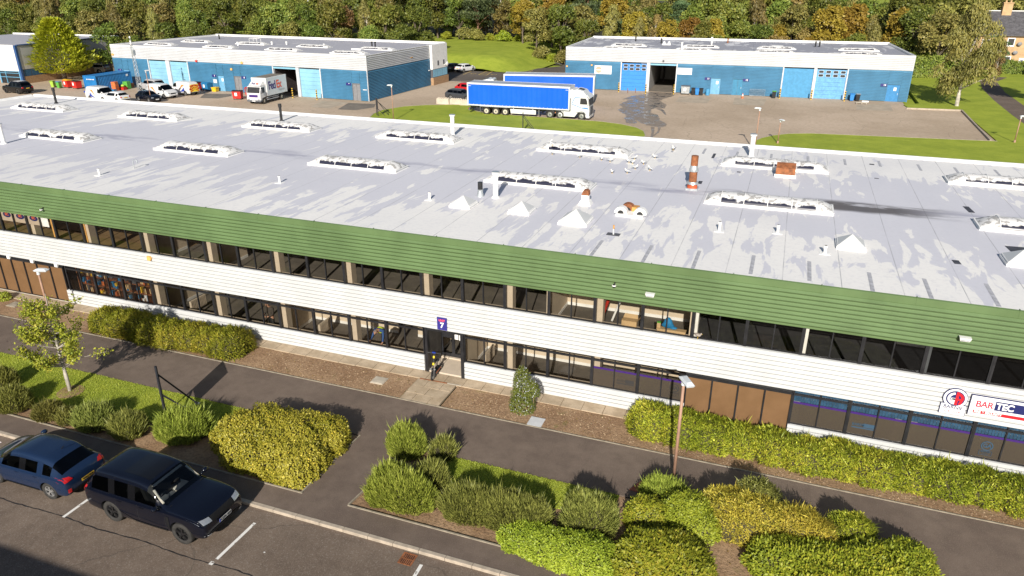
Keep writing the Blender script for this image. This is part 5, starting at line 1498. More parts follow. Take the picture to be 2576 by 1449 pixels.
b.build("emblem", [MAT["poster_peach"], MAT["letter_white"]], s)
b = MB(); b.box(R_(-16.5), R_(-14.35), -.12, -.07, 2.75, 3.72); s = b.build("sign_board", MAT["letter_white"], shedR)
b = MB(); pts = [(R_(-16.4) + t * 1.9, 2.82 + .45 * t ** 2) for t in (0, .2, .4, .6, .8)]
b.prism(pts + [(x, z + .05) for x, z in reversed(pts)], -.126, -.121); b.box(R_(-16.1), R_(-14.7), -.126, -.121, 3.2, 3.24); b.build("emblem", MAT["poster_grey"], s)
for X, z in ((-30.0, 3.6), (-18.9, 4.55), (-34.0, 3.3)):
    b = MB(); b.box(R_(X), R_(X) + .26, -.2, -.07, z, z + .22); b.build("wall_light", MAT["dark_trim" if X == -18.9 else "amber_box"], shedR)
# roof lights and stub flues of the sheds
def put_light(root, x, y, z, sx=1.0):
    o = copy_tree(proto, root); o.matrix_parent_inverse = Matrix.Identity(4); o.location = (x, y, z); o.scale = (sx, 1, .9); return o
for X, Y in ((-99.5, 99.5), (-97.9, 106.2), (-86.7, 98.9), (-85.9, 105.8), (-74.3, 98.5), (-73.1, 105.0), (-61.2, 104.6), (-61.9, 97.6)):
    v = Matrix.Rotation(-LRZ, 3, 'Z') @ Vector((X - LX, Y - LY, 0)); put_light(shedL, v.x, v.y, 6.085, 1.05)
for X, Y in ((-25.8, 117.9), (-25.6, 124.2), (-14.6, 119.0), (-14.3, 125.7), (-2.9, 120.3), (-2.8, 126.8), (9.0, 121.2), (9.1, 128.3)):
    v = Matrix.Rotation(-RRZ, 3, 'Z') @ Vector((X - RX, Y - RY, 0)); put_light(shedR, v.x, max(1.5, v.y), 6.135)
def stub(root, RX_, RY_, rz, X, Y, h, m, r=.13):
    v = Matrix.Rotation(-rz, 3, 'Z') @ Vector((X - RX_, Y - RY_, 0)); b = MB(); b.cyl((v.x, v.y), r, 6.08, 6.08 + h, 10); b.cyl((v.x, v.y), r * 1.3, 6.08 + h - .15, 6.08 + h, 10); b.build("flue", MAT[m], root)
for X, Y, h, m in ((-16.3, 118.7, 1.3, "white_trim"), (-13.1, 130.3, 1.35, "white_trim"), (-21.5, 131, .9, "black_plastic"), (3.0, 133.2, .9, "black_plastic"), (3.6, 133.3, .9, "black_plastic"), (-26.5, 134, .8, "black_plastic"), (-11, 136, .8, "rust")): stub(shedR, RX, RY, RRZ, X, Y, h, m)
for X, Y, h, m in ((-64.2, 108, .9, "black_plastic"), (-63.6, 108, .9, "black_plastic"), (-99, 113, .8, "black_plastic"), (-82.5, 106.5, .5, "white_trim"), (-80.3, 107.5, .5, "white_trim"), (-72.6, 107, .4, "white_trim"), (-86.6, 103, .6, "white_trim")): stub(shedL, LX, LY, LRZ, X, Y, h, m)
b = MB()
for x in (-31, -29.4):
    for y in (12, 13): b.tube([(x, y, 6.08), (x, y, 6.9)], .03, 5)
b.tube([(-31, 12, 6.9), (-29.4, 12, 6.9), (-29.4, 13, 6.9), (-31, 13, 6.9), (-31, 12, 6.9)], .03, 5); b.build("guard_rail", MAT["white_trim"], shedL)
b = MB(); b.box(-8.5, -6.8, 9.0, 9.8, 6.08, 6.3); b.build("roof_hatch", MAT["white_trim"], shedL)
b = MB(); b.box(-18.9, -17.2, 11.2, 12.6, 6.13, 6.35); b.build("roof_hatch", MAT["white_trim"], shedR)
MAT_hopper = MAT["white_trim"]
b = MB(); b.box(-36.3, -34.9, 10.6, 11.6, 6.13, 6.3); b.cyl((-36.0, 11.1), .25, 6.3, 6.7, 10, 0, .1); b.cyl((-35.2, 11.1), .25, 6.3, 6.7, 10, 0, .1); b.build("twin_vent", MAT_hopper, shedR)

# left warehouse
whr = thing("warehouse", "white panelled warehouse with blue corner trim at the left edge", "building", (-120.6, 89.6, 0), math.radians(3))
mk("panel_white", (.62, .61, .59), .5, var=.04); mk("panel_grey", (.50, .49, .48), .5, var=.05); mk("trim_blue", (.025, .075, .21), .45, var=.1); mk("frame_blue", (.12, .33, .50), .45, var=.1)
b = MB(); b.box(-26, -.35, 0, .2, 2.05, 6.1)
b.build("front_panel", MAT["panel_white"], whr)
b = MB()
for i in range(1, 4): b.box(-26, -.35, -.006, .0, 2.05 + i * 1.0, 2.07 + i * 1.0)
b.build("panel_joint", MAT["panel_grey"], whr)
b = MB(); b.box(-.2, .0, .3, 22, 2.3, 6.1); b.build("side_panel", MAT["panel_grey"], whr)
b = MB(); b.box(-.34, .08, -.1, .28, 0, 6.15); b.box(-.2, .12, .29, 22, 6.1, 6.25); b.build("corner_trim", MAT["trim_blue"], whr)
b = MB(); b.box(-26, 0, 0.2, 22, 5.9, 6.0); b.build("roof", MAT["roof_l"], whr)
b = MB(); b.box(-26, -.35, -.05, .19, 6.1, 6.2); b.box(-26, 0, 21.8, 22.2, 5.9, 6.25); b.build("roof_edge", MAT["white_trim"], whr)
b = MB(); b.box(-.2, -.02, .3, 22, 1.15, 2.3); sg = b.build("side_glazing", MAT["dark_trim"], whr)
b = MB()
for i in range(14): b.box(-.018, .0, .5 + i * 1.5, 1.85 + i * 1.5, 1.2, 2.2)
b.build("window", MAT["blue_blind"], sg)
b = MB(); b.box(-.2, .05, .3, 22, 0, 1.15); b.box(-26, -5.0, -.04, .2, 0, 2.05); b.box(-26, -.3, 21.8, 22, 0, 5.9); b.build("brick_base", MAT["brick"], whr)
b = MB(); b.box(-4.7, -.4, .1, .16, 0, 2.0); g = b.build("entrance_glazing", MAT["black_plastic"], whr)
b = MB()
for x in (-5.0, -3.6, -.6): b.box(x, x + .22 if x != -3.6 else x + .09, -.02, .1, 0, 2.04)
for z in (1.0, 1.65, 1.95): b.box(-4.78, -.6, .0, .09, z, z + .08)
b.build("frame", MAT["frame_blue"], g)

# stone house at the right edge
hs = thing("stone_house", "sandstone house with a dark slate roof and chimney behind the trees", "house", (33.0, 172.0, -.2), math.radians(1.5))
b = MB(); b.box(0, 26, 0, 9, 0, 6.6); b.build("wall", MAT["sandstone"], hs)
b = MB(); b.mesh([(-.4, -.5, 6.45), (26.4, -.5, 6.45), (26.4, 9.5, 6.45), (-.4, 9.5, 6.45), (1.4, 4.5, 10.6), (26.4, 4.5, 10.6)], [(0, 1, 5, 4), (2, 3, 4, 5), (3, 0, 4), (0, 3, 2, 1), (1, 2, 5)]); rf = b.build("roof", MAT["slate"], hs)
b = MB(); b.box(1.3, 26.4, 4.4, 4.6, 10.58, 10.72); b.bar((-.4, -.5, 6.5), (1.4, 4.5, 10.65), .22, .12); b.build("ridge", MAT["white_trim"], rf)
b = MB(); b.box(4.0, 5.6, 3.6, 4.6, 9.6, 12.0); b.box(3.9, 5.7, 3.5, 4.7, 12.0, 12.2); b.cyl((4.4, 4.1), .16, 12.2, 12.6, 8); b.cyl((5.2, 4.1), .16, 12.2, 12.6, 8); b.build("chimney", MAT["sandstone"], rf)
b = MB(); b.box(-.3, 26.3, -.62, -.5, 6.3, 6.44); b.tube([(2.6, -.1, 0), (2.6, -.1, 6.3)], .07, 6); b.build("gutter", MAT["dark_trim"], hs)
for x, z in ((5.2, 4.35), (.9, 4.0), (10.5, 4.35), (5.2, 1.0)):
    b = MB(); b.box(x, x + 1.3, -.08, -.02, z, z + 1.6); w = b.build("window", MAT["letter_white"], hs); b = MB(); b.box(x + .15, x + 1.15, -.1, -.085, z + .25, z + 1.45); b.build("pane", MAT["black_plastic"], w)
b = MB(); b.box(7.9, 9.0, -.08, -.02, 0.1, 2.3); d = b.build("door", MAT["letter_white"], hs); b = MB(); n = 14
b.prism([(8.45 + .18 * math.cos(2 * math.pi * i / n), 1.55 + .42 * math.sin(2 * math.pi * i / n)) for i in range(n)], -.095, -.085); b.build("pane", MAT["sign_blue"], d)
for x, z in ((7.3, 4.9), (6.9, 3.3)):
    b = MB(); b.tube([(x, 0, z - .2), (x, -.4, z)], .05, 5); b.ell((x, -.45, z), (.42, .12, .36)); b.build("satellite_dish", MAT["door_grey"], hs)
for x in (0, 1): 
    b = MB(); b.taper((0, 0), (.5, .55), (.6, .7), .1, 1.0); b.box(-.32, .32, -.38, .38, 1.0, 1.08); b.cyl((-.2, .3), .1, 0, .2, 8); b.cyl((.2, .3), .1, 0, .2, 8)
    o = b.build("wheelie_bin", MAT["shutter_blue"]); o.location = (38.0 + x * .8, 169.6, -.1); tag(o, ("left", "right")[x] + " of the two blue bins by the door of the stone house", "bin")
# ------------------------------------------------------------------ vehicles
def paint(name, col, rough=.28, coat=.6, metal=0.0, var=.05):
    return mat(name, col, rough, metal, var=var, vs=1.2, spec=.5, coat=coat)
for k, c in dict(car_navy=(.003, .0042, .010), car_blue=(.009, .021, .055), car_black=(.006, .006, .007), car_white=(.62, .62, .62), car_silver=(.36, .36, .37), car_beige=(.52, .48, .42), car_grey=(.045, .048, .055), car_red=(.42, .012, .016), lorry_white=(.66, .66, .66)).items():
    MAT[k] = paint(k, c, .10 if "white" not in k else .4, .2 if "white" not in k else .5)
mk("tyre", (.030, .028, .026), .85, var=.3, vs=6); mk("rim_silver", (.50, .50, .50), .35, .7, var=.1); mk("rim_black", (.02, .02, .022), .3, .3, var=.1); mk("hub_cream", (.55, .50, .40), .5, var=.15)
mk("arch", (.012, .012, .012), .9, var=0); mk("chrome", (.7, .7, .72), .15, .9, var=0); mk("trim_black", (.012, .012, .013), .6, var=.1, spec=.12)
mk("lamp_clear", (.42, .44, .47), .12, .5, var=.1); mk("lamp_red", (.42, .01, .012), .2, var=0, coat=.5); mk("plate_yellow", (.72, .46, .03), .5, var=0); mk("plate_white", (.75, .75, .75), .5, var=0); mk("plate_ink", (.01, .01, .01), .6, var=0)
mk("cream_leather", (.62, .56, .46), .55, var=.06); mk("interior_dark", (.02, .02, .024), .7, var=.1); mk("curtain_blue", (.0, .105, .66), .42, var=.05, vs=.35); mk("trailer_frame", (.62, .63, .66), .4, var=.05); mk("roof_sheet", (.34, .37, .44), .4, var=.1, vs=.5)
mk("orange_mark", (.70, .21, .02), .45, var=0); mk("blue_mark", (.02, .05, .33), .45, var=0); mk("hi_vis_yellow", (.80, .60, .03), .5, var=0); mk("lorry_grey", (.10, .105, .12), .5, var=.1); mk("stripe_blue", (.06, .22, .48), .4, var=0)
mk("carrier_purple", (.045, .012, .15), .45, var=0); mk("carrier_orange", (.75, .09, .02), .45, var=0); mk("soft_grey", (.35, .35, .37), .5, var=0)
MAT["car_glass"] = glass("car_glass", (.10, .11, .12)); MAT["car_glass_clear"] = glass("windscreen_glass", (.86, .90, .92))

SLOTS = ["slot_%s" % k for k in "abcdef"]
SLOT_M = [bpy.data.materials.new(k) for k in SLOTS]
def split_parts(o, names, parent):
    """one mesh with several materials -> one object per material slot; slot 0 stays, the others become parts"""
    me = o.data; out = {}
    for i, m_ in enumerate(list(me.materials)):
        if not m_ or m_.name not in SLOTS: continue
        nm, mat_ = names[SLOTS.index(m_.name)]
        bm = bmesh.new(); bm.from_mesh(me)
        bmesh.ops.delete(bm, geom=[f for f in bm.faces if f.material_index != i], context='FACES')
        if not bm.faces: bm.free(); continue
        # separate left/right islands into objects of their own
        seen = set(); isl = []
        for f in bm.faces:
            if f in seen: continue
            st, grp = [f], []
            seen.add(f)
            while st:
                q = st.pop(); grp.append(q)
                for e in q.edges:
                    for g in e.link_faces:
                        if g not in seen: seen.add(g); st.append(g)
            isl.append(grp)
        for grp in (isl if nm != "body" else [list(bm.faces)]):
            idx = {}; vs = []; fs = []
            for f in grp:
                t = []
                for v in f.verts:
                    if v not in idx: idx[v] = len(vs); vs.append(tuple(v.co))
                    t.append(idx[v])
                fs.append(t)
            m2 = bpy.data.meshes.new(nm); m2.from_pydata(vs, [], fs); m2.polygons.foreach_set("use_smooth", [True] * len(fs)); m2.update(); m2.materials.append(mat_)
            out.setdefault(nm, []).append(link_mesh(nm, m2, parent))
        bm.free()
    bpy.data.objects.remove(o)
    return out

CARS = {
 # x as a share of length from the tail, half width, underside, shoulder, top, half width of roof (0: no greenhouse here)
 "hatch": dict(L=4.25, W=1.80, H=1.50, wb=2.58, fo=.83, R=.33, st=[(0, .74, .42, .70, 0, 0), (.012, .84, .28, .92, 0, 0), (.05, .88, .24, .97, 0, 0), (.15, .90, .22, .98, 1.42, .60), (.25, .90, .20, .97, 1.49, .62), (.27, .90, .20, .97, 1.49, .62), (.45, .90, .20, .95, 1.51, .63), (.475, .90, .20, .95, 1.51, .63), (.62, .90, .20, .94, 1.45, .61), (.69, .90, .20, .94, 1.24, .68), (.76, .89, .20, .99, 0, 0), (.88, .87, .22, .93, 0, 0), (.96, .82, .26, .80, 0, 0), (.99, .74, .28, .66, 0, 0), (1, .66, .34, .58, 0, 0)], glass=[(3, 4), (5, 6), (7, 9)], rear=(2, 3), front=(8, 10)),
 "suv": dict(L=5.0, W=1.98, H=1.84, wb=2.92, fo=.92, R=.395, st=[(0, .80, .55, .95, 0, 0), (.008, .93, .36, 1.10, 0, 0), (.02, .965, .32, 1.15, 0, 0), (.085, .985, .30, 1.15, 1.74, .72), (.14, .99, .28, 1.15, 1.82, .75), (.248, .99, .28, 1.15, 1.84, .76), (.262, .99, .28, 1.15, 1.84, .76), (.425, .99, .28, 1.15, 1.85, .76), (.442, .99, .28, 1.15, 1.85, .76), (.575, .99, .28, 1.15, 1.79, .75), (.63, .985, .28, 1.15, 1.50, .82), (.69, .97, .28, 1.17, 0, 0), (.82, .965, .30, 1.15, 0, 0), (.93, .95, .34, 1.09, 0, 0), (.975, .91, .36, .98, 0, 0), (.995, .84, .40, .86, 0, 0), (1, .78, .45, .78, 0, 0)], glass=[(3, 5), (6, 7), (8, 10)], rear=(2, 3), front=(9, 11)),
 "estate": dict(L=4.8, W=1.86, H=1.50, wb=2.80, fo=.92, R=.33, st=[(0, .78, .42, .72, 0, 0), (.012, .88, .28, .93, 0, 0), (.03, .90, .25, .98, 0, 0), (.10, .92, .22, .98, 1.42, .62), (.20, .93, .20, .97, 1.48, .64), (.30, .93, .20, .97, 1.49, .64), (.32, .93, .20, .97, 1.49, .64), (.46, .93, .20, .95, 1.50, .64), (.48, .93, .20, .95, 1.50, .64), (.59, .93, .20, .94, 1.44, .62), (.65, .93, .20, .94, 1.22, .70), (.71, .92, .20, .98, 0, 0), (.86, .90, .22, .92, 0, 0), (.955, .86, .26, .80, 0, 0), (.99, .76, .28, .66, 0, 0), (1, .66, .34, .58, 0, 0)], glass=[(3, 5), (6, 7), (8, 10)], rear=(2, 3), front=(9, 11)),
 "van": dict(L=4.97, W=1.98, H=1.98, wb=2.95, fo=.98, R=.335, st=[(0, .90, .46, .9, 0, 0), (.006, .97, .34, 1.12, 0, 0), (.010, .98, .32, 1.16, 0, 0), (.025, .985, .30, 1.18, 1.90, .80), (.10, .99, .28, 1.18, 1.97, .83), (.30, .99, .28, 1.18, 1.98, .84), (.55, .99, .28, 1.18, 1.98, .84), (.585, .99, .28, 1.16, 1.98, .83), (.68, .99, .28, 1.14, 1.90, .80), (.76, .98, .28, 1.12, 1.56, .84), (.845, .96, .28, 1.16, 0, 0), (.92, .94, .30, 1.06, 0, 0), (.975, .88, .32, .88, 0, 0), (.992, .80, .34, .70, 0, 0), (1, .72, .40, .60, 0, 0)], glass=[(7, 9)], rear=(2, 2), front=(8, 10)),
}
def car(name, label, kind, paintm, x, y, z, rz, rim="rim_silver", cat="car", glassm="car_glass", front_glass=None, sub=2, group=None):
    T = CARS[kind]; L = T["L"]
    root = thing(name, label, cat, (x, y, z), rz, group)
    def sec(s):
        fx, w, zb, bl, tp, wt = s; X = fx * L - L / 2; mid = (zb + bl) * .52
        h = [(0, zb), (w * .55, zb), (w * .93, zb + .01), (w * .985, zb + .14), (w * 1.0, mid), (w * .985, bl - .09)]
        if tp: h += [(w * .935, bl), (wt + (w - wt) * .16, tp - .11), (wt * .90, tp - .012), (0, tp + .012)]
        else: h += [(w * .94, bl - .02), (w * .80, bl + .015), (w * .5, bl + .035), (0, bl + .045)]
        return [(X, -a, b_) for a, b_ in h] + [(X, a, b_) for a, b_ in reversed(h[1:-1])]
    S_ = [sec(s) for s in T["st"]]; n = len(S_[0])
    vs = [p for s in S_ for p in s]; fs = []; ms = []
    for i in range(len(S_) - 1):
        for j in range(n):
            fs.append((i * n + j, i * n + (j + 1) % n, (i + 1) * n + (j + 1) % n, (i + 1) * n + j))
            m = 0; jj = j if j < 9 else n - 1 - j
            if jj == 6 and any(a <= i < b_ for a, b_ in T["glass"]): m = 1
            if jj in (7, 8) and T["front"][0] <= i < T["front"][1]: m = 2
            if jj in (7, 8) and T["rear"][0] <= i < T["rear"][1]: m = 3
            if jj == 6 and m == 0 and T["st"][i][4] and T["st"][i + 1][4] and (kind == "suv" or (kind != "van" and any(b_ == i for a, b_ in T["glass"][1:-1] + T["glass"][:1]) and kind != "hatch") or (kind == "hatch" and i == 6)): m = 5
            ms.append(m)
    fs.append(tuple(range(n - 1, -1, -1))); ms.append(0)
    fs.append(tuple((len(S_) - 1) * n + j for j in range(n))); ms.append(0)
    me = bpy.data.meshes.new("body"); me.from_pydata(vs, [], fs); me.polygons.foreach_set("material_index", ms); me.update()
    bm = bmesh.new(); bm.from_mesh(me); bmesh.ops.recalc_face_normals(bm, faces=bm.faces); bm.to_mesh(me); bm.free()
    for m in SLOT_M: me.materials.append(m)
    ca = me.attributes.new("crease_edge", 'FLOAT', 'EDGE'); cv = []
    for e in me.edges:
        a_, b__ = e.vertices; same = a_ % n == b__ % n
        j_ = a_ % n; j_ = j_ if j_ < 10 else n - j_
        cv.append(.55 if same and j_ in (6, 1, 2) else (.35 if same and j_ == 8 else 0.0))
    ca.data.foreach_set("value", cv)
    o = link_mesh("body", me)
    sd = o.modifiers.new("s", 'SUBSURF'); sd.levels = sd.render_levels = sub
    ax = (L / 2 - T["fo"], L / 2 - T["fo"] - T["wb"]); R = T["R"]
    cm = MB()
    for a in ax:
        for s in (-1, 1): cm.tube([(a, s * .62, R), (a, s * 1.3, R)], R * 1.16, 28)
    cut = cm.build("cut", [SLOT_M[4]], None, fix=True)
    bo = o.modifiers.new("b", 'BOOLEAN'); bo.object = cut; bo.operation = 'DIFFERENCE'; bo.solver = 'EXACT'; bo.material_mode = 'TRANSFER'
    dg = bpy.context.evaluated_depsgraph_get()
    me2 = bpy.data.meshes.new_from_object(o.evaluated_get(dg))
    bpy.data.objects.remove(o); bpy.data.objects.remove(cut)
    o = link_mesh("body", me2)
    split_parts(o, [("body", MAT[paintm]), ("side_window", MAT[glassm]), ("windscreen", MAT[front_glass or glassm]), ("rear_window", MAT[glassm]), ("wheel_arch", MAT["arch"]), ("window_pillar", MAT["car_black"])], root)
    body = [c for c in root.children if c.name.startswith("body")][0]
    # wheels
    for a in ax:
        for s in (-1, 1):
            w = MB(); yo = s * (T["W"] / 2 - .03); yi = s * (T["W"] / 2 - .25)
            prof = [(R * .62, yi), (R * .97, yi), (R, yi + s * .03), (R, yo - s * .03), (R * .96, yo), (R * .68, yo), (R * .64, yo - s * .025)]
            for k in range(28):
                t0, t1 = 2 * math.pi * k / 28, 2 * math.pi * (k + 1) / 28
                for (r0, y0), (r1, y1) in zip(prof[:-1], prof[1:]):
                    w.face([(a + r0 * math.cos(t0), y0, R + r0 * math.sin(t0)), (a + r0 * math.cos(t1), y0, R + r0 * math.sin(t1)), (a + r1 * math.cos(t1), y1, R + r1 * math.sin(t1)), (a + r1 * math.cos(t0), y1, R + r1 * math.sin(t0))])
            wh = w.build("wheel", MAT["tyre"], root, smooth=True, fix=True)
            q = MB(); yr = yo - s * .035
            q.tube([(a, yr - s * .06, R), (a, yr - s * .05, R)], R * .66, 24, 1)
            for k in range(5):
                t = 2 * math.pi * k / 5 + .3
                for dt in (-.16, .16):
                    q.bar((a + .05 * math.cos(t), yr - s * .01, R + .05 * math.sin(t)), (a + R * .62 * math.cos(t + dt), yr, R + R * .62 * math.sin(t + dt)), .045, .035)
            q.tube([(a, yr - s * .05, R), (a, yr + s * .005, R)], .06, 12)
            for k in range(24):
                t0, t1 = 2 * math.pi * k / 24, 2 * math.pi * (k + 1) / 24
                q.bar((a + R * .645 * math.cos(t0), yr, R + R * .645 * math.sin(t0)), (a + R * .645 * math.cos(t1), yr, R + R * .645 * math.sin(t1)), .03, .035)
            q.build("rim", [MAT[rim], MAT["arch"]], wh)
    # mirrors
    mx = [s for s in T["st"] if s[4] == 0][-4 if kind != "x" else 0]; fx = T["st"][T["front"][1]][0] * L - L / 2 - .12; wm = T["st"][T["front"][1]][1]; zm = T["st"][T["front"][1] - 1][3] + .06
    for s in (-1, 1):
        q = MB(); q.ell((fx, s * (wm + .13), zm + .05), (.09, .13, .085), 10, 7); q.bar((fx, s * (wm - .08), zm), (fx, s * (wm + .06), zm + .03), .06, .04)
        q.build("wing_mirror", MAT[paintm], root, smooth=True)
    return root
def lamp(root, name, pts, m, thick=.02):
    """a lamp or plate as a closed slab over a loop of points given in the car's space, thickened outwards along x"""
    pts = [Vector(p) for p in pts]; n = (pts[1] - pts[0]).cross(pts[2] - pts[0]).normalized() * thick
    b = MB(); k = len(pts); b.mesh([p - n for p in pts] + [p + n for p in pts], [tuple(range(k - 1, -1, -1)), tuple(range(k, 2 * k))] + [(i, (i + 1) % k, k + (i + 1) % k, k + i) for i in range(k)])
    return b.build(name, MAT[m], root, fix=True)
def on_body(root, x, y, z, dx, dy=0, dz=0):
    """a point on the painted body along a ray"""
    body = [c for c in root.children if c.name.split('.')[0] == "body"][0]
    ok, loc, nor, _ = body.ray_cast(Vector((x, y, z)), Vector((dx, dy, dz)).normalized())
    return (loc, nor) if ok else (Vector((x, y, z)), Vector((-dx, -dy, -dz)).normalized())
def patch_on(root, name, uv, m, axis, lift=.012, nsub=4, parent=None):
    """drape a small four sided patch (corner list) onto the body along an axis: 'front' (-x), 'rear' (+x), 'right' (+y), 'left' (-y), 'top' (-z)"""
    D = dict(front=(-1, 0, 0), rear=(1, 0, 0), right=(0, 1, 0), left=(0, -1, 0), top=(0, 0, -1))[axis]; D = Vector(D)
    c = [Vector(p) for p in uv]; N = nsub; V, F = [], []
    for j in range(N + 1):
        for i in range(N + 1):
            p = c[0].lerp(c[1], i / N).lerp(c[3].lerp(c[2], i / N), j / N)
            q, hit = None, False
            for t_ in range(24):
                pp_ = p.lerp(Vector((p.x if D.x else 0, p.y if D.y else 0, p.z if D.z else .75)) if not D.y else Vector((p.x * .9, p.y, .75)), t_ * .035)
                bd = [c_ for c_ in root.children if c_.name.split('.')[0] == "body"][0]
                hit, q, _n, _f = bd.ray_cast(pp_ - D * 4, D)
                if hit and (q - (pp_ - D * 4)).length < 4.3: break
            if not hit: q = p
            V.append(q - D * lift)
    F = [(j * (N + 1) + i, j * (N + 1) + i + 1, (j + 1) * (N + 1) + i + 1, (j + 1) * (N + 1) + i) for j in range(N) for i in range(N)]
    b = MB(); b.mesh(V, F); k = len(V); b.mesh([v + D * lift * 1.6 for v in V], F)
    o = b.build(name, MAT[m], parent or root, smooth=False)
    return o
def std_lights(root, kind, plate_f="plate_white", plate_r="plate_yellow"):
    T = CARS[kind]; L = T["L"]; w = T["W"] / 2; hz = .70 if kind in ("hatch", "estate") else (.82 if kind == "suv" else .80); tz = .86 if kind in ("hatch", "estate") else 1.0
    for s in (-1, 1):
        patch_on(root, "headlight", [(0, s * w * .50, hz - .06), (0, s * w * .84, hz - .02), (0, s * w * .84, hz + .11), (0, s * w * .52, hz + .05)], "lamp_clear", "front", .015)
        patch_on(root, "tail_light", [(0, s * w * .62, tz - .10), (0, s * w * .93, tz - .12), (0, s * w * .93, tz + .10), (0, s * w * .64, tz + .06)], "lamp_red", "rear", .015)
    patch_on(root, "grille", [(0, -w * .44, hz - .14), (0, w * .44, hz - .14), (0, w * .46, hz + .02), (0, -w * .46, hz + .02)], "trim_black", "front", .012)
    patch_on(root, "bumper", [(0, -w * .78, .30), (0, w * .78, .30), (0, w * .76, .42), (0, -w * .76, .42)], "trim_black", "front", .012)
    patch_on(root, "bumper", [(0, -w * .84, .32), (0, w * .84, .32), (0, w * .84, .50), (0, -w * .84, .50)], "trim_black", "rear", .012)
    patch_on(root, "number_plate", [(0, -.26, hz - .30), (0, .26, hz - .30), (0, .26, hz - .19), (0, -.26, hz - .19)], plate_f, "front", .03, 1)
    patch_on(root, "number_plate", [(0, -.26, tz - .18), (0, .26, tz - .18), (0, .26, tz - .07), (0, -.26, tz - .07)], plate_r, "rear", .03, 1)

# --- the dark four wheel drive
fw, rw = at("m", 1860, 1125, ROAD_Z), at("m", 1165, 895, ROAD_Z)
T = CARS["suv"]; mid = (fw + rw) / 2
hd = math.atan2(fw.y - rw.y, fw.x - rw.x)
cx_ = mid.x - (T["L"] / 2 - T["fo"] - T["wb"] / 2); 
suv = car("parked_suv", "dark navy four wheel drive with a cream interior parked at the kerb", "suv", "car_navy", cx_, mid.y + .93, ROAD_Z, hd, "rim_black", "car", "car_glass", "car_glass_clear", 2)
w = .99
for s in (-1, 1):
    h = patch_on(suv, "headlight", [(0, s * .50, .86), (0, s * .90, .90), (0, s * .93, 1.03), (0, s * .52, 1.00)], "lamp_clear", "front", .02)
    patch_on(suv, "fog_lamp", [(0, s * .62, .44), (0, s * .86, .47), (0, s * .86, .50), (0, s * .62, .475)], "lamp_clear", "front", .02, 2)
    patch_on(suv, "tail_light", [(0, s * .72, .85), (0, s * .96, .85), (0, s * .96, 1.2), (0, s * .74, 1.16)], "lamp_red", "rear", .02)
    # sill trim, shut lines, vent and handles drawn on the flank
    ax_ = "right" if s < 0 else "left"
    patch_on(suv, "sill_trim", [(-1.0, 0, .30), (1.0, 0, .30), (1.0, 0, .40), (-1.0, 0, .40)], "trim_black", ax_, .012, 3)
    for x in (-1.05, -.12, 1.0): patch_on(suv, "shut_line", [(x, 0, .45), (x + .012, 0, .45), (x + .012, 0, 1.06), (x, 0, 1.06)], "arch", ax_, .003, 3)
    patch_on(suv, "side_vent", [(1.06, 0, .52), (1.17, 0, .52), (1.17, 0, .95), (1.06, 0, .95)], "trim_black", ax_, .01, 3)
    for x in (-1.0, -.06): patch_on(suv, "door_handle", [(x, 0, .965), (x + .22, 0, .965), (x + .22, 0, .995), (x, 0, .995)], "car_navy", ax_, .03, 1)
    patch_on(suv, "crease", [(-2.2, 0, 1.035), (1.7, 0, 1.035), (1.7, 0, 1.047), (-2.2, 0, 1.047)], "chrome", ax_, .002, 10) if False else None
patch_on(suv, "grille", [(0, -.48, .80), (0, .48, .80), (0, .49, 1.0), (0, -.49, 1.0)], "trim_black", "front", .015, 6)
patch_on(suv, "bumper", [(0, -.80, .36), (0, .80, .36), (0, .82, .55), (0, -.82, .55)], "trim_black", "front", .012, 6)
pl = patch_on(suv, "number_plate", [(0, -.27, .625), (0, .27, .625), (0, .27, .745), (0, -.27, .745)], "plate_white", "front", .045, 1)
pp, _ = on_body(suv, 4, 0, .685, -1)
text("plate_lettering", "CD54 UAS", .105, MAT["plate_ink"], suv, (pp.x + .05, .02, .685), (math.pi / 2 - .06, 0, math.pi / 2), .002, 1.05, .004, .93)
b = MB(); b.box(pp.x + .04, pp.x + .052, -.265, -.225, .63, .74); b.build("plate_badge", MAT["blue_mark"], suv)
patch_on(suv, "sunroof", [(-.9, -.52, 0), (.35, -.52, 0), (.35, .52, 0), (-.9, .52, 0)], "car_black", "top", .006, 8)
# interior: seats, dashboard, wheel
b = MB()
for s in (-1, 1):
    b.box(.05, .55, s * .40 - .26, s * .40 + .26, .80, 1.0); b.prism([(-.08, .9), (.10, .9), (-.08, 1.46), (-.22, 1.44)], s * .40 - .25, s * .40 + .25); b.box(-.25, -.13, s * .40 - .13, s * .40 + .13, 1.46, 1.64)
b.box(-1.25, -.8, -.72, .72, .72, .92); b.prism([(-1.3, .85), (-1.18, .85), (-1.34, 1.42), (-1.46, 1.4)], -.72, .72)
b.box(-.1, .6, -.11, .11, .7, .95)
b.build("seats", MAT["cream_leather"], suv, bevel=.03)
b = MB(); b.prism([(.62, .8), (1.12, .8), (1.02, 1.13), (.72, 1.17), (.60, 1.08)], -.86, .86); b.box(-1.6, .7, -.9, .9, .5, .70)
b.tube([(.52, -.40 + .19 * math.cos(t), 1.12 + .19 * math.sin(t)) for t in [i * .449 for i in range(15)]], .02, 6)
b.build("dashboard", MAT["interior_dark"], suv)
b = MB()
for s in (-1, 1): b.bar((.46, s * .68, 1.60), (.86, s * .76, 1.24), .07, .03)
b.bar((.36, -.60, 1.66), (.36, .60, 1.66), .09, .03); b.build("pillar_trim", MAT["cream_leather"], suv)
b = MB(); b.ell((.72, 0, 1.58), (.03, .12, .05)); b.build("rear_view_mirror", MAT["trim_black"], suv)
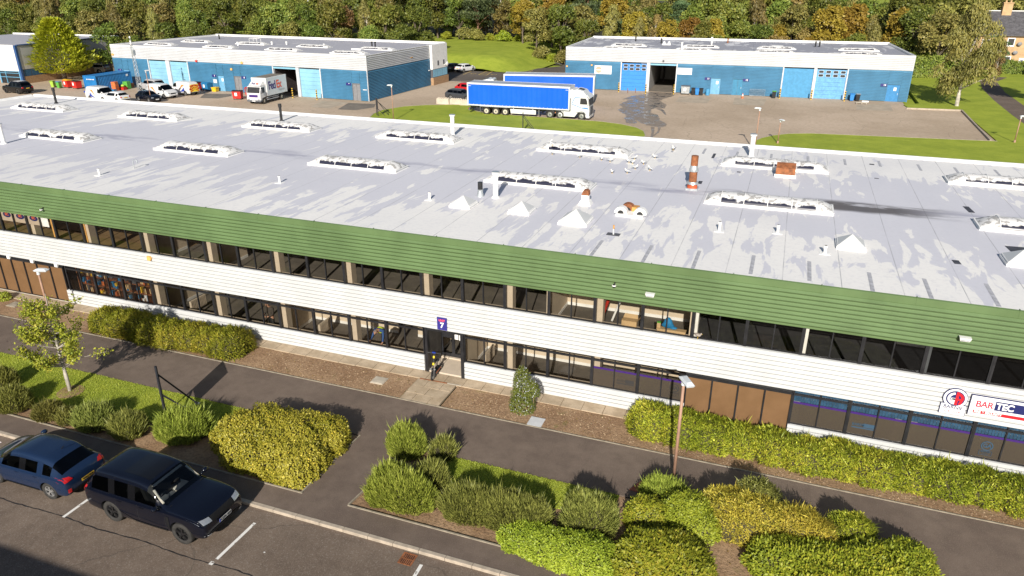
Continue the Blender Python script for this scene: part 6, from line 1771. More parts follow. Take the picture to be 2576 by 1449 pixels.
# wiper
b = MB(); q0, _ = on_body(suv, 1.02, -.5, 4, 0, 0, -1); b.bar((1.12, -.75, 1.19), (1.06, .05, 1.235), .03, .02); b.bar((1.12, -.05, 1.20), (1.06, .75, 1.22), .03, .02); b.build("wiper", MAT["trim_black"], suv)

# --- the blue hatchback (small crossover), tail towards the four wheel drive
rwp, fwp = at("m", 515, 680, ROAD_Z), at("m", 15, 510, ROAD_Z)
T = CARS["hatch"]
hb = car("parked_hatchback", "blue hatchback parked tail first towards the four wheel drive at the left edge", "hatch", "car_blue", rwp.x - (T["wb"] + .45) + T["L"] / 2 - T["fo"] - T["wb"] + T["wb"] - .62, rwp.y + .87, ROAD_Z, math.pi + .01, "rim_silver")
hb.location.x = rwp.x - (T["L"] / 2 - T["fo"] - T["wb"]) * -1 - 0.0
hb.location.x = rwp.x + (T["L"] / 2 - T["fo"] - T["wb"])
for s in (-1, 1):
    patch_on(hb, "tail_light", [(0, s * .50, .85), (0, s * .90, .80), (0, s * .90, .99), (0, s * .58, .95)], "lamp_red", "rear", .02)
    patch_on(hb, "reflector", [(0, s * .66, .40), (0, s * .78, .40), (0, s * .78, .56), (0, s * .66, .56)], "lamp_red", "rear", .02, 2)
    patch_on(hb, "headlight", [(0, s * .5, .68), (0, s * .8, .72), (0, s * .8, .84), (0, s * .52, .8)], "lamp_clear", "front", .02)
    ax_ = "right" if s < 0 else "left"
    for x in (-.92, -.08, .85): patch_on(hb, "shut_line", [(x, 0, .36), (x + .01, 0, .36), (x + .01, 0, .88), (x, 0, .88)], "arch", ax_, .003, 3)
    for x in (-.85, .02): patch_on(hb, "door_handle", [(x, 0, .815), (x + .18, 0, .815), (x + .18, 0, .84), (x, 0, .84)], "car_blue", ax_, .03, 1)
    patch_on(hb, "sill_trim", [(-.8, 0, .24), (.8, 0, .24), (.8, 0, .32), (-.8, 0, .32)], "trim_black", ax_, .012, 3)
patch_on(hb, "bumper", [(0, -.72, .27), (0, .72, .27), (0, .62, .44), (0, -.62, .44)], "trim_black", "rear", .014, 5)
patch_on(hb, "number_plate", [(0, -.26, .555), (0, .26, .555), (0, .26, .665), (0, -.26, .665)], "plate_yellow", "rear", .04, 1)
pp, _ = on_body(hb, -4, 0, .61, 1)
text("plate_lettering", "V444 XAM", .095, MAT["plate_ink"], hb, (pp.x - .045, 0, .61), (math.pi / 2 - .02, 0, -math.pi / 2), .002, 1.05, .004, .93)
b = MB(); b.bar((-1.2, 0, 1.50), (-1.36, 0, 1.66), .02, .02); b.build("aerial", MAT["trim_black"], hb)
b = MB(); b.ell((-2.05, 0, .80), (.05, .08, .03)); b.build("badge", MAT["chrome"], hb)

# --- cars of the rear yard
def yard_car(nm, lb, kind, pm, x, y, rz, z=0, rim="rim_silver", front=True, cat="car"):
    c = car(nm, lb, kind, pm, x, y, z, math.radians(rz), rim, cat, "car_glass", None, 1)
    std_lights(c, kind); return c
yard_car("parked_estate", "dark grey estate car behind the concrete blocks", "estate", "car_grey", -45.0, 99.95, -10)
yard_car("parked_hatchback", "red hatchback behind the dark grey estate car", "hatch", "car_red", -46.6, 106.3, -8)
yard_car("parked_hatchback", "dark hatchback mostly hidden behind the blue lorry beyond the red one", "hatch", "car_navy", -43.6, 110.2, -8)
yard_car("parked_hatchback", "black car facing the sheds in the far car park beside a white one", "hatch", "car_black", -60.9, 130.8, -112, 0, "rim_black")
yard_car("parked_hatchback", "white hatchback seen from behind in the far car park", "hatch", "car_white", -58.3, 131.6, 70)
yard_car("parked_suv", "dark car parked far off by the left end of the right hand shed", "suv", "car_navy", -44.0, 154.5, 104)
yard_car("parked_hatchback", "dark blue car nose out beside the lattice mast", "hatch", "car_navy", -86.6, 82.6, -14)
yard_car("parked_hatchback", "white hatchback just showing above the roof edge by the lattice mast", "hatch", "car_white", -90.6, 80.6, 172)
yard_car("parked_suv", "silver grey car between the container and the white van", "suv", "car_silver", -94.6, 91.2, 168)
yard_car("parked_suv", "pale beige car under the trees beside the golden cypress", "suv", "car_beige", -122.0, 105.2, 195)
yard_car("parked_hatchback", "grey blue car in front of the pale beige one under the trees", "hatch", "car_blue", -125.6, 104.0, 215)
pk = yard_car("pickup_truck", "black pickup with a hard top parked by the left warehouse", "suv", "car_black", -112.0, 81.95, 175, 0, "rim_black", True, "pickup")
patch_on(pk, "roof_panel", [(-1.6, -.66, 0), (.2, -.66, 0), (.2, .66, 0), (-1.6, .66, 0)], "panel_grey", "top", .02, 5)
def van(lb, x, y, rz, chev=False):
    v = yard_car("delivery_van", lb, "van", "car_white", x, y, rz, 0, "rim_silver", True, "van")
    for ax_, s in (("right", -1), ("left", 1)):
        patch_on(v, "orange_flame", [(-1.35, 0, 1.55), (-.75, 0, 1.55), (.05, 0, .62), (-.32, 0, .95)], "orange_mark", ax_, .012, 5)
        patch_on(v, "blue_flame", [(-1.45, 0, .62), (-.05, 0, .45), (-.75, 0, .72), (-1.25, 0, 1.2)], "blue_mark", ax_, .012, 5)
    if chev:
        patch_on(v, "chevron_panel", [(0, -.80, .55), (0, .80, .55), (0, .78, 1.62), (0, -.78, 1.62)], "hi_vis_yellow", "rear", .015, 6)
        for i in range(4):
            for s in (-1, 1):
                z = .62 + i * .26
                patch_on(v, "chevron_stripe", [(0, s * .76, z - .10), (0, s * .76, z + .06), (0, s * .02, z + .42 if z < 1.3 else 1.6), (0, s * .02, z + .28 if z < 1.3 else 1.5)], "red_paint", "rear", .03, 3)
    return v
van("white van with orange and blue flames, nose out, by the pale shutters", -87.6, 86.2, -8)
van("white van with a yellow chevron tail behind the other van", -86.9, 89.9, 170, True)
van("white van with an orange flame cut off by the roof edge at the left", -93.6, 80.9, -9)

# --- lorries
def wheel_hd(parent, x, y, s, R=.5, rim="hub_cream", w=.32):
    b = MB(); y1 = y - s * w
    prof = [(R * .55, y1), (R * .97, y1), (R, y1 + s * .04), (R, y - s * .04), (R * .96, y), (R * .62, y), (R * .58, y - s * .05)]
    for k in range(24):
        t0, t1 = 2 * math.pi * k / 24, 2 * math.pi * (k + 1) / 24
        for (r0, a), (r1, c) in zip(prof[:-1], prof[1:]):
            b.face([(x + r0 * math.cos(t0), a, R + r0 * math.sin(t0)), (x + r0 * math.cos(t1), a, R + r0 * math.sin(t1)), (x + r1 * math.cos(t1), c, R + r1 * math.sin(t1)), (x + r1 * math.cos(t0), c, R + r1 * math.sin(t0))])
    o = b.build("wheel", MAT["tyre"], parent, smooth=True, fix=True)
    q = MB(); q.tube([(x, y - s * .07, R), (x, y - s * .05, R)], R * .6, 20); q.tube([(x, y - s * .05, R), (x, y - s * .0, R)], R * .36, 16, 0); q.tube([(x, y, R), (x, y + s * .03, R)], R * .2, 12, 1)
    q.build("rim", [MAT[rim], MAT["lorry_grey"]], o)
def trailer_parts(r, L=13.7, skirt=True, wheels=(2.55, 3.86, 5.17), rear_doors=False):
    W = 1.27; z0, z1 = 1.12, 4.0
    b = MB()
    n = 60
    for s in (-1, 1):
        pts = [(x * (L - .34) / n + .17, s * (W - .012 - .012 * math.sin(x * 2.1) ** 2)) for x in range(n + 1)]
        for (xa, ya), (xb, yb_) in zip(pts[:-1], pts[1:]): b.face([(xa, ya, z0 + .14), (xb, yb_, z0 + .14), (xb, yb_, z1 - .2), (xa, ya, z1 - .2)])
    b.build("curtain", MAT["curtain_blue"], r)
    b = MB()
    for s in (-1, 1):
        b.box(0, L, s * W - .04, s * W + .04, z1 - .2, z1 + .01); b.box(0, L, s * W - .035, s * W + .035, z0, z0 + .14)
        for x in (0, L - .17): b.box(x, x + .17, s * W - .035, s * W + .03, z0 + .14, z1 - .2)
        for x in (.2, L - .55): b.box(x, x + .34, s * W + s * .0 - .03, s * W + .05 * s + .0, z1 - .42, z1 - .36) if s < 0 else None
    for x in (0, L - .1): b.box(x, x + .1, -W + .04, W - .04, z0 + .1, z1 - .02)
    b.build("body_frame", MAT["trailer_frame"], r)
    b = MB(); b.box(.1, L - .1, -W + .05, W - .05, z1 - .04, z1 - .005); b.build("roof", MAT["roof_sheet"], r)
    b = MB()
    for i in range(27):
        x = .35 + i * .5
        for s in (-1, 1): b.box(x, x + .035, s * W - .045, s * W + .045, z0 + .02, z0 + .22)
    b.build("curtain_buckle", MAT["trailer_frame"], r)
    b = MB(); b.box(.15, L - .2, -.5, .5, .75, z0); b.box(.1, L, -W + .1, W - .1, z0 - .08, z0); b.box(.1, .3, -1.15, 1.15, .45, .75)
    for s in (-1, 1): b.box(1.75, 1.85, s * 1.2 - .12, s * 1.2 + .05, .35, 1.02); b.box(1.75, 5.9, s * 1.12 - .1, s * 1.12 + .1, 1.02, 1.08); b.box(9.6, 9.75, s * .9 - .1, s * .9 + .1, .25, z0)
    b.build("chassis", MAT["lorry_grey"], r)
    b = MB(); b.box(1.78, 5.85, -W - .02, -W + .02, 1.06, 1.1); b.build("wing", MAT["trailer_frame"], r)
    if skirt:
        b = MB()
        for s in (-1, 1):
            b.prism([(6.0, .38), (9.35, .38), (9.35, .92), (5.9, .92)], s * 1.2 - .08, s * 1.2 + .08)
            for x in (6.3, 8.9): b.box(x, x + .06, s * 1.15 - .03, s * 1.15 + .03, .92, 1.05)
        b.build("side_skirt", MAT["lorry_white"], r)
    for x in wheels:
        for s in (-1, 1): wheel_hd(r, x, s * 1.25, s)
    if rear_doors:
        b = MB()
        for y in (-.9, -.3, .3, .9): b.box(-.04, -.005, y - .02, y + .02, z0 + .1, z1 - .1)
        b.box(-.03, -.004, -.012, .012, z0 + .1, z1 - .1); b.build("door_bar", MAT["galvanised"], r)
    for s in (-1, 1):
        b = MB(); b.box(.05, .12, s * .95 - .22, s * .95 + .22, .62, .74); b.build("tail_light", MAT["lamp_red"], r)
def tractor_parts(r, x0, roof=3.72, drive=(-2.55, -1.25), front_axle=1.45):
    """cab with its front axle at x0 + front_axle"""
    W = 1.23
    sp = [(0, .95), (0, roof - .55), (.25, roof - .12), (.75, roof), (1.55, roof - .18), (2.0, roof - .72), (2.28, roof - 1.15), (2.38, 1.75), (2.42, .95), (2.36, .38), (1.95, .38), (1.9, .75), (1.75, .95)]
    b = MB(); b.prism([(x0 + a, z) for a, z in sp], -W, W)
    cab = b.build("cab", MAT["lorry_white"], r, bevel=.07, fix=True)
    b = MB(); b.prism([(x0 - 1.5, .36), (x0 + .55, .36), (x0 + .95, .9), (x0 + .2, .98), (x0 - 1.5, .98)], -W, -W + .3); b.prism([(x0 - 1.5, .36), (x0 + .55, .36), (x0 + .95, .9), (x0 + .2, .98), (x0 - 1.5, .98)], W - .3, W)
    b.build("side_fairing", MAT["lorry_white"], r, bevel=.03, fix=True)
    b = MB(); b.prism([(x0 - .35, roof - 1.1), (x0, roof - 1.1), (x0 + .3, roof - .1), (x0 + .25, roof), (x0 - .1, roof - .08)], -W + .05, W - .05); b.build("wind_deflector", MAT["lorry_white"], r, bevel=.03, fix=True)
    b = MB(); b.prism([(x0 + 2.02, roof - .74), (x0 + 2.29, roof - 1.15), (x0 + 2.385, 1.80), (x0 + 2.405, 1.80), (x0 + 2.32, roof - 1.14), (x0 + 2.05, roof - .73)], -W + .06, W - .06); b.build("windscreen", MAT["black_plastic"], r)
    b = MB(); b.prism([(x0 + 1.92, roof - .6), (x0 + 2.12, roof - .66), (x0 + 2.42, roof - 1.02), (x0 + 2.36, roof - 1.06)], -W + .02, W - .02); b.build("sun_visor", MAT["lorry_white"], r)
    b = MB(); b.prism([(x0 + .8, roof + .005), (x0 + 1.45, roof - .14), (x0 + 1.45, roof - .12), (x0 + .8, roof + .025)], -.45, .45); b.build("roof_hatch", MAT["black_plastic"], r)
    for s in (-1, 1):
        b = MB(); b.prism([(x0 + 1.2, 1.95), (x0 + 2.15, 1.95), (x0 + 2.1, 2.35), (x0 + 1.95, 2.68), (x0 + 1.25, 2.68)], s * W - .012, s * W + .012); b.build("side_window", MAT["black_plastic"], r)
        b = MB(); b.box(x0 + 2.2, x0 + 2.32, s * (W + .2) - .1, s * (W + .2) + .1, 1.95, 2.75); b.bar((x0 + 2.2, s * W, 2.7), (x0 + 2.26, s * (W + .15), 2.72), .05); b.build("wing_mirror", MAT["lorry_white"], r, bevel=.03)
        b = MB(); b.prism([(x0 + .12, 1.98), (x0 + .2, 1.88), (x0 + 1.5, 1.45), (x0 + 2.35, 1.36), (x0 + 2.3, 1.5), (x0 + 1.9, 1.6), (x0 + 1.4, 1.56)], s * W - .01, s * W + .01); b.prism([(x0 + .12, 1.98), (x0 + .2, 1.95), (x0 + .55, 2.7), (x0 + 1.2, 2.78), (x0 + 1.2, 2.84), (x0 + .5, 2.78)], s * W - .01, s * W + .01); b.build("blue_stripe", MAT["stripe_blue"], r)
        b = MB(); b.prism([(x0 + 2.2, .62), (x0 + 2.44, .62), (x0 + 2.44, 1.05), (x0 + 2.36, 1.22)], s * (W - .2) - .17, s * (W - .2) + .19); b.build("headlight", MAT["lamp_clear"], r)
        for d in drive: wheel_hd(r, x0 + d, s * 1.24, s, .5, "rim_silver", .5)
        wheel_hd(r, x0 + front_axle, s * 1.24, s, .5, "rim_silver")
        b = MB(); n = 9
        for d in list(drive) + [front_axle]:
            for i in range(n - 1):
                a0, a1 = math.pi * (.06 + .88 * i / (n - 1)), math.pi * (.06 + .88 * (i + 1) / (n - 1))
                b.bar((x0 + d + .6 * math.cos(a0), s * 1.06, .5 + .6 * math.sin(a0)), (x0 + d + .6 * math.cos(a1), s * 1.06, .5 + .6 * math.sin(a1)), .42, .03)
        b.build("mudguard", MAT["lorry_grey"], r)
    b = MB(); b.box(x0 + 2.40, x0 + 2.45, -.72, .72, .62, 1.62)
    for i in range(5): b.box(x0 + 2.45, x0 + 2.47, -.7, .7, .70 + i * .18, .76 + i * .18)
    b.build("grille", MAT["lorry_grey"], r)
    b = MB(); b.box(x0 + 2.0, x0 + 2.46, -W + .02, W - .02, .28, .56); b.build("bumper", MAT["lorry_white"], r, bevel=.04)
    b = MB(); b.box(x0 - 3.1, x0 + 1.8, -.45, .45, .55, .95); b.build("chassis", MAT["lorry_grey"], r)
    b = MB(); b.box(x0 - 1.98, x0 - 1.9, -1.24, -1.2, .72, .84); b.build("marker_light", MAT["orange_mark"], r)
o0, o1 = Vector((-39.25, 89.02, 0)), Vector((-25.45, 89.48, 0))
rz = math.atan2(o1.y - o0.y, o1.x - o0.x)
lor = thing("articulated_lorry", "nearer blue curtain sided lorry with its white cab at the right", "lorry", o0 + Vector((-math.sin(rz), math.cos(rz), 0)) * 1.27, rz)
def lloc(c, x, y): return (Matrix.Rotation(-rz, 3, 'Z') @ (at(c, x, y) - lor.location)).x
wl = (lloc("b", 2358, 1135), lloc("b", 2447, 1143), lloc("b", 2537, 1150))
trailer_parts(lor, 13.75, True, wl)
xf = lloc("c", 700, 1208); xd = (lloc("c", 390, 1185), lloc("c", 490, 1192)); cab0 = xf - 1.45
tractor_parts(lor, cab0, 3.72, (xd[0] - cab0, xd[1] - cab0))
p0, p1 = at("b", 2490, 745, 4.0), at("c", 832, 762, 4.0)
rz2 = math.atan2(p1.y - p0.y, p1.x - p0.x)
lo2 = thing("articulated_lorry", "farther blue curtain sided lorry seen over the top of the nearer one", "lorry", Vector((p1.x, p1.y, 0)) + Vector((-math.sin(rz2), math.cos(rz2), 0)) * 1.27, rz2 + math.pi)
trailer_parts(lo2, (p1 - p0).length, True, (2.55, 3.86, 5.17), True)
tractor_parts(lo2, 14.3, 3.25, (-2.6, -1.3))

# --- the delivery lorry in the bay
q0, q1 = at("b", 95, 1045), at("b", 268, 1000)
rz3 = math.atan2(q0.y - q1.y, q0.x - q1.x)
bl = thing("box_lorry", "white box delivery lorry backed into the open bay of the left shed", "lorry", (0, 0, 0), rz3)
side_v = Vector((math.sin(rz3), -math.cos(rz3), 0))       # towards its right
bl.location = (q0 + q1) / 2 + side_v * 1.15 + Vector((0, 0, 0))
wb_ = (q0 - q1).length
b = MB(); b.box(-3.55, 1.45, -1.22, 1.22, .98, 3.45); b.build("box_body", MAT["lorry_white"], bl, bevel=.04)
b = MB(); b.box(-3.4, 1.3, -1.1, 1.1, 3.452, 3.47); b.build("roof", MAT["patch"], bl)
fa = wb_ / 2
cp = [(fa - .85, .95), (fa - .85, 2.35), (fa - .7, 2.5), (fa + .55, 2.42), (fa + .85, 1.55), (fa + .92, .98), (fa + .92, .42), (fa + .55, .42), (fa + .45, .82), (fa - .45, .95)]
b = MB(); b.prism(cp, -1.1, 1.1); b.build("cab", MAT["lorry_white"], bl, bevel=.05, fix=True)
b = MB(); b.mesh([(1.5, -1.1, 2.5), (1.5, 1.1, 2.5), (1.5, 1.15, 3.42), (1.5, -1.15, 3.42), (fa + .5, -.95, 2.48), (fa + .5, .95, 2.48), (fa - .5, .95, 3.15), (fa - .5, -.95, 3.15)], [(0, 1, 2, 3), (4, 5, 6, 7), (0, 1, 5, 4), (2, 3, 7, 6), (0, 4, 7, 3), (1, 2, 6, 5)]); dfl = b.build("wind_deflector", MAT["lorry_white"], bl, bevel=.05, fix=True)
b = MB(); b.prism([(fa + .60, 2.32), (fa + .865, 1.56), (fa + .88, 1.57), (fa + .62, 2.34)], -1.0, 1.0); b.build("windscreen", MAT["black_plastic"], bl)
for s in (-1, 1):
    b = MB(); b.prism([(fa - .25, 1.55), (fa + .72, 1.52), (fa + .52, 2.28), (fa - .25, 2.28)], s * 1.1 - .012, s * 1.1 + .012); b.build("side_window", MAT["black_plastic"], bl)
    b = MB(); b.box(fa + .62, fa + .72, s * 1.28 - .09, s * 1.28 + .09, 1.55, 2.15); b.bar((fa + .6, s * 1.08, 2.1), (fa + .66, s * 1.25, 2.1), .04); b.build("wing_mirror", MAT["lorry_grey"], bl)
    b = MB(); b.box(fa + .84, fa + .94, s * .82 - .18, s * .82 + .18, .62, .76); b.build("headlight", MAT["lamp_clear"], bl)
    wheel_hd(bl, fa, s * 1.12, s, .42, "hub_cream", .28); wheel_hd(bl, -fa, s * 1.12, s, .42, "hub_cream", .45)
    b = MB(); b.box(-fa + .7, fa - .7, s * 1.05 - .03, s * 1.05 + .03, .45, .53); b.box(-fa + .7, fa - .7, s * 1.05 - .03, s * 1.05 + .03, .72, .78); b.build("side_guard", MAT["trailer_frame"], bl)
b = MB(); b.box(-3.4, fa - .4, -.45, .45, .55, .97); b.build("chassis", MAT["lorry_grey"], bl)
b = MB(); b.box(fa + .5, fa + .97, -1.12, 1.12, .36, .60); b.build("bumper", MAT["lorry_grey"], bl, bevel=.04)
b = MB(); b.prism([(fa + .885, 1.0), (fa + .935, .98), (fa + .925, 1.3), (fa + .90, 1.32)], -.7, .7); b.build("grille", MAT["carrier_purple"], bl)
b = MB(); b.box(fa + .97, fa + .985, -.26, .26, .42, .53); b.build("number_plate", MAT["plate_white"], bl)
# lettering on the long side that faces the camera (its left side, +y)
R3 = (math.pi / 2, 0, math.pi)
text("lettering", "Fed", 1.55, MAT["carrier_purple"], bl, (1.05, 1.235, 2.30), R3, .004, .86, .035, .88, 'LEFT')
text("lettering", "Ex", 1.55, MAT["carrier_orange"], bl, (-.90, 1.235, 2.30), R3, .004, .86, .035, .88, 'LEFT')
text("lettering", "Express", .48, MAT["soft_grey"], bl, (-1.35, 1.235, 1.55), R3, .004, 1.0, 0, 1.0, 'LEFT')
text("lettering", "Fed", .42, MAT["carrier_purple"], bl, (fa + .18, -.30, 2.75), (math.radians(52), 0, math.pi / 2), .004, .9, .012, .9, 'CENTER')
text("lettering", "Ex", .42, MAT["carrier_orange"], bl, (fa + .18, .36, 2.75), (math.radians(52), 0, math.pi / 2), .004, .9, .012, .9, 'CENTER')
# ------------------------------------------------------------------ signs
FRONT = YF - .135
mk("sign_red", (.62, .012, .022), .45, var=0); mk("sign_navy", (.012, .018, .11), .45, var=0); mk("unit_blue", (.035, .030, .22), .45, var=.05); mk("unit_pink", (.85, .10, .16), .5, var=0); mk("crimson", (.48, .012, .05), .5, var=0)
u = thing("unit_sign", "blue unit 7 sign over the entrance", "sign", (-12.85, FRONT, 2.58))
b = MB(); b.box(-.235, .235, -.01, .02, -.30, .30); b.build("sign_panel", MAT["unit_blue"], u)
text("lettering", "UNIT", .125, MAT["unit_pink"], u, (0, -.014, .155), UPRIGHT, .003, 1.0, .008)
text("lettering", "7", .34, MAT["letter_white"], u, (0, -.014, -.08), UPRIGHT, .003, 1.0, .014)
def ellipse(cx, cz, rx, rz, n=40): return [(cx + rx * math.cos(2 * math.pi * i / n), cz + rz * math.sin(2 * math.pi * i / n)) for i in range(n)]
g = thing("emblem_sign", "round red and blue emblem sign with initials on the white band", "sign", (6.89, FRONT, 2.95))
b = MB(); b.prism(ellipse(0, .10, .365, .365), -.03, .02, 0); b.box(-.385, .385, -.029, .019, -.54, -.15, 0); b.prism(ellipse(0, .10, .385, .385), -.025, .018, 1); b.box(-.40, .40, -.024, .017, -.555, -.135, 1)
b.prism(ellipse(0, .10, .29, .29), -.036, -.031, 1)
b.build("sign_panel", [MAT["letter_white"], MAT["sign_navy"]], g)
def arc_ring(cx, cz, ro, ri, a0, a1, n=20):
    o = [(cx + ro * math.cos(a0 + (a1 - a0) * i / n), cz + ro * math.sin(a0 + (a1 - a0) * i / n)) for i in range(n + 1)]
    return o + [(cx + ri * math.cos(a0 + (a1 - a0) * i / n), cz + ri * math.sin(a0 + (a1 - a0) * i / n)) for i in range(n, -1, -1)]
b = MB(); pts = arc_ring(-.01, .10, .235, .15, math.radians(98), math.radians(268))
for i in range(20):
    b.mesh([(pts[i][0], -.042, pts[i][1]), (pts[i + 1][0], -.042, pts[i + 1][1]), (pts[40 - i][0], -.042, pts[40 - i][1]), (pts[41 - i][0], -.042, pts[41 - i][1])], [(0, 1, 2, 3)])
b.box(-.10, -.01, -.043, -.037, -.135, .10); b.box(-.13, -.01, -.043, -.037, .04, .115); b.build("initial", MAT["letter_white"], g)
b = MB()
b.box(.0, .085, -.043, -.037, -.15, .36); pts = arc_ring(.02, .10, .245, .155, math.radians(0), math.radians(86))
for i in range(20): b.mesh([(pts[i][0], -.042, pts[i][1]), (pts[i + 1][0], -.042, pts[i + 1][1]), (pts[40 - i][0], -.042, pts[40 - i][1]), (pts[41 - i][0], -.042, pts[41 - i][1])], [(0, 1, 2, 3)])
b.box(.05, .22, -.0432, -.037, .03, .11); b.bar((.215, -.0405, .10), (.15, -.0405, -.12), .085, .005); b.build("initial", MAT["sign_red"], g)
text("lettering", "BARNIE", .20, MAT["sign_navy"], g, (0, -.034, -.26), UPRIGHT, .003, .98, .001, .92); text("lettering", "GROUP", .125, MAT["crimson"], g, (0, -.034, -.44), UPRIGHT, .003, 1.35, 0, .95)
s = thing("company_sign", "long white company sign with a blue block and red stripe", "sign", (7.36, FRONT, 2.92))
b = MB(); b.box(0, 3.0, -.06, .02, -.38, .38, 0); b.box(-.014, 3.014, -.05, .018, -.394, .394, 1); b.build("sign_panel", [MAT["letter_white"], MAT["sign_navy"]], s)
b = MB(); b.box(.73, 2.92, -.066, -.0615, -.07, .28); b.build("blue_block", MAT["sign_navy"], s); b = MB(); b.box(.13, 2.92, -.066, -.0615, -.285, -.165); b.build("red_stripe", MAT["sign_red"], s)
text("lettering", "BAR", .34, MAT["crimson"], s, (.155, -.068, .075), UPRIGHT, .003, .95, .004, .88, 'LEFT'); text("lettering", "TEC", .34, MAT["letter_white"], s, (.765, -.07, .095), UPRIGHT, .003, .95, .012, .88, 'LEFT')
text("lettering", "FIRE & SECURITY", .115, MAT["letter_white"], s, (.16, -.07, -.225), UPRIGHT, .003, 1.02, .006, .95, 'LEFT')
text("lettering", "01383", .30, MAT["letter_white"], s, (1.8, -.07, .1), UPRIGHT, .003, 1, .005, .9, 'LEFT') if False else None
# marks on the frosted glass
mk("decal_dark", (.03, .028, .028), .6, var=0); mk("decal_blue", (.03, .07, .12), .6, var=0); mk("decal_pale", (.22, .19, .16), .6, var=0)
def decal(k, x, z, w, txt, m, sub=True):
    p = bpy.data.objects.new("window_logo", None); COL.objects.link(p); p.parent = office; p.location = Vector((x, YF - .008, z)) - office.location
    text("lettering", txt, .155, MAT[m], p, (-w * .5, 0, .03), UPRIGHT, .001, 1.0, .002, .9, 'LEFT')
    b = MB(); b.box(w * .0, w * .5, .002, .004, -.05, .11); b.box(-w * .5, w * .5, .0, .002, -.12, -.07); b.build("logo_block", MAT[m], p)
decal(-1, -4.67, 1.24, .72, "BARNES", "decal_dark"); decal(9, 4.27, 1.2, .76, "BAREMS", "decal_blue")
def decal2(x, z, m):
    p = bpy.data.objects.new("window_logo", None); COL.objects.link(p); p.parent = office; p.location = Vector((x, YF - .008, z)) - office.location
    b = MB(); o = ellipse(0, .08, .19, .19, 28); i = ellipse(0, .08, .155, .155, 28)
    for k in range(28): b.mesh([(o[k][0], 0, o[k][1]), (o[(k + 1) % 28][0], 0, o[(k + 1) % 28][1]), (i[(k + 1) % 28][0], 0, i[(k + 1) % 28][1]), (i[k][0], 0, i[k][1])], [(0, 1, 2, 3)])
    for (x0, x1, z0, z1) in ((-.2, .2, -.13, -.12), (-.2, .2, -.31, -.30), (-.2, -.19, -.3, -.12), (.19, .2, -.3, -.12)): b.box(x0, x1, -.001, .001, z0, z1)
    b.build("logo_outline", MAT[m], p)
    text("lettering", "GA", .22, MAT[m], p, (0, 0, .08), UPRIGHT, .001, .9, .006, .9); text("lettering", "BARNIE", .10, MAT[m], p, (0, 0, -.17), UPRIGHT, .001, 1, 0, .9); text("lettering", "GROUP", .06, MAT[m], p, (0, 0, -.255), UPRIGHT, .001, 1.3, 0, .9)
decal2(-2.69, 1.30, "decal_dark"); decal2(8.27, 1.22, "decal_blue")
# posters in the upper left windows
mk("poster_beige", (.46, .38, .30), .7, var=.05); mk("emblem_orange", (.60, .12, .05), .6, var=0)
for i, k in enumerate((-36, -35, -34)):
    x0, x1 = XK(k) + .06, XK(k + 1) - .03
    b = MB(); b.box(x0, x1, YF + .045, YF + .05, 4.32, 4.93); p = wb(b, "window_poster", MAT["poster_beige"], office)
    q = MB(); q.prism(ellipse((x0 + x1) / 2, 4.68, .30, .15, 28), YF + .038, YF + .044); q = q.build("emblem", MAT["sign_navy"], p); q.data.transform(Matrix.Translation(-office.location))
    t = text("lettering", "SIC", .20, MAT["emblem_orange"], p, Vector(((x0 + x1) / 2, YF + .035, 4.70)) - office.location, UPRIGHT, .002, .95, .008, 1.0)
b = MB(); b.box(XK(-33) + .05, XK(-33) + .55, YF + .045, YF + .05, 4.30, 4.93); wb(b, "window_poster", MAT["letter_white"], office)
mk("fresh_timber", (.62, .34, .10), .6, var=.08)
b = MB(); b.box(XK(-32) - .30, XK(-32) - .14, YF + .06, YF + .2, 3.75, 6); b.box(XK(-30) + .06, XK(-30) + .14, YF + .06, YF + .15, 3.75, 6); wb(b, "timber_post", MAT["fresh_timber"], office)
# freestanding boards on braced posts
mk("dark_steel", (.028, .028, .034), .5, var=.15)
def board(label, p1, p2, h, zb, braces):
    c = (Vector(p1) + Vector(p2)) / 2; o = thing("board_sign", label, "sign", (c.x, c.y, 0), 0)
    a, e = Vector((*p1, 0)) - c.to_3d(), Vector((*p2, 0)) - c.to_3d()
    for q in (a, e):
        b = MB(); b.bar(q + Vector((0, 0, -.3)), q + Vector((0, 0, h)), .075, .075); b.build("post", MAT["dark_steel"], o)
    b = MB(); d = (e - a).normalized(); b.bar(a + Vector((0, 0, (zb + h) / 2)), e + Vector((0, 0, (zb + h) / 2)), .035, h - zb); 
    b.build("board", MAT["dark_steel"], o)
    for (q, z, t) in braces:
        t = Vector((*t, 0)) - c.to_3d(); q = a if q == 0 else e
        b = MB(); b.bar(q + Vector((0, 0, z)), t, .06, .06); b.build("brace", MAT["dark_steel"], o)
        b = MB(); b.box(t.x - .08, t.x + .08, t.y - .08, t.y + .08, -.02, .03); b.build("foot_plate", MAT["galvanised"], o)
board("dark board on braced steel posts, seen edge on, on the left front lawn", (-22.22, 18.96), (-21.36, 18.22), 2.25, 1.0, [(0, 1.9, (-21.56, 20.06)), (0, .95, (-21.85, 19.62))])
board("dark board on braced posts by the left shed corner", (-49.6, 83.45), (-49.1, 82.9), 2.3, .95, [(0, 2.0, (-48.63, 85.43)), (1, 2.0, (-48.14, 84.0)), (1, 1.0, (-48.4, 83.6))])
board("dark board on braced posts on the grass in front of the blue lorry", (-28.5, 80.5), (-28.2, 79.6), 2.2, .9, [(0, 1.9, (-27.2, 81.2)), (1, 1.9, (-27.0, 80.2))])

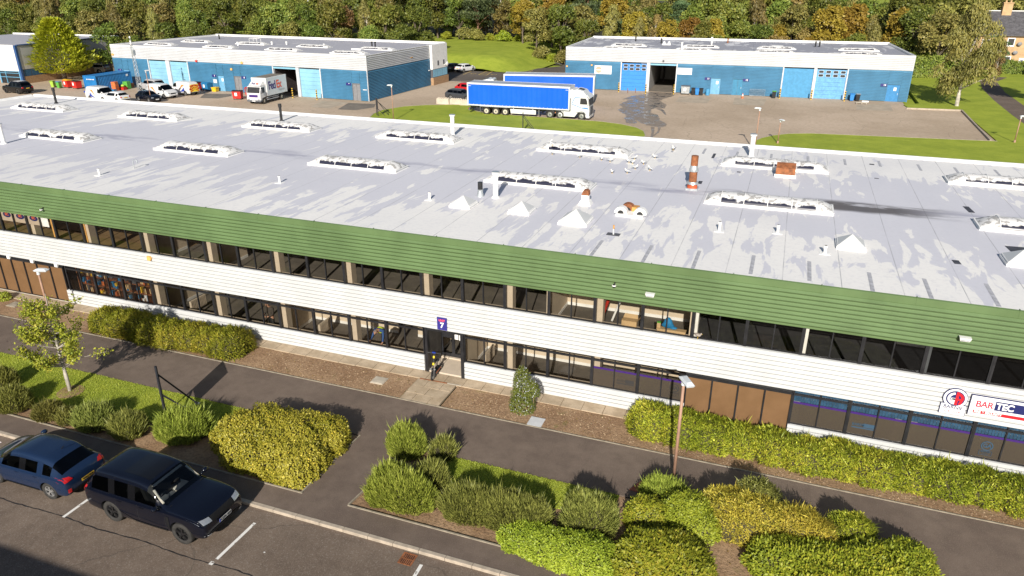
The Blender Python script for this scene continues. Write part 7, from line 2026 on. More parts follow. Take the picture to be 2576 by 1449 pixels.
# ------------------------------------------------------------------ street lamps
mk("lamp_post_pink", (.36, .21, .145), .6, var=.12); mk("lamp_head", (.62, .65, .68), .4, var=.06)
def lamp_post(label, x, y, h, dx, dy, z0=0, n=1.0, group="street lamps round the estate"):
    o = thing("street_lamp", label, "street lamp", (x, y, z0), math.atan2(dy, dx), group)
    b = MB(); b.tube([(0, 0, -.3), (0, 0, .02), (0, 0, .30), (0, 0, .36)], [.11 * n, .11 * n, .11 * n, .06 * n], 10); b.tube([(0, 0, .36), (0, 0, h - .22)], [.062 * n, .05 * n], 10); b.build("post", MAT["lamp_post_pink"], o, smooth=True)
    b = MB(); b.tube([(0, 0, h - .26), (0, 0, h - .04)], [.085 * n, .07 * n], 10); b.taper((.20 * n, 0), (.62 * n, .24 * n), (.70 * n, .30 * n), h - .07, h, 0); b.taper((.20 * n, 0), (.66 * n, .27 * n), (.40 * n, .16 * n), h, h + .07, 0); b.build("lamp_head", MAT["lamp_head"], o)
    b = MB(); b.box(.0, .44 * n, -.09 * n, .09 * n, h - .09, h - .0705); b.build("lens", MAT["galvanised"], o)
    return o
lamp_post("pinkish lamp post in front of the hedge at the right", -1.96, 21.72, 4.30, .5, -.85)
lamp_post("lamp post behind the young tree at the left front", -34.85, 24.05, 2.75 + 0.0, .95, .3)
lamp_post("lamp post at the tip of the grass by the left shed corner", -45.64, 80.67, 4.4, -.9, -.4)
lamp_post("lamp post by the lattice mast in the left yard", -85.5, 81.87, 4.4, .4, .8)
lamp_post("lamp post on the grass just behind the roof edge right of the flue", -.4, 83.2, 2.6, .6, -.8)
lamp_post("lamp post at the far right edge beside the yard corner", 23.6, 92.6, 2.9, .9, .1)
lamp_post("lamp post at the mouth of the yard behind the white flue", -2.5, 78.5, 4.4, -.9, .1)
for (x, y, h, lb) in ((-168.0, 170.0, 7.4, "tall lamp post in the wood behind the left shed, tallest of its row"), (-192, 167, 6.5, "tall lamp post in the wood left of the bright yellow autumn tree"), (-147, 167, 7.6, "tall lamp post in the wood above the left shed's white flue"), (-113, 167, 8, "lamp post in the wood right of the far lattice mast")):
    lamp_post(lb, x, y, h, -.9, -.3, 0, 1.4)
# lattice masts
def mast(label, x, y, h, m, w0=.75, w1=.22, kit=True):
    o = thing("lattice_mast", label, "mast", (x, y, 0)); b = MB(); n = 14
    P = lambda k, f: Vector((math.cos(k * 2.094 + .5), math.sin(k * 2.094 + .5), 0)) * ((w0 + (w1 - w0) * f) * .58) + Vector((0, 0, h * .92 * f))
    for k in range(3):
        b.tube([P(k, 0), P(k, 1)], .035, 5)
        for i in range(n): b.tube([P(k, i / n), P((k + 1) % 3, (i + 1) / n)], .016, 4, cap=False); b.tube([P(k, i / n), P((k + 1) % 3, i / n)], .014, 4, cap=False)
    b.build("lattice", MAT[m], o)
    b = MB(); b.tube([(0, 0, h * .85), (0, 0, h)], .03, 6); b.build("pole", MAT["galvanised"], o)
    if kit:
        b = MB(); b.box(.1, .45, -.3, .1, h * .72, h * .80); b.build("equipment_box", MAT["galvanised"], o)
        b = MB(); b.ell((0, 0, h), (.12, .12, .16)); b.ell((.1, -.1, h * .9), (.14, .14, .14)); b.box(-.08, .08, -.08, .08, h * .92, h * .95); b.build("aerial", MAT["white_trim"], o)
    return o
mast("grey lattice mast standing in the left yard in front of the pale shutters", -89.5, 84.0, 8.6, "galvanised")
mast("pale lattice mast rising out of the wood behind the left shed", -110.5, 158.0, 11.3, "white_trim", 1.0, .4)

# ------------------------------------------------------------------ bollards, blocks, bins, container
mk("bollard_yellow", (.68, .42, .04), .6, var=.1); mk("bin_red", (.52, .022, .015), .5, var=.1); mk("bin_lime", (.35, .52, .06), .5, var=.1); mk("bin_green", (.10, .36, .05), .5, var=.1); mk("lid_yellow", (.70, .38, .02), .5, var=.08); mk("bin_blue", (.02, .17, .36), .5, var=.1); mk("container_blue", (.012, .165, .42), .5, var=.12, vs=.8); mk("crate_orange", (.60, .15, .04), .6, var=.2); mk("box_yellow", (.75, .46, .02), .55, var=.1)
def bollard(label, p, group="striped bollards beside the shed doors"):
    o = thing("bollard", label, "bollard", (p.x, p.y, 0), 0, group); b = MB()
    for i in range(8):
        z0, z1 = i * .17, (i + 1) * .17
        n = 10; r = .095
        b.mesh([(r * math.cos(6.283 * k / n), r * math.sin(6.283 * k / n), z0 + .05 * math.sin(6.283 * k / n)) for k in range(n)] + [(r * math.cos(6.283 * k / n), r * math.sin(6.283 * k / n), z1 + .05 * math.sin(6.283 * k / n)) for k in range(n)], [(k, (k + 1) % n, n + (k + 1) % n, n + k) for k in range(n)], i % 2)
    b.cyl((0, 0), .094, 1.28, 1.38, 10, 0); b.build("post", [MAT["bollard_yellow"], MAT["black_plastic"]], o)
    b = MB(); b.ell((0, 0, 1.38), (.094, .094, .05), 10, 6); b.build("cap", MAT["bollard_yellow"], o)
for c, x, y, lb in (("b", 372, 985, "striped bollard just right of the delivery lorry"), ("b", 615, 1003, "striped bollard at the right side of the pale shutter next to the delivery lorry"), ("a", 1430, 838, "striped bollard left of the pair of pale shutters"), ("a", 1645, 850, "striped bollard between the pair of pale shutters"), ("a", 1862, 850, "striped bollard right of the pair of pale shutters"),
                    ("c", 1072, 925, "striped bollard left of the bright blue shutter"), ("c", 1343, 940, "striped bollard between the bright blue shutter and the open bay"), ("c", 1625, 947, "striped bollard right of the open bay with the wet floor"), ("d", 113, 990, "striped bollard left of the ribbed blue shutter"), ("d", 430, 1003, "striped bollard between the two right hand shutters of the right shed"), ("d", 765, 1018, "striped bollard right of the shutter with grey windows")):
    bollard(lb, at(c, x, y))
for x, y, lb in ((1163, 935, "left of two small rusty posts before the bright blue shutter"), (1240, 937, "right of two small rusty posts before the bright blue shutter")):
    p = at("c", x, y); b = MB(); b.cyl((0, 0), .05, 0, .7, 8); b.cyl((0, 0), .065, .55, .7, 8); o = b.build("short_post", MAT["rust"]); o.location = p; tag(o, lb, "post")
mk("cast_concrete", (.52, .45, .36), .85, var=.14, vs=1.5, bump=.2)
def block(label, x, y, rz, L=1.9):
    b = MB(); b.taper((0, 0), (L, .8), (L - .06, .74), 0, .78)
    for i in range(5):
        for j in (0, 1): b.taper((-L / 2 + .25 + i * (L - .5) / 4, -.18 + j * .36), (.22, .22), (.12, .12), .78, .88)
    o = b.build("concrete_block", MAT["cast_concrete"], None, bevel=.02); o.location = (x, y, .0); o.rotation_euler.z = rz; tag(o, label, "block", "cast concrete blocks beside the blue lorry")
block("left one of three studded concrete blocks at the tail of the blue lorry", -45.65, 95.2, .05); block("middle one of three studded concrete blocks at the tail of the blue lorry", -43.72, 95.25, .02, 1.75); block("right one of three studded concrete blocks at the tail of the blue lorry", -42.15, 95.0, .28, 1.6)
def big_bin(label, p, rz, m, lid):
    o = thing("large_bin", label, "bin", (p[0], p[1], 0), rz, "large wheeled bins of the yard"); b = MB(); b.taper((0, 0), (1.16, .88), (1.30, 1.04), .16, 1.18); b.box(-.67, .67, -.54, .54, 1.10, 1.18); b.build("body", MAT[m], o, bevel=.02)
    b = MB(); n = 8; b.prism([(-.56 + 1.12 * i / n, 1.18 + .16 * math.sin(math.pi * i / n)) for i in range(n + 1)], -.68, .68, 0, 'x'); b.build("lid", MAT[lid], o)
    for sx in (-1, 1):
        for sy in (-1, 1): b = MB(); b.tube([(sx * .5, sy * .34 - .02, .09), (sx * .5, sy * .34 + .02, .09)], .09, 10); b.build("wheel", MAT["tyre"], o)
    b = MB(); b.box(-.25, .12, -.545, -.53, .55, 1.0); b.build("label_panel", MAT["letter_white"], o)
def small_bin(label, p, rz, m, lid=None):
    o = thing("wheelie_bin", label, "bin", (p[0], p[1], 0), rz, "small wheelie bins of the yard"); b = MB(); b.taper((0, .03), (.46, .50), (.56, .66), .08, .98); b.build("body", MAT[m], o, bevel=.02)
    b = MB(); b.prism([(-.36, .985), (.38, .985), (.40, 1.03), (0, 1.09), (-.38, 1.04)], -.30, .30, 0, 'x'); b.build("lid", MAT[lid or m], o)
    for sx in (-1, 1): b = MB(); b.tube([(sx * .2, .3, .10), (sx * .27, .3, .10)], .10, 10); b.build("wheel", MAT["tyre"], o)
def P_(c, x, y): return at(c, x, y)
small_bin("lime green wheelie bin left of the red bins by the golden cypress", P_("a", 540, 880), .2, "bin_lime"); small_bin("mid green wheelie bin between the lime bin and the red bins", P_("a", 600, 888), .1, "bin_green", "shutter_mid")
big_bin("red bin with a yellow lid near the golden cypress", P_("a", 678, 885) + Vector((0, .3, 0)), -.2, "bin_red", "lid_yellow"); big_bin("red bin with a black lid near the golden cypress", P_("a", 765, 895) + Vector((0, .3, 0)), -.2, "bin_red", "black_plastic")
big_bin("red bin with a black lid against the left shed wall", P_("a", 1975, 908) + Vector((0, .2, 0)), -.1, "bin_red", "black_plastic"); big_bin("blue bin against the left shed wall", P_("a", 2080, 915) + Vector((0, .2, 0)), -.1, "bin_blue", "bin_blue")
big_bin("red bin in front, left of the delivery lorry cab", P_("a", 2385, 1002) + Vector((0, .3, 0)), .3, "bin_red", "black_plastic"); big_bin("red bin half hidden behind the delivery lorry cab", P_("a", 2490, 975) + Vector((0, .8, 0)), .2, "bin_red", "bin_red")
big_bin("grey metal bin right of the open bay of the right shed", P_("c", 1740, 950) + Vector((0, .2, 0)), .06, "galvanised", "dark_trim")
small_bin("black wheelie bin left of a blue one by the right shed", P_("c", 1820, 955), .06, "black_plastic"); small_bin("blue wheelie bin between two black ones by the right shed", P_("c", 1860, 957), .06, "shutter_blue"); small_bin("black wheelie bin right of a blue one by the right shed", P_("c", 1900, 959), .06, "black_plastic")
small_bin("lone black wheelie bin left of the ribbed blue shutter", P_("d", 55, 988), .06, "black_plastic", "bin_green"); small_bin("blue wheelie bin right of the shutter with grey windows", P_("d", 838, 1016), .06, "shutter_blue"); small_bin("black wheelie bin beside a blue one near the unit 14 door", P_("d", 897, 1018), .06, "black_plastic", "galvanised")
b = MB(); b.taper((0, 0), (.7, .7), (.85, .8), 0, .55); b.box(-.46, .46, -.44, .44, .55, .66); b.box(-.3, .3, -.44, -.40, .3, .5, 0); o = b.build("grit_box", MAT["box_yellow"], None, bevel=.02); o.location = P_("a", 2170, 920); tag(o, "yellow grit box by the left shed wall", "box")
p = P_("c", 1965, 958); b = MB(); b.tube([(0, 0, 0), (0, 0, .03), (0, 0, .28), (0, 0, .32), (0, 0, .62), (0, 0, .66), (0, 0, .95), (0, 0, .98)], [.29, .31, .31, .325, .325, .31, .31, .27], 16); o = b.build("barrel", MAT["shutter_mid"], None, smooth=False); o.location = p; tag(o, "blue plastic barrel right of the wheelie bins by the right shed", "barrel")
p = P_("c", 2318, 988); o = thing("traffic_cone", "orange and white traffic cone by the unit 12 door", "cone", p); b = MB(); b.box(-.2, .2, -.2, .2, 0, .04); b.build("base", MAT["crate_orange"], o); b = MB(); b.tube([(0, 0, .04), (0, 0, .75)], [.15, .03], 12); b.build("body", MAT["crate_orange"], o); b = MB(); b.tube([(0, 0, .32), (0, 0, .55)], [.112, .075], 12); b.build("band", MAT["letter_white"], o)
o = thing("crowd_barrier", "grey mesh crowd barrier leaning against the right shed", "barrier", (-4.45, 117.9, 0), .06); b = MB(); b.tube([(-1.1, 0, .1), (-1.1, 0, 1.05), (1.1, 0, 1.05), (1.1, 0, .1), (-1.1, 0, .1)], .025, 6); b.build("frame", MAT["galvanised"], o); b = MB()
for i in range(18): b.tube([(-1.0 + i * .118, 0, .1), (-1.0 + i * .118, 0, 1.05)], .01, 4, cap=False)
for i in range(5): b.tube([(-1.1, 0, .25 + i * .16), (1.1, 0, .25 + i * .16)], .008, 4, cap=False)
b.build("bars", MAT["galvanised"], o); 
for sx in (-1, 1): b = MB(); b.box(sx * .85 - .03, sx * .85 + .03, -.3, .2, 0, .06); b.build("foot", MAT["galvanised"], o)
p = P_("d", 935, 1042); o = thing("pallet", "low wooden pallet on the ground by the unit 14 door", "pallet", p, .05); b = MB()
for i in range(5): b.box(-.7, .7, -.5 + i * .22, -.4 + i * .22, .12, .15)
for x in (-.65, 0, .6): b.box(x, x + .08, -.5, .5, 0, .12)
b.build("boards", MAT["concrete"], o); b = MB(); b.tube([(.1, .2, .27), (.95, .25, .27)], .12, 10); r_ = b.build("roll", MAT["letter_white"]); r_.location = p; tag(r_, "white roll of sheet lying on the pallet", "roll")
# shipping container
ct = thing("shipping_container", "blue shipping container standing in the left yard", "container", (-101.3, 85.95, 0), math.radians(1.5)); Lc = 6.9
b = MB()
def wave(n, L): 
    out = []
    for i in range(n): a = L * i / n; s_ = L / n; out += [(a, 0), (a + s_ * .3, 0), (a + s_ * .45, .05), (a + s_ * .85, .05)]
    return out + [(L, 0)]
pr = wave(24, Lc)
for s_ in (-1, 1):
    for (a, da), (c_, dc) in zip(pr[:-1], pr[1:]): b.face([(s_ * (1.2 - da), a, .15), (s_ * (1.2 - dc), c_, .15), (s_ * (1.2 - dc), c_, 2.45), (s_ * (1.2 - da), a, 2.45)])
pr = wave(9, 2.3)
for yy in (0.0, Lc):
    for (a, da), (c_, dc) in zip(pr[:-1], pr[1:]): b.face([(-1.15 + a, yy + (da if yy == 0 else -da), .15), (-1.15 + c_, yy + (dc if yy == 0 else -dc), .15), (-1.15 + c_, yy + (dc if yy == 0 else -dc), 2.45), (-1.15 + a, yy + (da if yy == 0 else -da), 2.45)])
b.build("corrugated_wall", MAT["container_blue"], ct)
b = MB(); b.box(-1.2, 1.2, 0, Lc, 2.46, 2.52); b.build("roof", MAT["container_blue"], ct)
b = MB()
for sx in (-1, 1):
    for yy in (0, Lc): b.box(sx * 1.19 - .06, sx * 1.19 + .06, yy - .06, yy + .06, 0, 2.56)
    b.box(sx * 1.19 - .05, sx * 1.19 + .05, .06, Lc - .06, 2.44, 2.55); b.box(sx * 1.19 - .05, sx * 1.19 + .05, .06, Lc - .06, .02, .16)
for yy in (0, Lc): b.box(-1.13, 1.13, yy - .05, yy + .05, 2.44, 2.55); b.box(-1.13, 1.13, yy - .05, yy + .05, .02, .16)
b.build("frame", MAT["container_blue"], ct)
b = MB()
for i in range(6): b.prism(ellipse(-.55 + i * .27, 2.02, .085, .085, 8), -.03, -.012)
b.build("painted_marks", MAT["letter_white"], ct); b = MB(); b.box(1.215, 1.23, Lc - 1.0, Lc - .6, 1.9, 2.2); b.build("data_plate", MAT["letter_white"], ct)
# clutter beside it
def crate(nm, lb, c, x, y, d, m, z=0, rz=.1, cat="crate"):
    p = P_(c, x, y); b = MB(); w_, dd, h = d
    b.box(-w_ / 2, w_ / 2, -dd / 2, dd / 2, 0, .04); 
    for s_ in (-1, 1): b.box(s_ * w_ / 2 - .02, s_ * w_ / 2 + .02, -dd / 2, dd / 2, .04, h); b.box(-w_ / 2 + .02, w_ / 2 - .02, s_ * dd / 2 - .02, s_ * dd / 2 + .02, .04, h - .01)
    b.box(-w_ / 2 - .03, w_ / 2 + .03, -dd / 2 - .03, dd / 2 + .03, h * .55, h * .62); b.box(-w_ / 2 - .03, w_ / 2 + .03, -dd / 2 - .03, dd / 2 + .03, h - .05, h + .005); o = b.build(nm, MAT[m]); o.location = (p.x, p.y, z); o.rotation_euler.z = rz; tag(o, lb, cat); return o
crate("stacking_crate", "lower orange crate of the stack beside the blue container", "a", 1165, 912, (.8, .7, .75), "crate_orange"); crate("stacking_crate", "upper orange crate of the stack beside the blue container", "a", 1165, 912, (.76, .66, .6), "crate_orange", .76)
crate("storage_box", "low blue box at the foot of the orange crates", "a", 1140, 922, (.8, .6, .35), "bin_blue", 0, .1, "box"); crate("storage_cage", "green cage by the far end of the blue container", "a", 1285, 893, (.8, .8, 1.15), "bin_green", 0, .1, "cage"); crate("stacking_crate", "small brown crate right of the green cage", "a", 1325, 880, (.6, .6, .7), "rust")
crate("storage_tray", "red tray of parts left of the green cage", "a", 1235, 902, (1.1, .8, .4), "bin_red", 0, .1, "tray")
def sack(lb, c, x, y, r, m, z=0):
    p = P_(c, x, y); b = MB(); rr = random.Random(int(x)); 
    b.ell((0, 0, r[2]), r, 14, 9); b.v = [(v[0] * (1 + .12 * math.sin(v[2] * 9 + v[1] * 7)), v[1] * (1 + .12 * math.cos(v[0] * 8)), v[2]) for v in b.v]; b.tube([(0, 0, r[2] * 1.85), (.03, 0, r[2] * 2.25)], [.06, .09], 7); o = b.build("rubbish_bag", MAT[m], None, smooth=True); o.location = (p.x, p.y, z); tag(o, lb, "bag")
sack("white rubbish bag between dark ones in front of the container", "a", 945, 938, (.35, .32, .28), "letter_white"); sack("dark rubbish bag right of the white one in front of the container", "a", 968, 940, (.36, .34, .26), "black_plastic"); sack("dark rubbish bag left of the white one in front of the container", "a", 905, 938, (.4, .3, .2), "lorry_grey"); sack("blue rubbish bag at the far left of the bags by the container", "a", 868, 934, (.4, .3, .16), "blue_mark"); sack("yellow green bag on top of the red tray", "a", 1240, 902, (.34, .3, .2), "bin_lime", .42)
# ------------------------------------------------------------------ small covers and the entrance drain
def cover(nm, lb, c, x, y, w, l, m, rz=0):
    p = at(c, x, y); b = MB(); b.box(-w / 2, w / 2, -l / 2, l / 2, -.05, .03); b.box(-w / 2 - .04, w / 2 + .04, -l / 2 - .04, l / 2 + .04, -.06, .012); o = b.build(nm, MAT[m], None, bevel=.006); o.location = (p.x, p.y, 0); o.rotation_euler.z = rz; tag(o, lb, "cover")
cover("inspection_cover", "square stone cover lying in the soil left of the entrance", "j", 1240, 930, .55, .5, "concrete"); cover("inspection_cover", "pale ribbed cover at the edge of the footway right of the entrance", "k", 240, 1350, .52, .62, "jamb_white"); cover("inspection_cover", "brown grated cover in the soil at the left edge", "i", 150, 165, .6, .5, "edging")
p, q = at("j", 1650, 912), at("j", 1925, 962); b = MB(); b.bar((p.x, p.y, .012), (q.x, q.y, .012), .07, .03); o = b.build("channel_drain", MAT["rust"]); tag(o, "rusty channel drain across the slabs at the entrance", "drain")
p2 = at("j", 2060, 985); b = MB(); b.bar((q.x, q.y, .011), (p2.x, p2.y, .011), .06, .03); o = b.build("channel_drain", MAT["concrete"]); tag(o, "pale end piece of the channel drain at the entrance", "drain")
mk("red_pavers", (.30, .085, .05), .85, var=.2, vs=6)
poly_sheet("brick_paving", [(-3.36, 20.83), (-2.5, 20.75), (-2.6, 21.2), (-3.02, 21.55)], .008, "red_pavers")
# debris on the bare soil
rng = np.random.default_rng(3); n = 1700; b = MB()
for i in range(n):
    left = rng.random() < .5; x = rng.uniform(-21.5, -14) if left else rng.uniform(-11.7, -3.8)
    if rng.random() < .25: x = rng.uniform(-3, 10)
    y = rng.uniform(23.45, 25.1) if x < -3.8 else rng.uniform(23.42, 23.95); r = rng.uniform(.008, .03) * (1.6 if rng.random() < .08 else 1)
    a = rng.uniform(0, 3); b.mesh([(x + r * math.cos(a), y + r * math.sin(a), -.02), (x + r * math.cos(a + 2.1), y + r * math.sin(a + 2.1), -.02), (x + r * math.cos(a + 4.2), y + r * math.sin(a + 4.2), -.02), (x, y, -.015 + r * .9)], [(0, 1, 3), (1, 2, 3), (2, 0, 3)])
mk("pebbles", (.34, .25, .16), .9, var=.45, vs=9); o = b.build("gravel", MAT["pebbles"]); tag(o, None, None, None, "stuff")
n = 1500; P = np.empty((n, 3)); P[:, 0] = rng.uniform(-34, 8, n); P[:, 1] = np.where(rng.random(n) < .5, rng.uniform(23.42, 25.1, n), rng.uniform(16.8, 20.3, n)); P[:, 2] = .02
sel = ~((P[:, 1] < 21) & (P[:, 0] > -14.1) & (P[:, 0] < -11.6)); P = P[sel]; rd = rdir(rng, len(P)); me = leaf_mesh("leaf_litter", P, rd * [1, 1, .15], np.array([0, 0, 1.0]) + rd[:, ::-1] * .4, rng.uniform(.03, .07, len(P)), rng.uniform(.02, .04, len(P)), .1); me.materials.append(MAT["leaf_orange"]); o = link_mesh("leaf_litter", me); tag(o, None, None, None, "stuff")

# ------------------------------------------------------------------ things behind the windows
mk("cardboard", (.52, .36, .19), .8, var=.08); mk("cloth_blue", (.015, .19, .42), .7, var=.15, vs=8)
b = MB(); b.box(-.3, .3, -.12, .2, 0, .22); b.mesh([(-.3, -.12, .22), (.3, -.12, .22), (.28, -.22, .34), (-.28, -.22, .34)], [(0, 1, 2, 3)]); b.mesh([(.3, -.12, .22), (.3, .2, .22), (.42, .2, .36), (.42, -.12, .36)], [(0, 1, 2, 3)]); b.mesh([(-.3, .2, .22), (.3, .2, .22), (.26, .3, .36), (-.26, .3, .36)], [(0, 1, 2, 3)])
o = b.build("cardboard_box", MAT["cardboard"]); o.location = (-4.72, YF + .27, 3.72); tag(o, "open cardboard box standing on the upper window sill", "box")
b = MB(); b.box(-.55, .55, -.1, .1, 0, .12); b.box(-.57, .57, -.12, .12, .10, .125); o = b.build("cardboard_sleeve", MAT["cardboard"]); o.location = (-3.05, YF + .22, 3.72); tag(o, "long flat cardboard sleeve on the upper window sill under the blue cloth", "box")
b = MB(); b.ell((0, 0, .22), (.24, .12, .21), 14, 9); b.v = [(v[0] * (1 + .2 * math.sin(v[2] * 16)), v[1], v[2] * (1 + .12 * math.cos(v[0] * 14))) for v in b.v]; b.ell((.22, .0, .06), (.16, .09, .06), 8, 6); o = b.build("blue_cloth", MAT["cloth_blue"], None, smooth=True); o.location = (-3.2, YF + .22, 3.85); tag(o, "crumpled bright blue cloth on the upper window sill", "cloth")
b = MB(); b.box(-.07, .07, -.05, .05, 0, .2); b.box(-.072, .072, -.052, .052, .2, .24, 1); o = b.build("carton", [MAT["cardboard"], MAT["bin_green"]]); o.location = (-3.55, YF + .22, 3.85); tag(o, "small carton left of the blue cloth on the upper window sill", "box")
b = MB(); b.tube([(-5.75, 27.6, 4.6), (-5.9, 26.25, 3.78)], .07, 8); o = b.build("red_pipe", MAT["red_paint"]); tag(o, "sloping red pipe behind the upper window beside the cardboard box", "pipe")
b = MB(); b.tube([(-5.3, 27.6, 4.45), (-5.45, 26.3, 3.76)], .045, 8); o = b.build("white_pipe", MAT["white_trim"]); tag(o, "sloping white pipe right of the red one behind the upper window", "pipe")
sh = thing("shop_shelving", "shelves packed with colourful goods behind the barred lower left windows", "shelving", (XK(-29), 26.75, .1)); rr = random.Random(4)
b = MB()
for z in (.35, .85, 1.35, 1.85): b.box(-3.0, 2.9, -.2, .25, z, z + .03)
for i in range(7): b.box(-3.0 + i * .97, -2.96 + i * .97, -.2, .25, 0, 2.2)
b.build("rack", MAT["rust"], sh)
cols = ["box_yellow", "bin_blue", "letter_white", "cardboard", "crate_orange", "shutter_mid", "black_plastic", "lorry_grey", "cardboard", "bin_blue"]
for ci, c in enumerate(cols):
    b = MB(); 
    for i in range(16):
        x = rr.uniform(-2.9, 2.7); z = rr.choice((.38, .88, 1.38, 1.88)); w_ = rr.uniform(.06, .22); h = rr.uniform(.1, .34); y = rr.uniform(-.18, .05); b.box(x, x + w_, y, y + .15, z, z + h)
    o = b.build("goods", MAT[c], sh); o["kind"] = "stuff"
g_ = MB()
for i in range(58): g_.box(-2.95 + i * .1, -2.938 + i * .1, YF + .06 - 26.75, YF + .075 - 26.75, .7, 2.1)
g_.build("window_bars", MAT["dark_steel"], sh)

# ------------------------------------------------------------------ scooter at the door
sc = thing("electric_scooter", "black electric scooter with yellow details parked at the entrance", "scooter", (-13.13, 25.22, .02), math.radians(95))
def sl(*a): return a
for x, nm in ((0, "wheel"), (1.02, "wheel")):
    b = MB(); n = 20
    for k in range(n):
        t0, t1 = 6.283 * k / n, 6.283 * (k + 1) / n; b.tube([(x + .115 * math.cos(t0), 0, .15 + .115 * math.sin(t0)), (x + .115 * math.cos(t1), 0, .15 + .115 * math.sin(t1))], .042, 7, cap=False)
    w_ = b.build("wheel", MAT["tyre"], sc); b = MB(); b.tube([(x, -.045, .15), (x, .045, .15)], .075, 12); b.build("hub", MAT["galvanised"], w_)
b = MB(); b.box(.18, .86, -.10, .10, .20, .32); b.box(.2, .84, -.085, .085, .32, .335); b.build("deck", MAT["black_plastic"], sc, bevel=.02)
b = MB(); b.box(.22, .82, -.104, .104, .24, .28); b.build("side_stripe", MAT["crate_orange"], sc)
b = MB(); b.bar((.0, .07, .15), (.16, .05, .55), .03); b.bar((0, -.07, .15), (.16, -.05, .55), .03); b.bar((.16, 0, .5), (.20, 0, .34), .08); b.bar((1.02, .07, .15), (.82, .06, .28), .03); b.bar((1.02, -.07, .15), (.82, -.06, .28), .03); b.build("fork", MAT["black_plastic"], sc)
b = MB(); b.tube([(.12, 0, .45), (.33, 0, 1.18)], .026, 8); b.build("stem", MAT["black_plastic"], sc); b = MB(); b.tube([(.18, 0, .68), (.21, 0, .78)], .045, 8); b.tube([(.27, 0, .98), (.30, 0, 1.08)], .045, 8); b.build("clamp", MAT["hi_vis_yellow"], sc)
b = MB(); b.tube([(.33, -.32, 1.20), (.33, .32, 1.20)], .018, 8); b.tube([(.33, -.33, 1.20), (.33, -.2, 1.20)], .026, 8); b.tube([(.33, .2, 1.20), (.33, .33, 1.20)], .026, 8); b.build("handlebar", MAT["black_plastic"], sc); b = MB(); b.box(.29, .36, -.08, .08, 1.21, 1.25); b.build("display", MAT["blue_mark"], sc)
b = MB(); b.ell((.08, -.09, .52), (.05, .045, .045), 8, 6); b.ell((.08, .09, .52), (.05, .045, .045), 8, 6); b.build("headlamp", MAT["lamp_clear"], sc); b = MB(); b.tube([(.62, 0, .33), (.66, 0, .62)], .02, 6); b.ell((.68, 0, .66), (.15, .10, .04)); b.build("saddle", MAT["black_plastic"], sc)
b = MB(); b.tube([(.33, .3, 1.2), (.5, .26, .95), (.6, .15, .6), (.8, .12, .34)], .01, 5); b.tube([(.33, -.3, 1.2), (.2, -.2, .9), (.12, -.06, .5)], .01, 5); b.build("cable", MAT["black_plastic"], sc)

# ------------------------------------------------------------------ people
mk("skin", (.46, .25, .17), .55, var=.06); mk("dark_cloth", (.055, .045, .038), .85, var=.15); mk("black_cloth", (.015, .015, .016), .85, var=.1); mk("work_blue", (.025, .085, .26), .8, var=.12); mk("hi_vis", (.52, .66, .03), .6, var=.06); mk("hair_brown", (.10, .06, .035), .8, var=.2); mk("hair_grey", (.22, .17, .14), .8, var=.2); mk("shoe", (.03, .025, .02), .6, var=.1)
def skinned(name, verts, edges, m, parent, root=0, sub=2):
    me = bpy.data.meshes.new(name); me.from_pydata([v[:3] for v in verts], edges, []); me.update(); o = bpy.data.objects.new(name, me); COL.objects.link(o)
    o.modifiers.new("k", 'SKIN'); s_ = o.modifiers.new("s", 'SUBSURF'); s_.levels = s_.render_levels = sub
    for i, v in enumerate(verts):
        d = me.skin_vertices[0].data[i]; r = v[3]; d.radius = (r, r) if not hasattr(r, '__len__') else r; d.use_root = (i == root)
    me2 = bpy.data.meshes.new_from_object(o.evaluated_get(bpy.context.evaluated_depsgraph_get())); bpy.data.objects.remove(o)
    me2.polygons.foreach_set("use_smooth", [True] * len(me2.polygons)); me2.materials.clear(); return link_mesh(name, me2, parent, MAT[m])
def chain(V, E, pts, start=None):
    prev = start; ids = []
    for p in pts:
        V.append(p); i = len(V) - 1; ids.append(i)
        if prev is not None: E.append((prev, i))
        prev = i
    return ids
def lerp4(a, b, f): return tuple(a[i] + (b[i] - a[i]) * f for i in range(3))
def hand(V, E, wrist_i, wrist, fwd, side, up, curl=.35, s=1.0):
    f, sd, u_ = Vector(fwd).normalized(), Vector(side).normalized(), Vector(up).normalized(); w_ = Vector(wrist)
    palm = chain(V, E, [tuple(w_ + f * .045 * s) + ((.030, .016),), tuple(w_ + f * .085 * s) + ((.034, .014),)], wrist_i)
    for k, (off, l) in enumerate(((-.030, .065), (-.010, .075), (.010, .072), (.030, .055))):
        b0 = w_ + f * .095 * s + sd * off; d1 = (f - u_ * curl * .5).normalized(); d2 = (f - u_ * curl * 1.3).normalized()
        chain(V, E, [tuple(b0) + (.009,), tuple(b0 + d1 * l * .5) + (.0085,), tuple(b0 + d1 * l * .5 + d2 * l * .5) + (.007,)], palm[1])
    b0 = w_ + f * .05 * s - sd * .034; chain(V, E, [tuple(b0) + (.011,), tuple(b0 + (f * .6 - sd * .7).normalized() * .035) + (.0095,), tuple(b0 + (f * .9 - sd * .5).normalized() * .065) + (.008,)], palm[0])
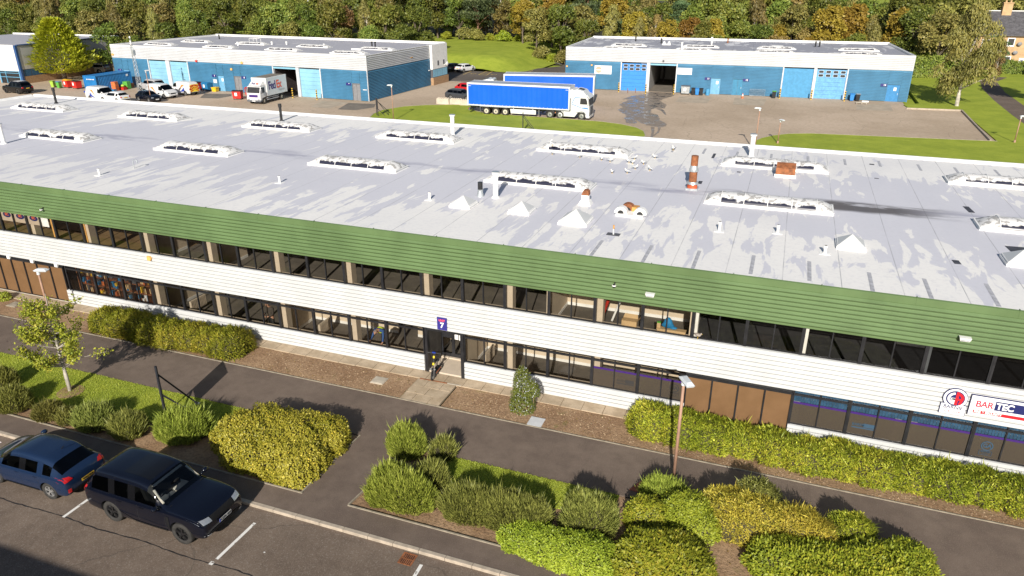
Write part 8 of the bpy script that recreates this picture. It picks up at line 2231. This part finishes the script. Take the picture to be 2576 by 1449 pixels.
def person(label, loc, J, top, legs, hairm, vest=None, handdirs=None, gaze=(0, -1, -.6)):
    o = thing("person", label, "person", loc)
    V, E = [], []
    pel = chain(V, E, [J["pelvis"] + (.125,), J["waist"] + ((.135, .105),), J["chest"] + ((.165, .115),), J["neck0"] + (.075,), J["neck"] + (.052,), J["head0"] + (.072,), J["head"] + (.098,), J["crown"] + (.070,)])
    ids = {}
    for s_ in "lr":
        a = chain(V, E, [J["sh" + s_] + (.062,), J["el" + s_] + (.043,), J["wr" + s_] + (.029,)], pel[2]); hd = handdirs[s_]; hand(V, E, a[2], J["wr" + s_], *hd)
        chain(V, E, [J["hip" + s_] + (.092,), J["kn" + s_] + (.058,), J["an" + s_] + (.042,), J["toe" + s_] + (.035,)], pel[0])
    g_ = Vector(gaze).normalized(); hc = Vector(J["head"])
    chain(V, E, [tuple(hc + g_ * .098) + (.020,), tuple(hc + g_ * .118 + Vector((0, 0, -.012))) + (.013,)], pel[6])
    skinned("body", V, E, "skin", o)
    def grow(keys, k): return [J[q] + ((r if not hasattr(r, '__len__') else (r[0], r[1])),) for q, r in keys]
    V, E = [], []; t = chain(V, E, grow((("pelvis", .135), ("waist", (.150, .120)), ("chest", (.182, .132)), ("neck0", .085)), 1))
    for s_ in "lr": chain(V, E, [J["sh" + s_] + (.078,), J["el" + s_] + (.056,), lerp4(J["el" + s_], J["wr" + s_], .93) + (.042,)], t[2])
    skinned("jacket", V, E, top, o)
    V, E = [], []; t = chain(V, E, [lerp4(J["pelvis"], J["waist"], .5) + (.137,), J["pelvis"] + (.14,)])
    for s_ in "lr": chain(V, E, [J["hip" + s_] + (.105,), J["kn" + s_] + (.074,), J["an" + s_] + (.058,)], t[1])
    skinned("trousers", V, E, legs, o)
    for s_ in "lr":
        V, E = [], []; chain(V, E, [J["an" + s_] + (.055,), lerp4(J["an" + s_], J["toe" + s_], .4) + (.05,), J["toe" + s_] + (.045,)]); skinned("shoe", V, E, "shoe", o, 0, 1)
    if vest:
        V, E = [], []; t = chain(V, E, [lerp4(J["pelvis"], J["waist"], .3) + (.165,), J["waist"] + (.175,), J["chest"] + ((.205, .185),), lerp4(J["chest"], J["neck0"], .55) + (.15,)]); skinned("vest", V, E, vest, o)
    b = MB(); rt = Vector((0, 0, 1)).cross(g_).normalized(); upv = g_.cross(rt)
    for s_ in (-1, 1): b.ell(hc + g_ * .088 + rt * s_ * .034 + upv * .012, (.012, .012, .009), 8, 6)
    b.build("eye", MAT["black_cloth"], o)
    b = MB()
    for s_ in (-1, 1): b.ell(hc + rt * s_ * .098, (.02, .024, .034), 8, 6)
    b.build("ear", MAT["skin"], o, smooth=True)
    V, E = [], []; c_ = Vector(J["crown"]); chain(V, E, [tuple(hc - g_ * .03 + upv * .03) + (.098,), tuple(c_ - g_ * .01 + upv * .008) + (.082,)]); skinned("hair", V, E, hairm, o)
    return o
# leaning on the sill, looking down
A = dict(pelvis=(.02, .55, .92), waist=(.02, .42, 1.06), chest=(.0, .16, 1.22), neck0=(-.01, .02, 1.29), neck=(-.02, -.05, 1.29), head0=(-.03, -.10, 1.26), head=(-.04, -.16, 1.23), crown=(-.04, -.20, 1.30),
         shl=(.20, .10, 1.22), ell=(.27, -.02, .99), wrl=(.31, -.20, .755), shr=(-.20, .10, 1.22), elr=(-.28, -.02, .99), wrr=(-.34, -.20, .755), hipl=(.10, .56, .86), knl=(.12, .50, .48), anl=(.13, .62, .09), toel=(.13, .44, .04), hipr=(-.09, .56, .86), knr=(-.10, .52, .48), anr=(-.11, .64, .09), toer=(-.11, .46, .04))
person("man in a yellow vest and blue sleeves leaning on the window sill", (-16.48, 26.42, .10), A, "work_blue", "black_cloth", "hair_grey", "hi_vis", {"l": ((.1, -1, -.25), (1, 0, 0), (0, 0, 1), .1), "r": ((-.1, -1, -.25), (-1, 0, 0), (0, 0, 1), .1)}, (-.1, -.75, -.65))
B_ = dict(pelvis=(0, 0, .93), waist=(0, .0, 1.08), chest=(-.01, -.01, 1.32), neck0=(-.02, -.02, 1.45), neck=(-.03, -.04, 1.50), head0=(-.05, -.07, 1.55), head=(-.06, -.09, 1.62), crown=(-.05, -.07, 1.69),
          shl=(.17, .0, 1.38), ell=(.20, -.08, 1.10), wrl=(.03, -.25, 1.02), shr=(-.19, .0, 1.38), elr=(-.22, -.12, 1.12), wrr=(-.12, -.30, 1.16), hipl=(.09, 0, .88), knl=(.10, -.02, .48), anl=(.10, .02, .09), toel=(.11, -.14, .04), hipr=(-.09, 0, .88), knr=(-.10, -.03, .48), anr=(-.11, .01, .09), toer=(-.13, -.15, .04))
person("person in a dark brown jacket standing behind a lower left window", (-22.62, 26.52, .10), B_, "dark_cloth", "black_cloth", "hair_brown", None, {"l": ((-.7, -.5, .1), (0, .2, 1), (.5, -.8, 0), .6), "r": ((.3, -.9, .2), (0, .2, 1), (-.8, -.4, 0), .6)}, (-.5, -.6, -.55))

# ------------------------------------------------------------------ gulls and a pigeon
mk("gull_white", (.78, .77, .75), .7, var=.05); mk("gull_grey", (.42, .44, .47), .7, var=.08); mk("beak_yellow", (.7, .45, .05), .5, var=0); mk("pigeon_grey", (.36, .31, .27), .7, var=.15)
def bird(name, label, cat, loc, rz, s=1.0, m1="gull_white", m2="gull_grey", group=None):
    o = thing(name, label, cat, loc, rz, group); o.scale = (s, s, s)
    b = MB(); b.tube([(-.20, 0, .20), (-.12, 0, .205), (0, 0, .205), (.10, 0, .225), (.155, 0, .28), (.175, 0, .33), (.20, 0, .355), (.225, 0, .355)], [.02, .055, .085, .075, .045, .04, .042, .018], 12); b.mesh([(-.18, -.03, .2), (-.18, .03, .2), (-.32, .045, .19), (-.32, -.045, .19), (-.18, 0, .23)], [(0, 1, 2, 3), (4, 2, 1), (4, 3, 2), (4, 0, 3)]); b.build("body", MAT[m1], o, smooth=True)
    for sg in (-1, 1):
        b = MB(); b.tube([(.08, sg * .065, .235), (0, sg * .085, .235), (-.14, sg * .06, .225), (-.28, sg * .02, .215)], [.03, .05, .035, .008], 8); b.build("wing", MAT[m2], o, smooth=True)
        b = MB(); b.tube([(.01, sg * .03, .15), (.0, sg * .03, .0)], .008, 5); b.box(-.0, .05, sg * .03 - .018, sg * .03 + .018, 0, .006); b.build("leg", MAT["beak_yellow"], o)
    b = MB(); b.tube([(.235, 0, .352), (.285, 0, .342)], [.012, .004], 6); b.build("beak", MAT["beak_yellow"], o)
    return o
GL = [("g", 405, 20, "gull standing on top of a roof light, left of the others", .32), ("g", 405, 108, "gull at the left edge of the flock, in front of a roof light", 0), ("g", 682, 140, "gull crouching in front of the middle of a roof light", 0), ("g", 900, 165, "gull lying low just right of the roof light", 0), ("g", 985, 182, "gull with its head down near the middle of the flock", 0),
      ("g", 1178, 192, "left one of a close pair of gulls in the middle of the flock", 0), ("g", 1212, 202, "right one of a close pair of gulls in the middle of the flock", 0), ("g", 1232, 158, "gull behind the close pair of the flock", 0), ("g", 1440, 146, "upright gull at the right side of the flock", 0), ("g", 1325, 205, "pale gull lying between the pair and the right side of the flock", 0),
      ("g", 1237, 255, "gull with dark wing tips in the front of the flock", 0), ("g", 1387, 270, "gull at the front right of the flock", 0), ("g", 1008, 298, "upright gull nearest the front green edge of the roof", 0), ("g", 1160, 298, "gull lying low at the front of the flock", 0), ("g", 1622, 66, "large gull standing alone right of the flock towards the rear edge", 0), ("c", 385, 1446, "gull alone by the rear edge of the roof above a roof light", 0), ("c", 395, 1444, None, 0)]
rr = random.Random(9)
for c, x, y, lb, dz in GL:
    if lb is None: continue
    p = at(c, x, y, RZ + (.56 if dz else 0)); bird("gull", lb, "gull", (p.x, p.y, p.z), rr.uniform(0, 6.28), .74 if "large" not in lb else .95, "gull_white", "gull_grey", "gulls on the flat roof")
bird("pigeon", "brown grey pigeon on the upper window sill beside a pale post", "pigeon", (-2.0, YF - .02, 3.73), -.6, .75, "pigeon_grey", "pigeon_grey")
# ------------------------------------------------------------------ end
bpy.context.view_layer.update()
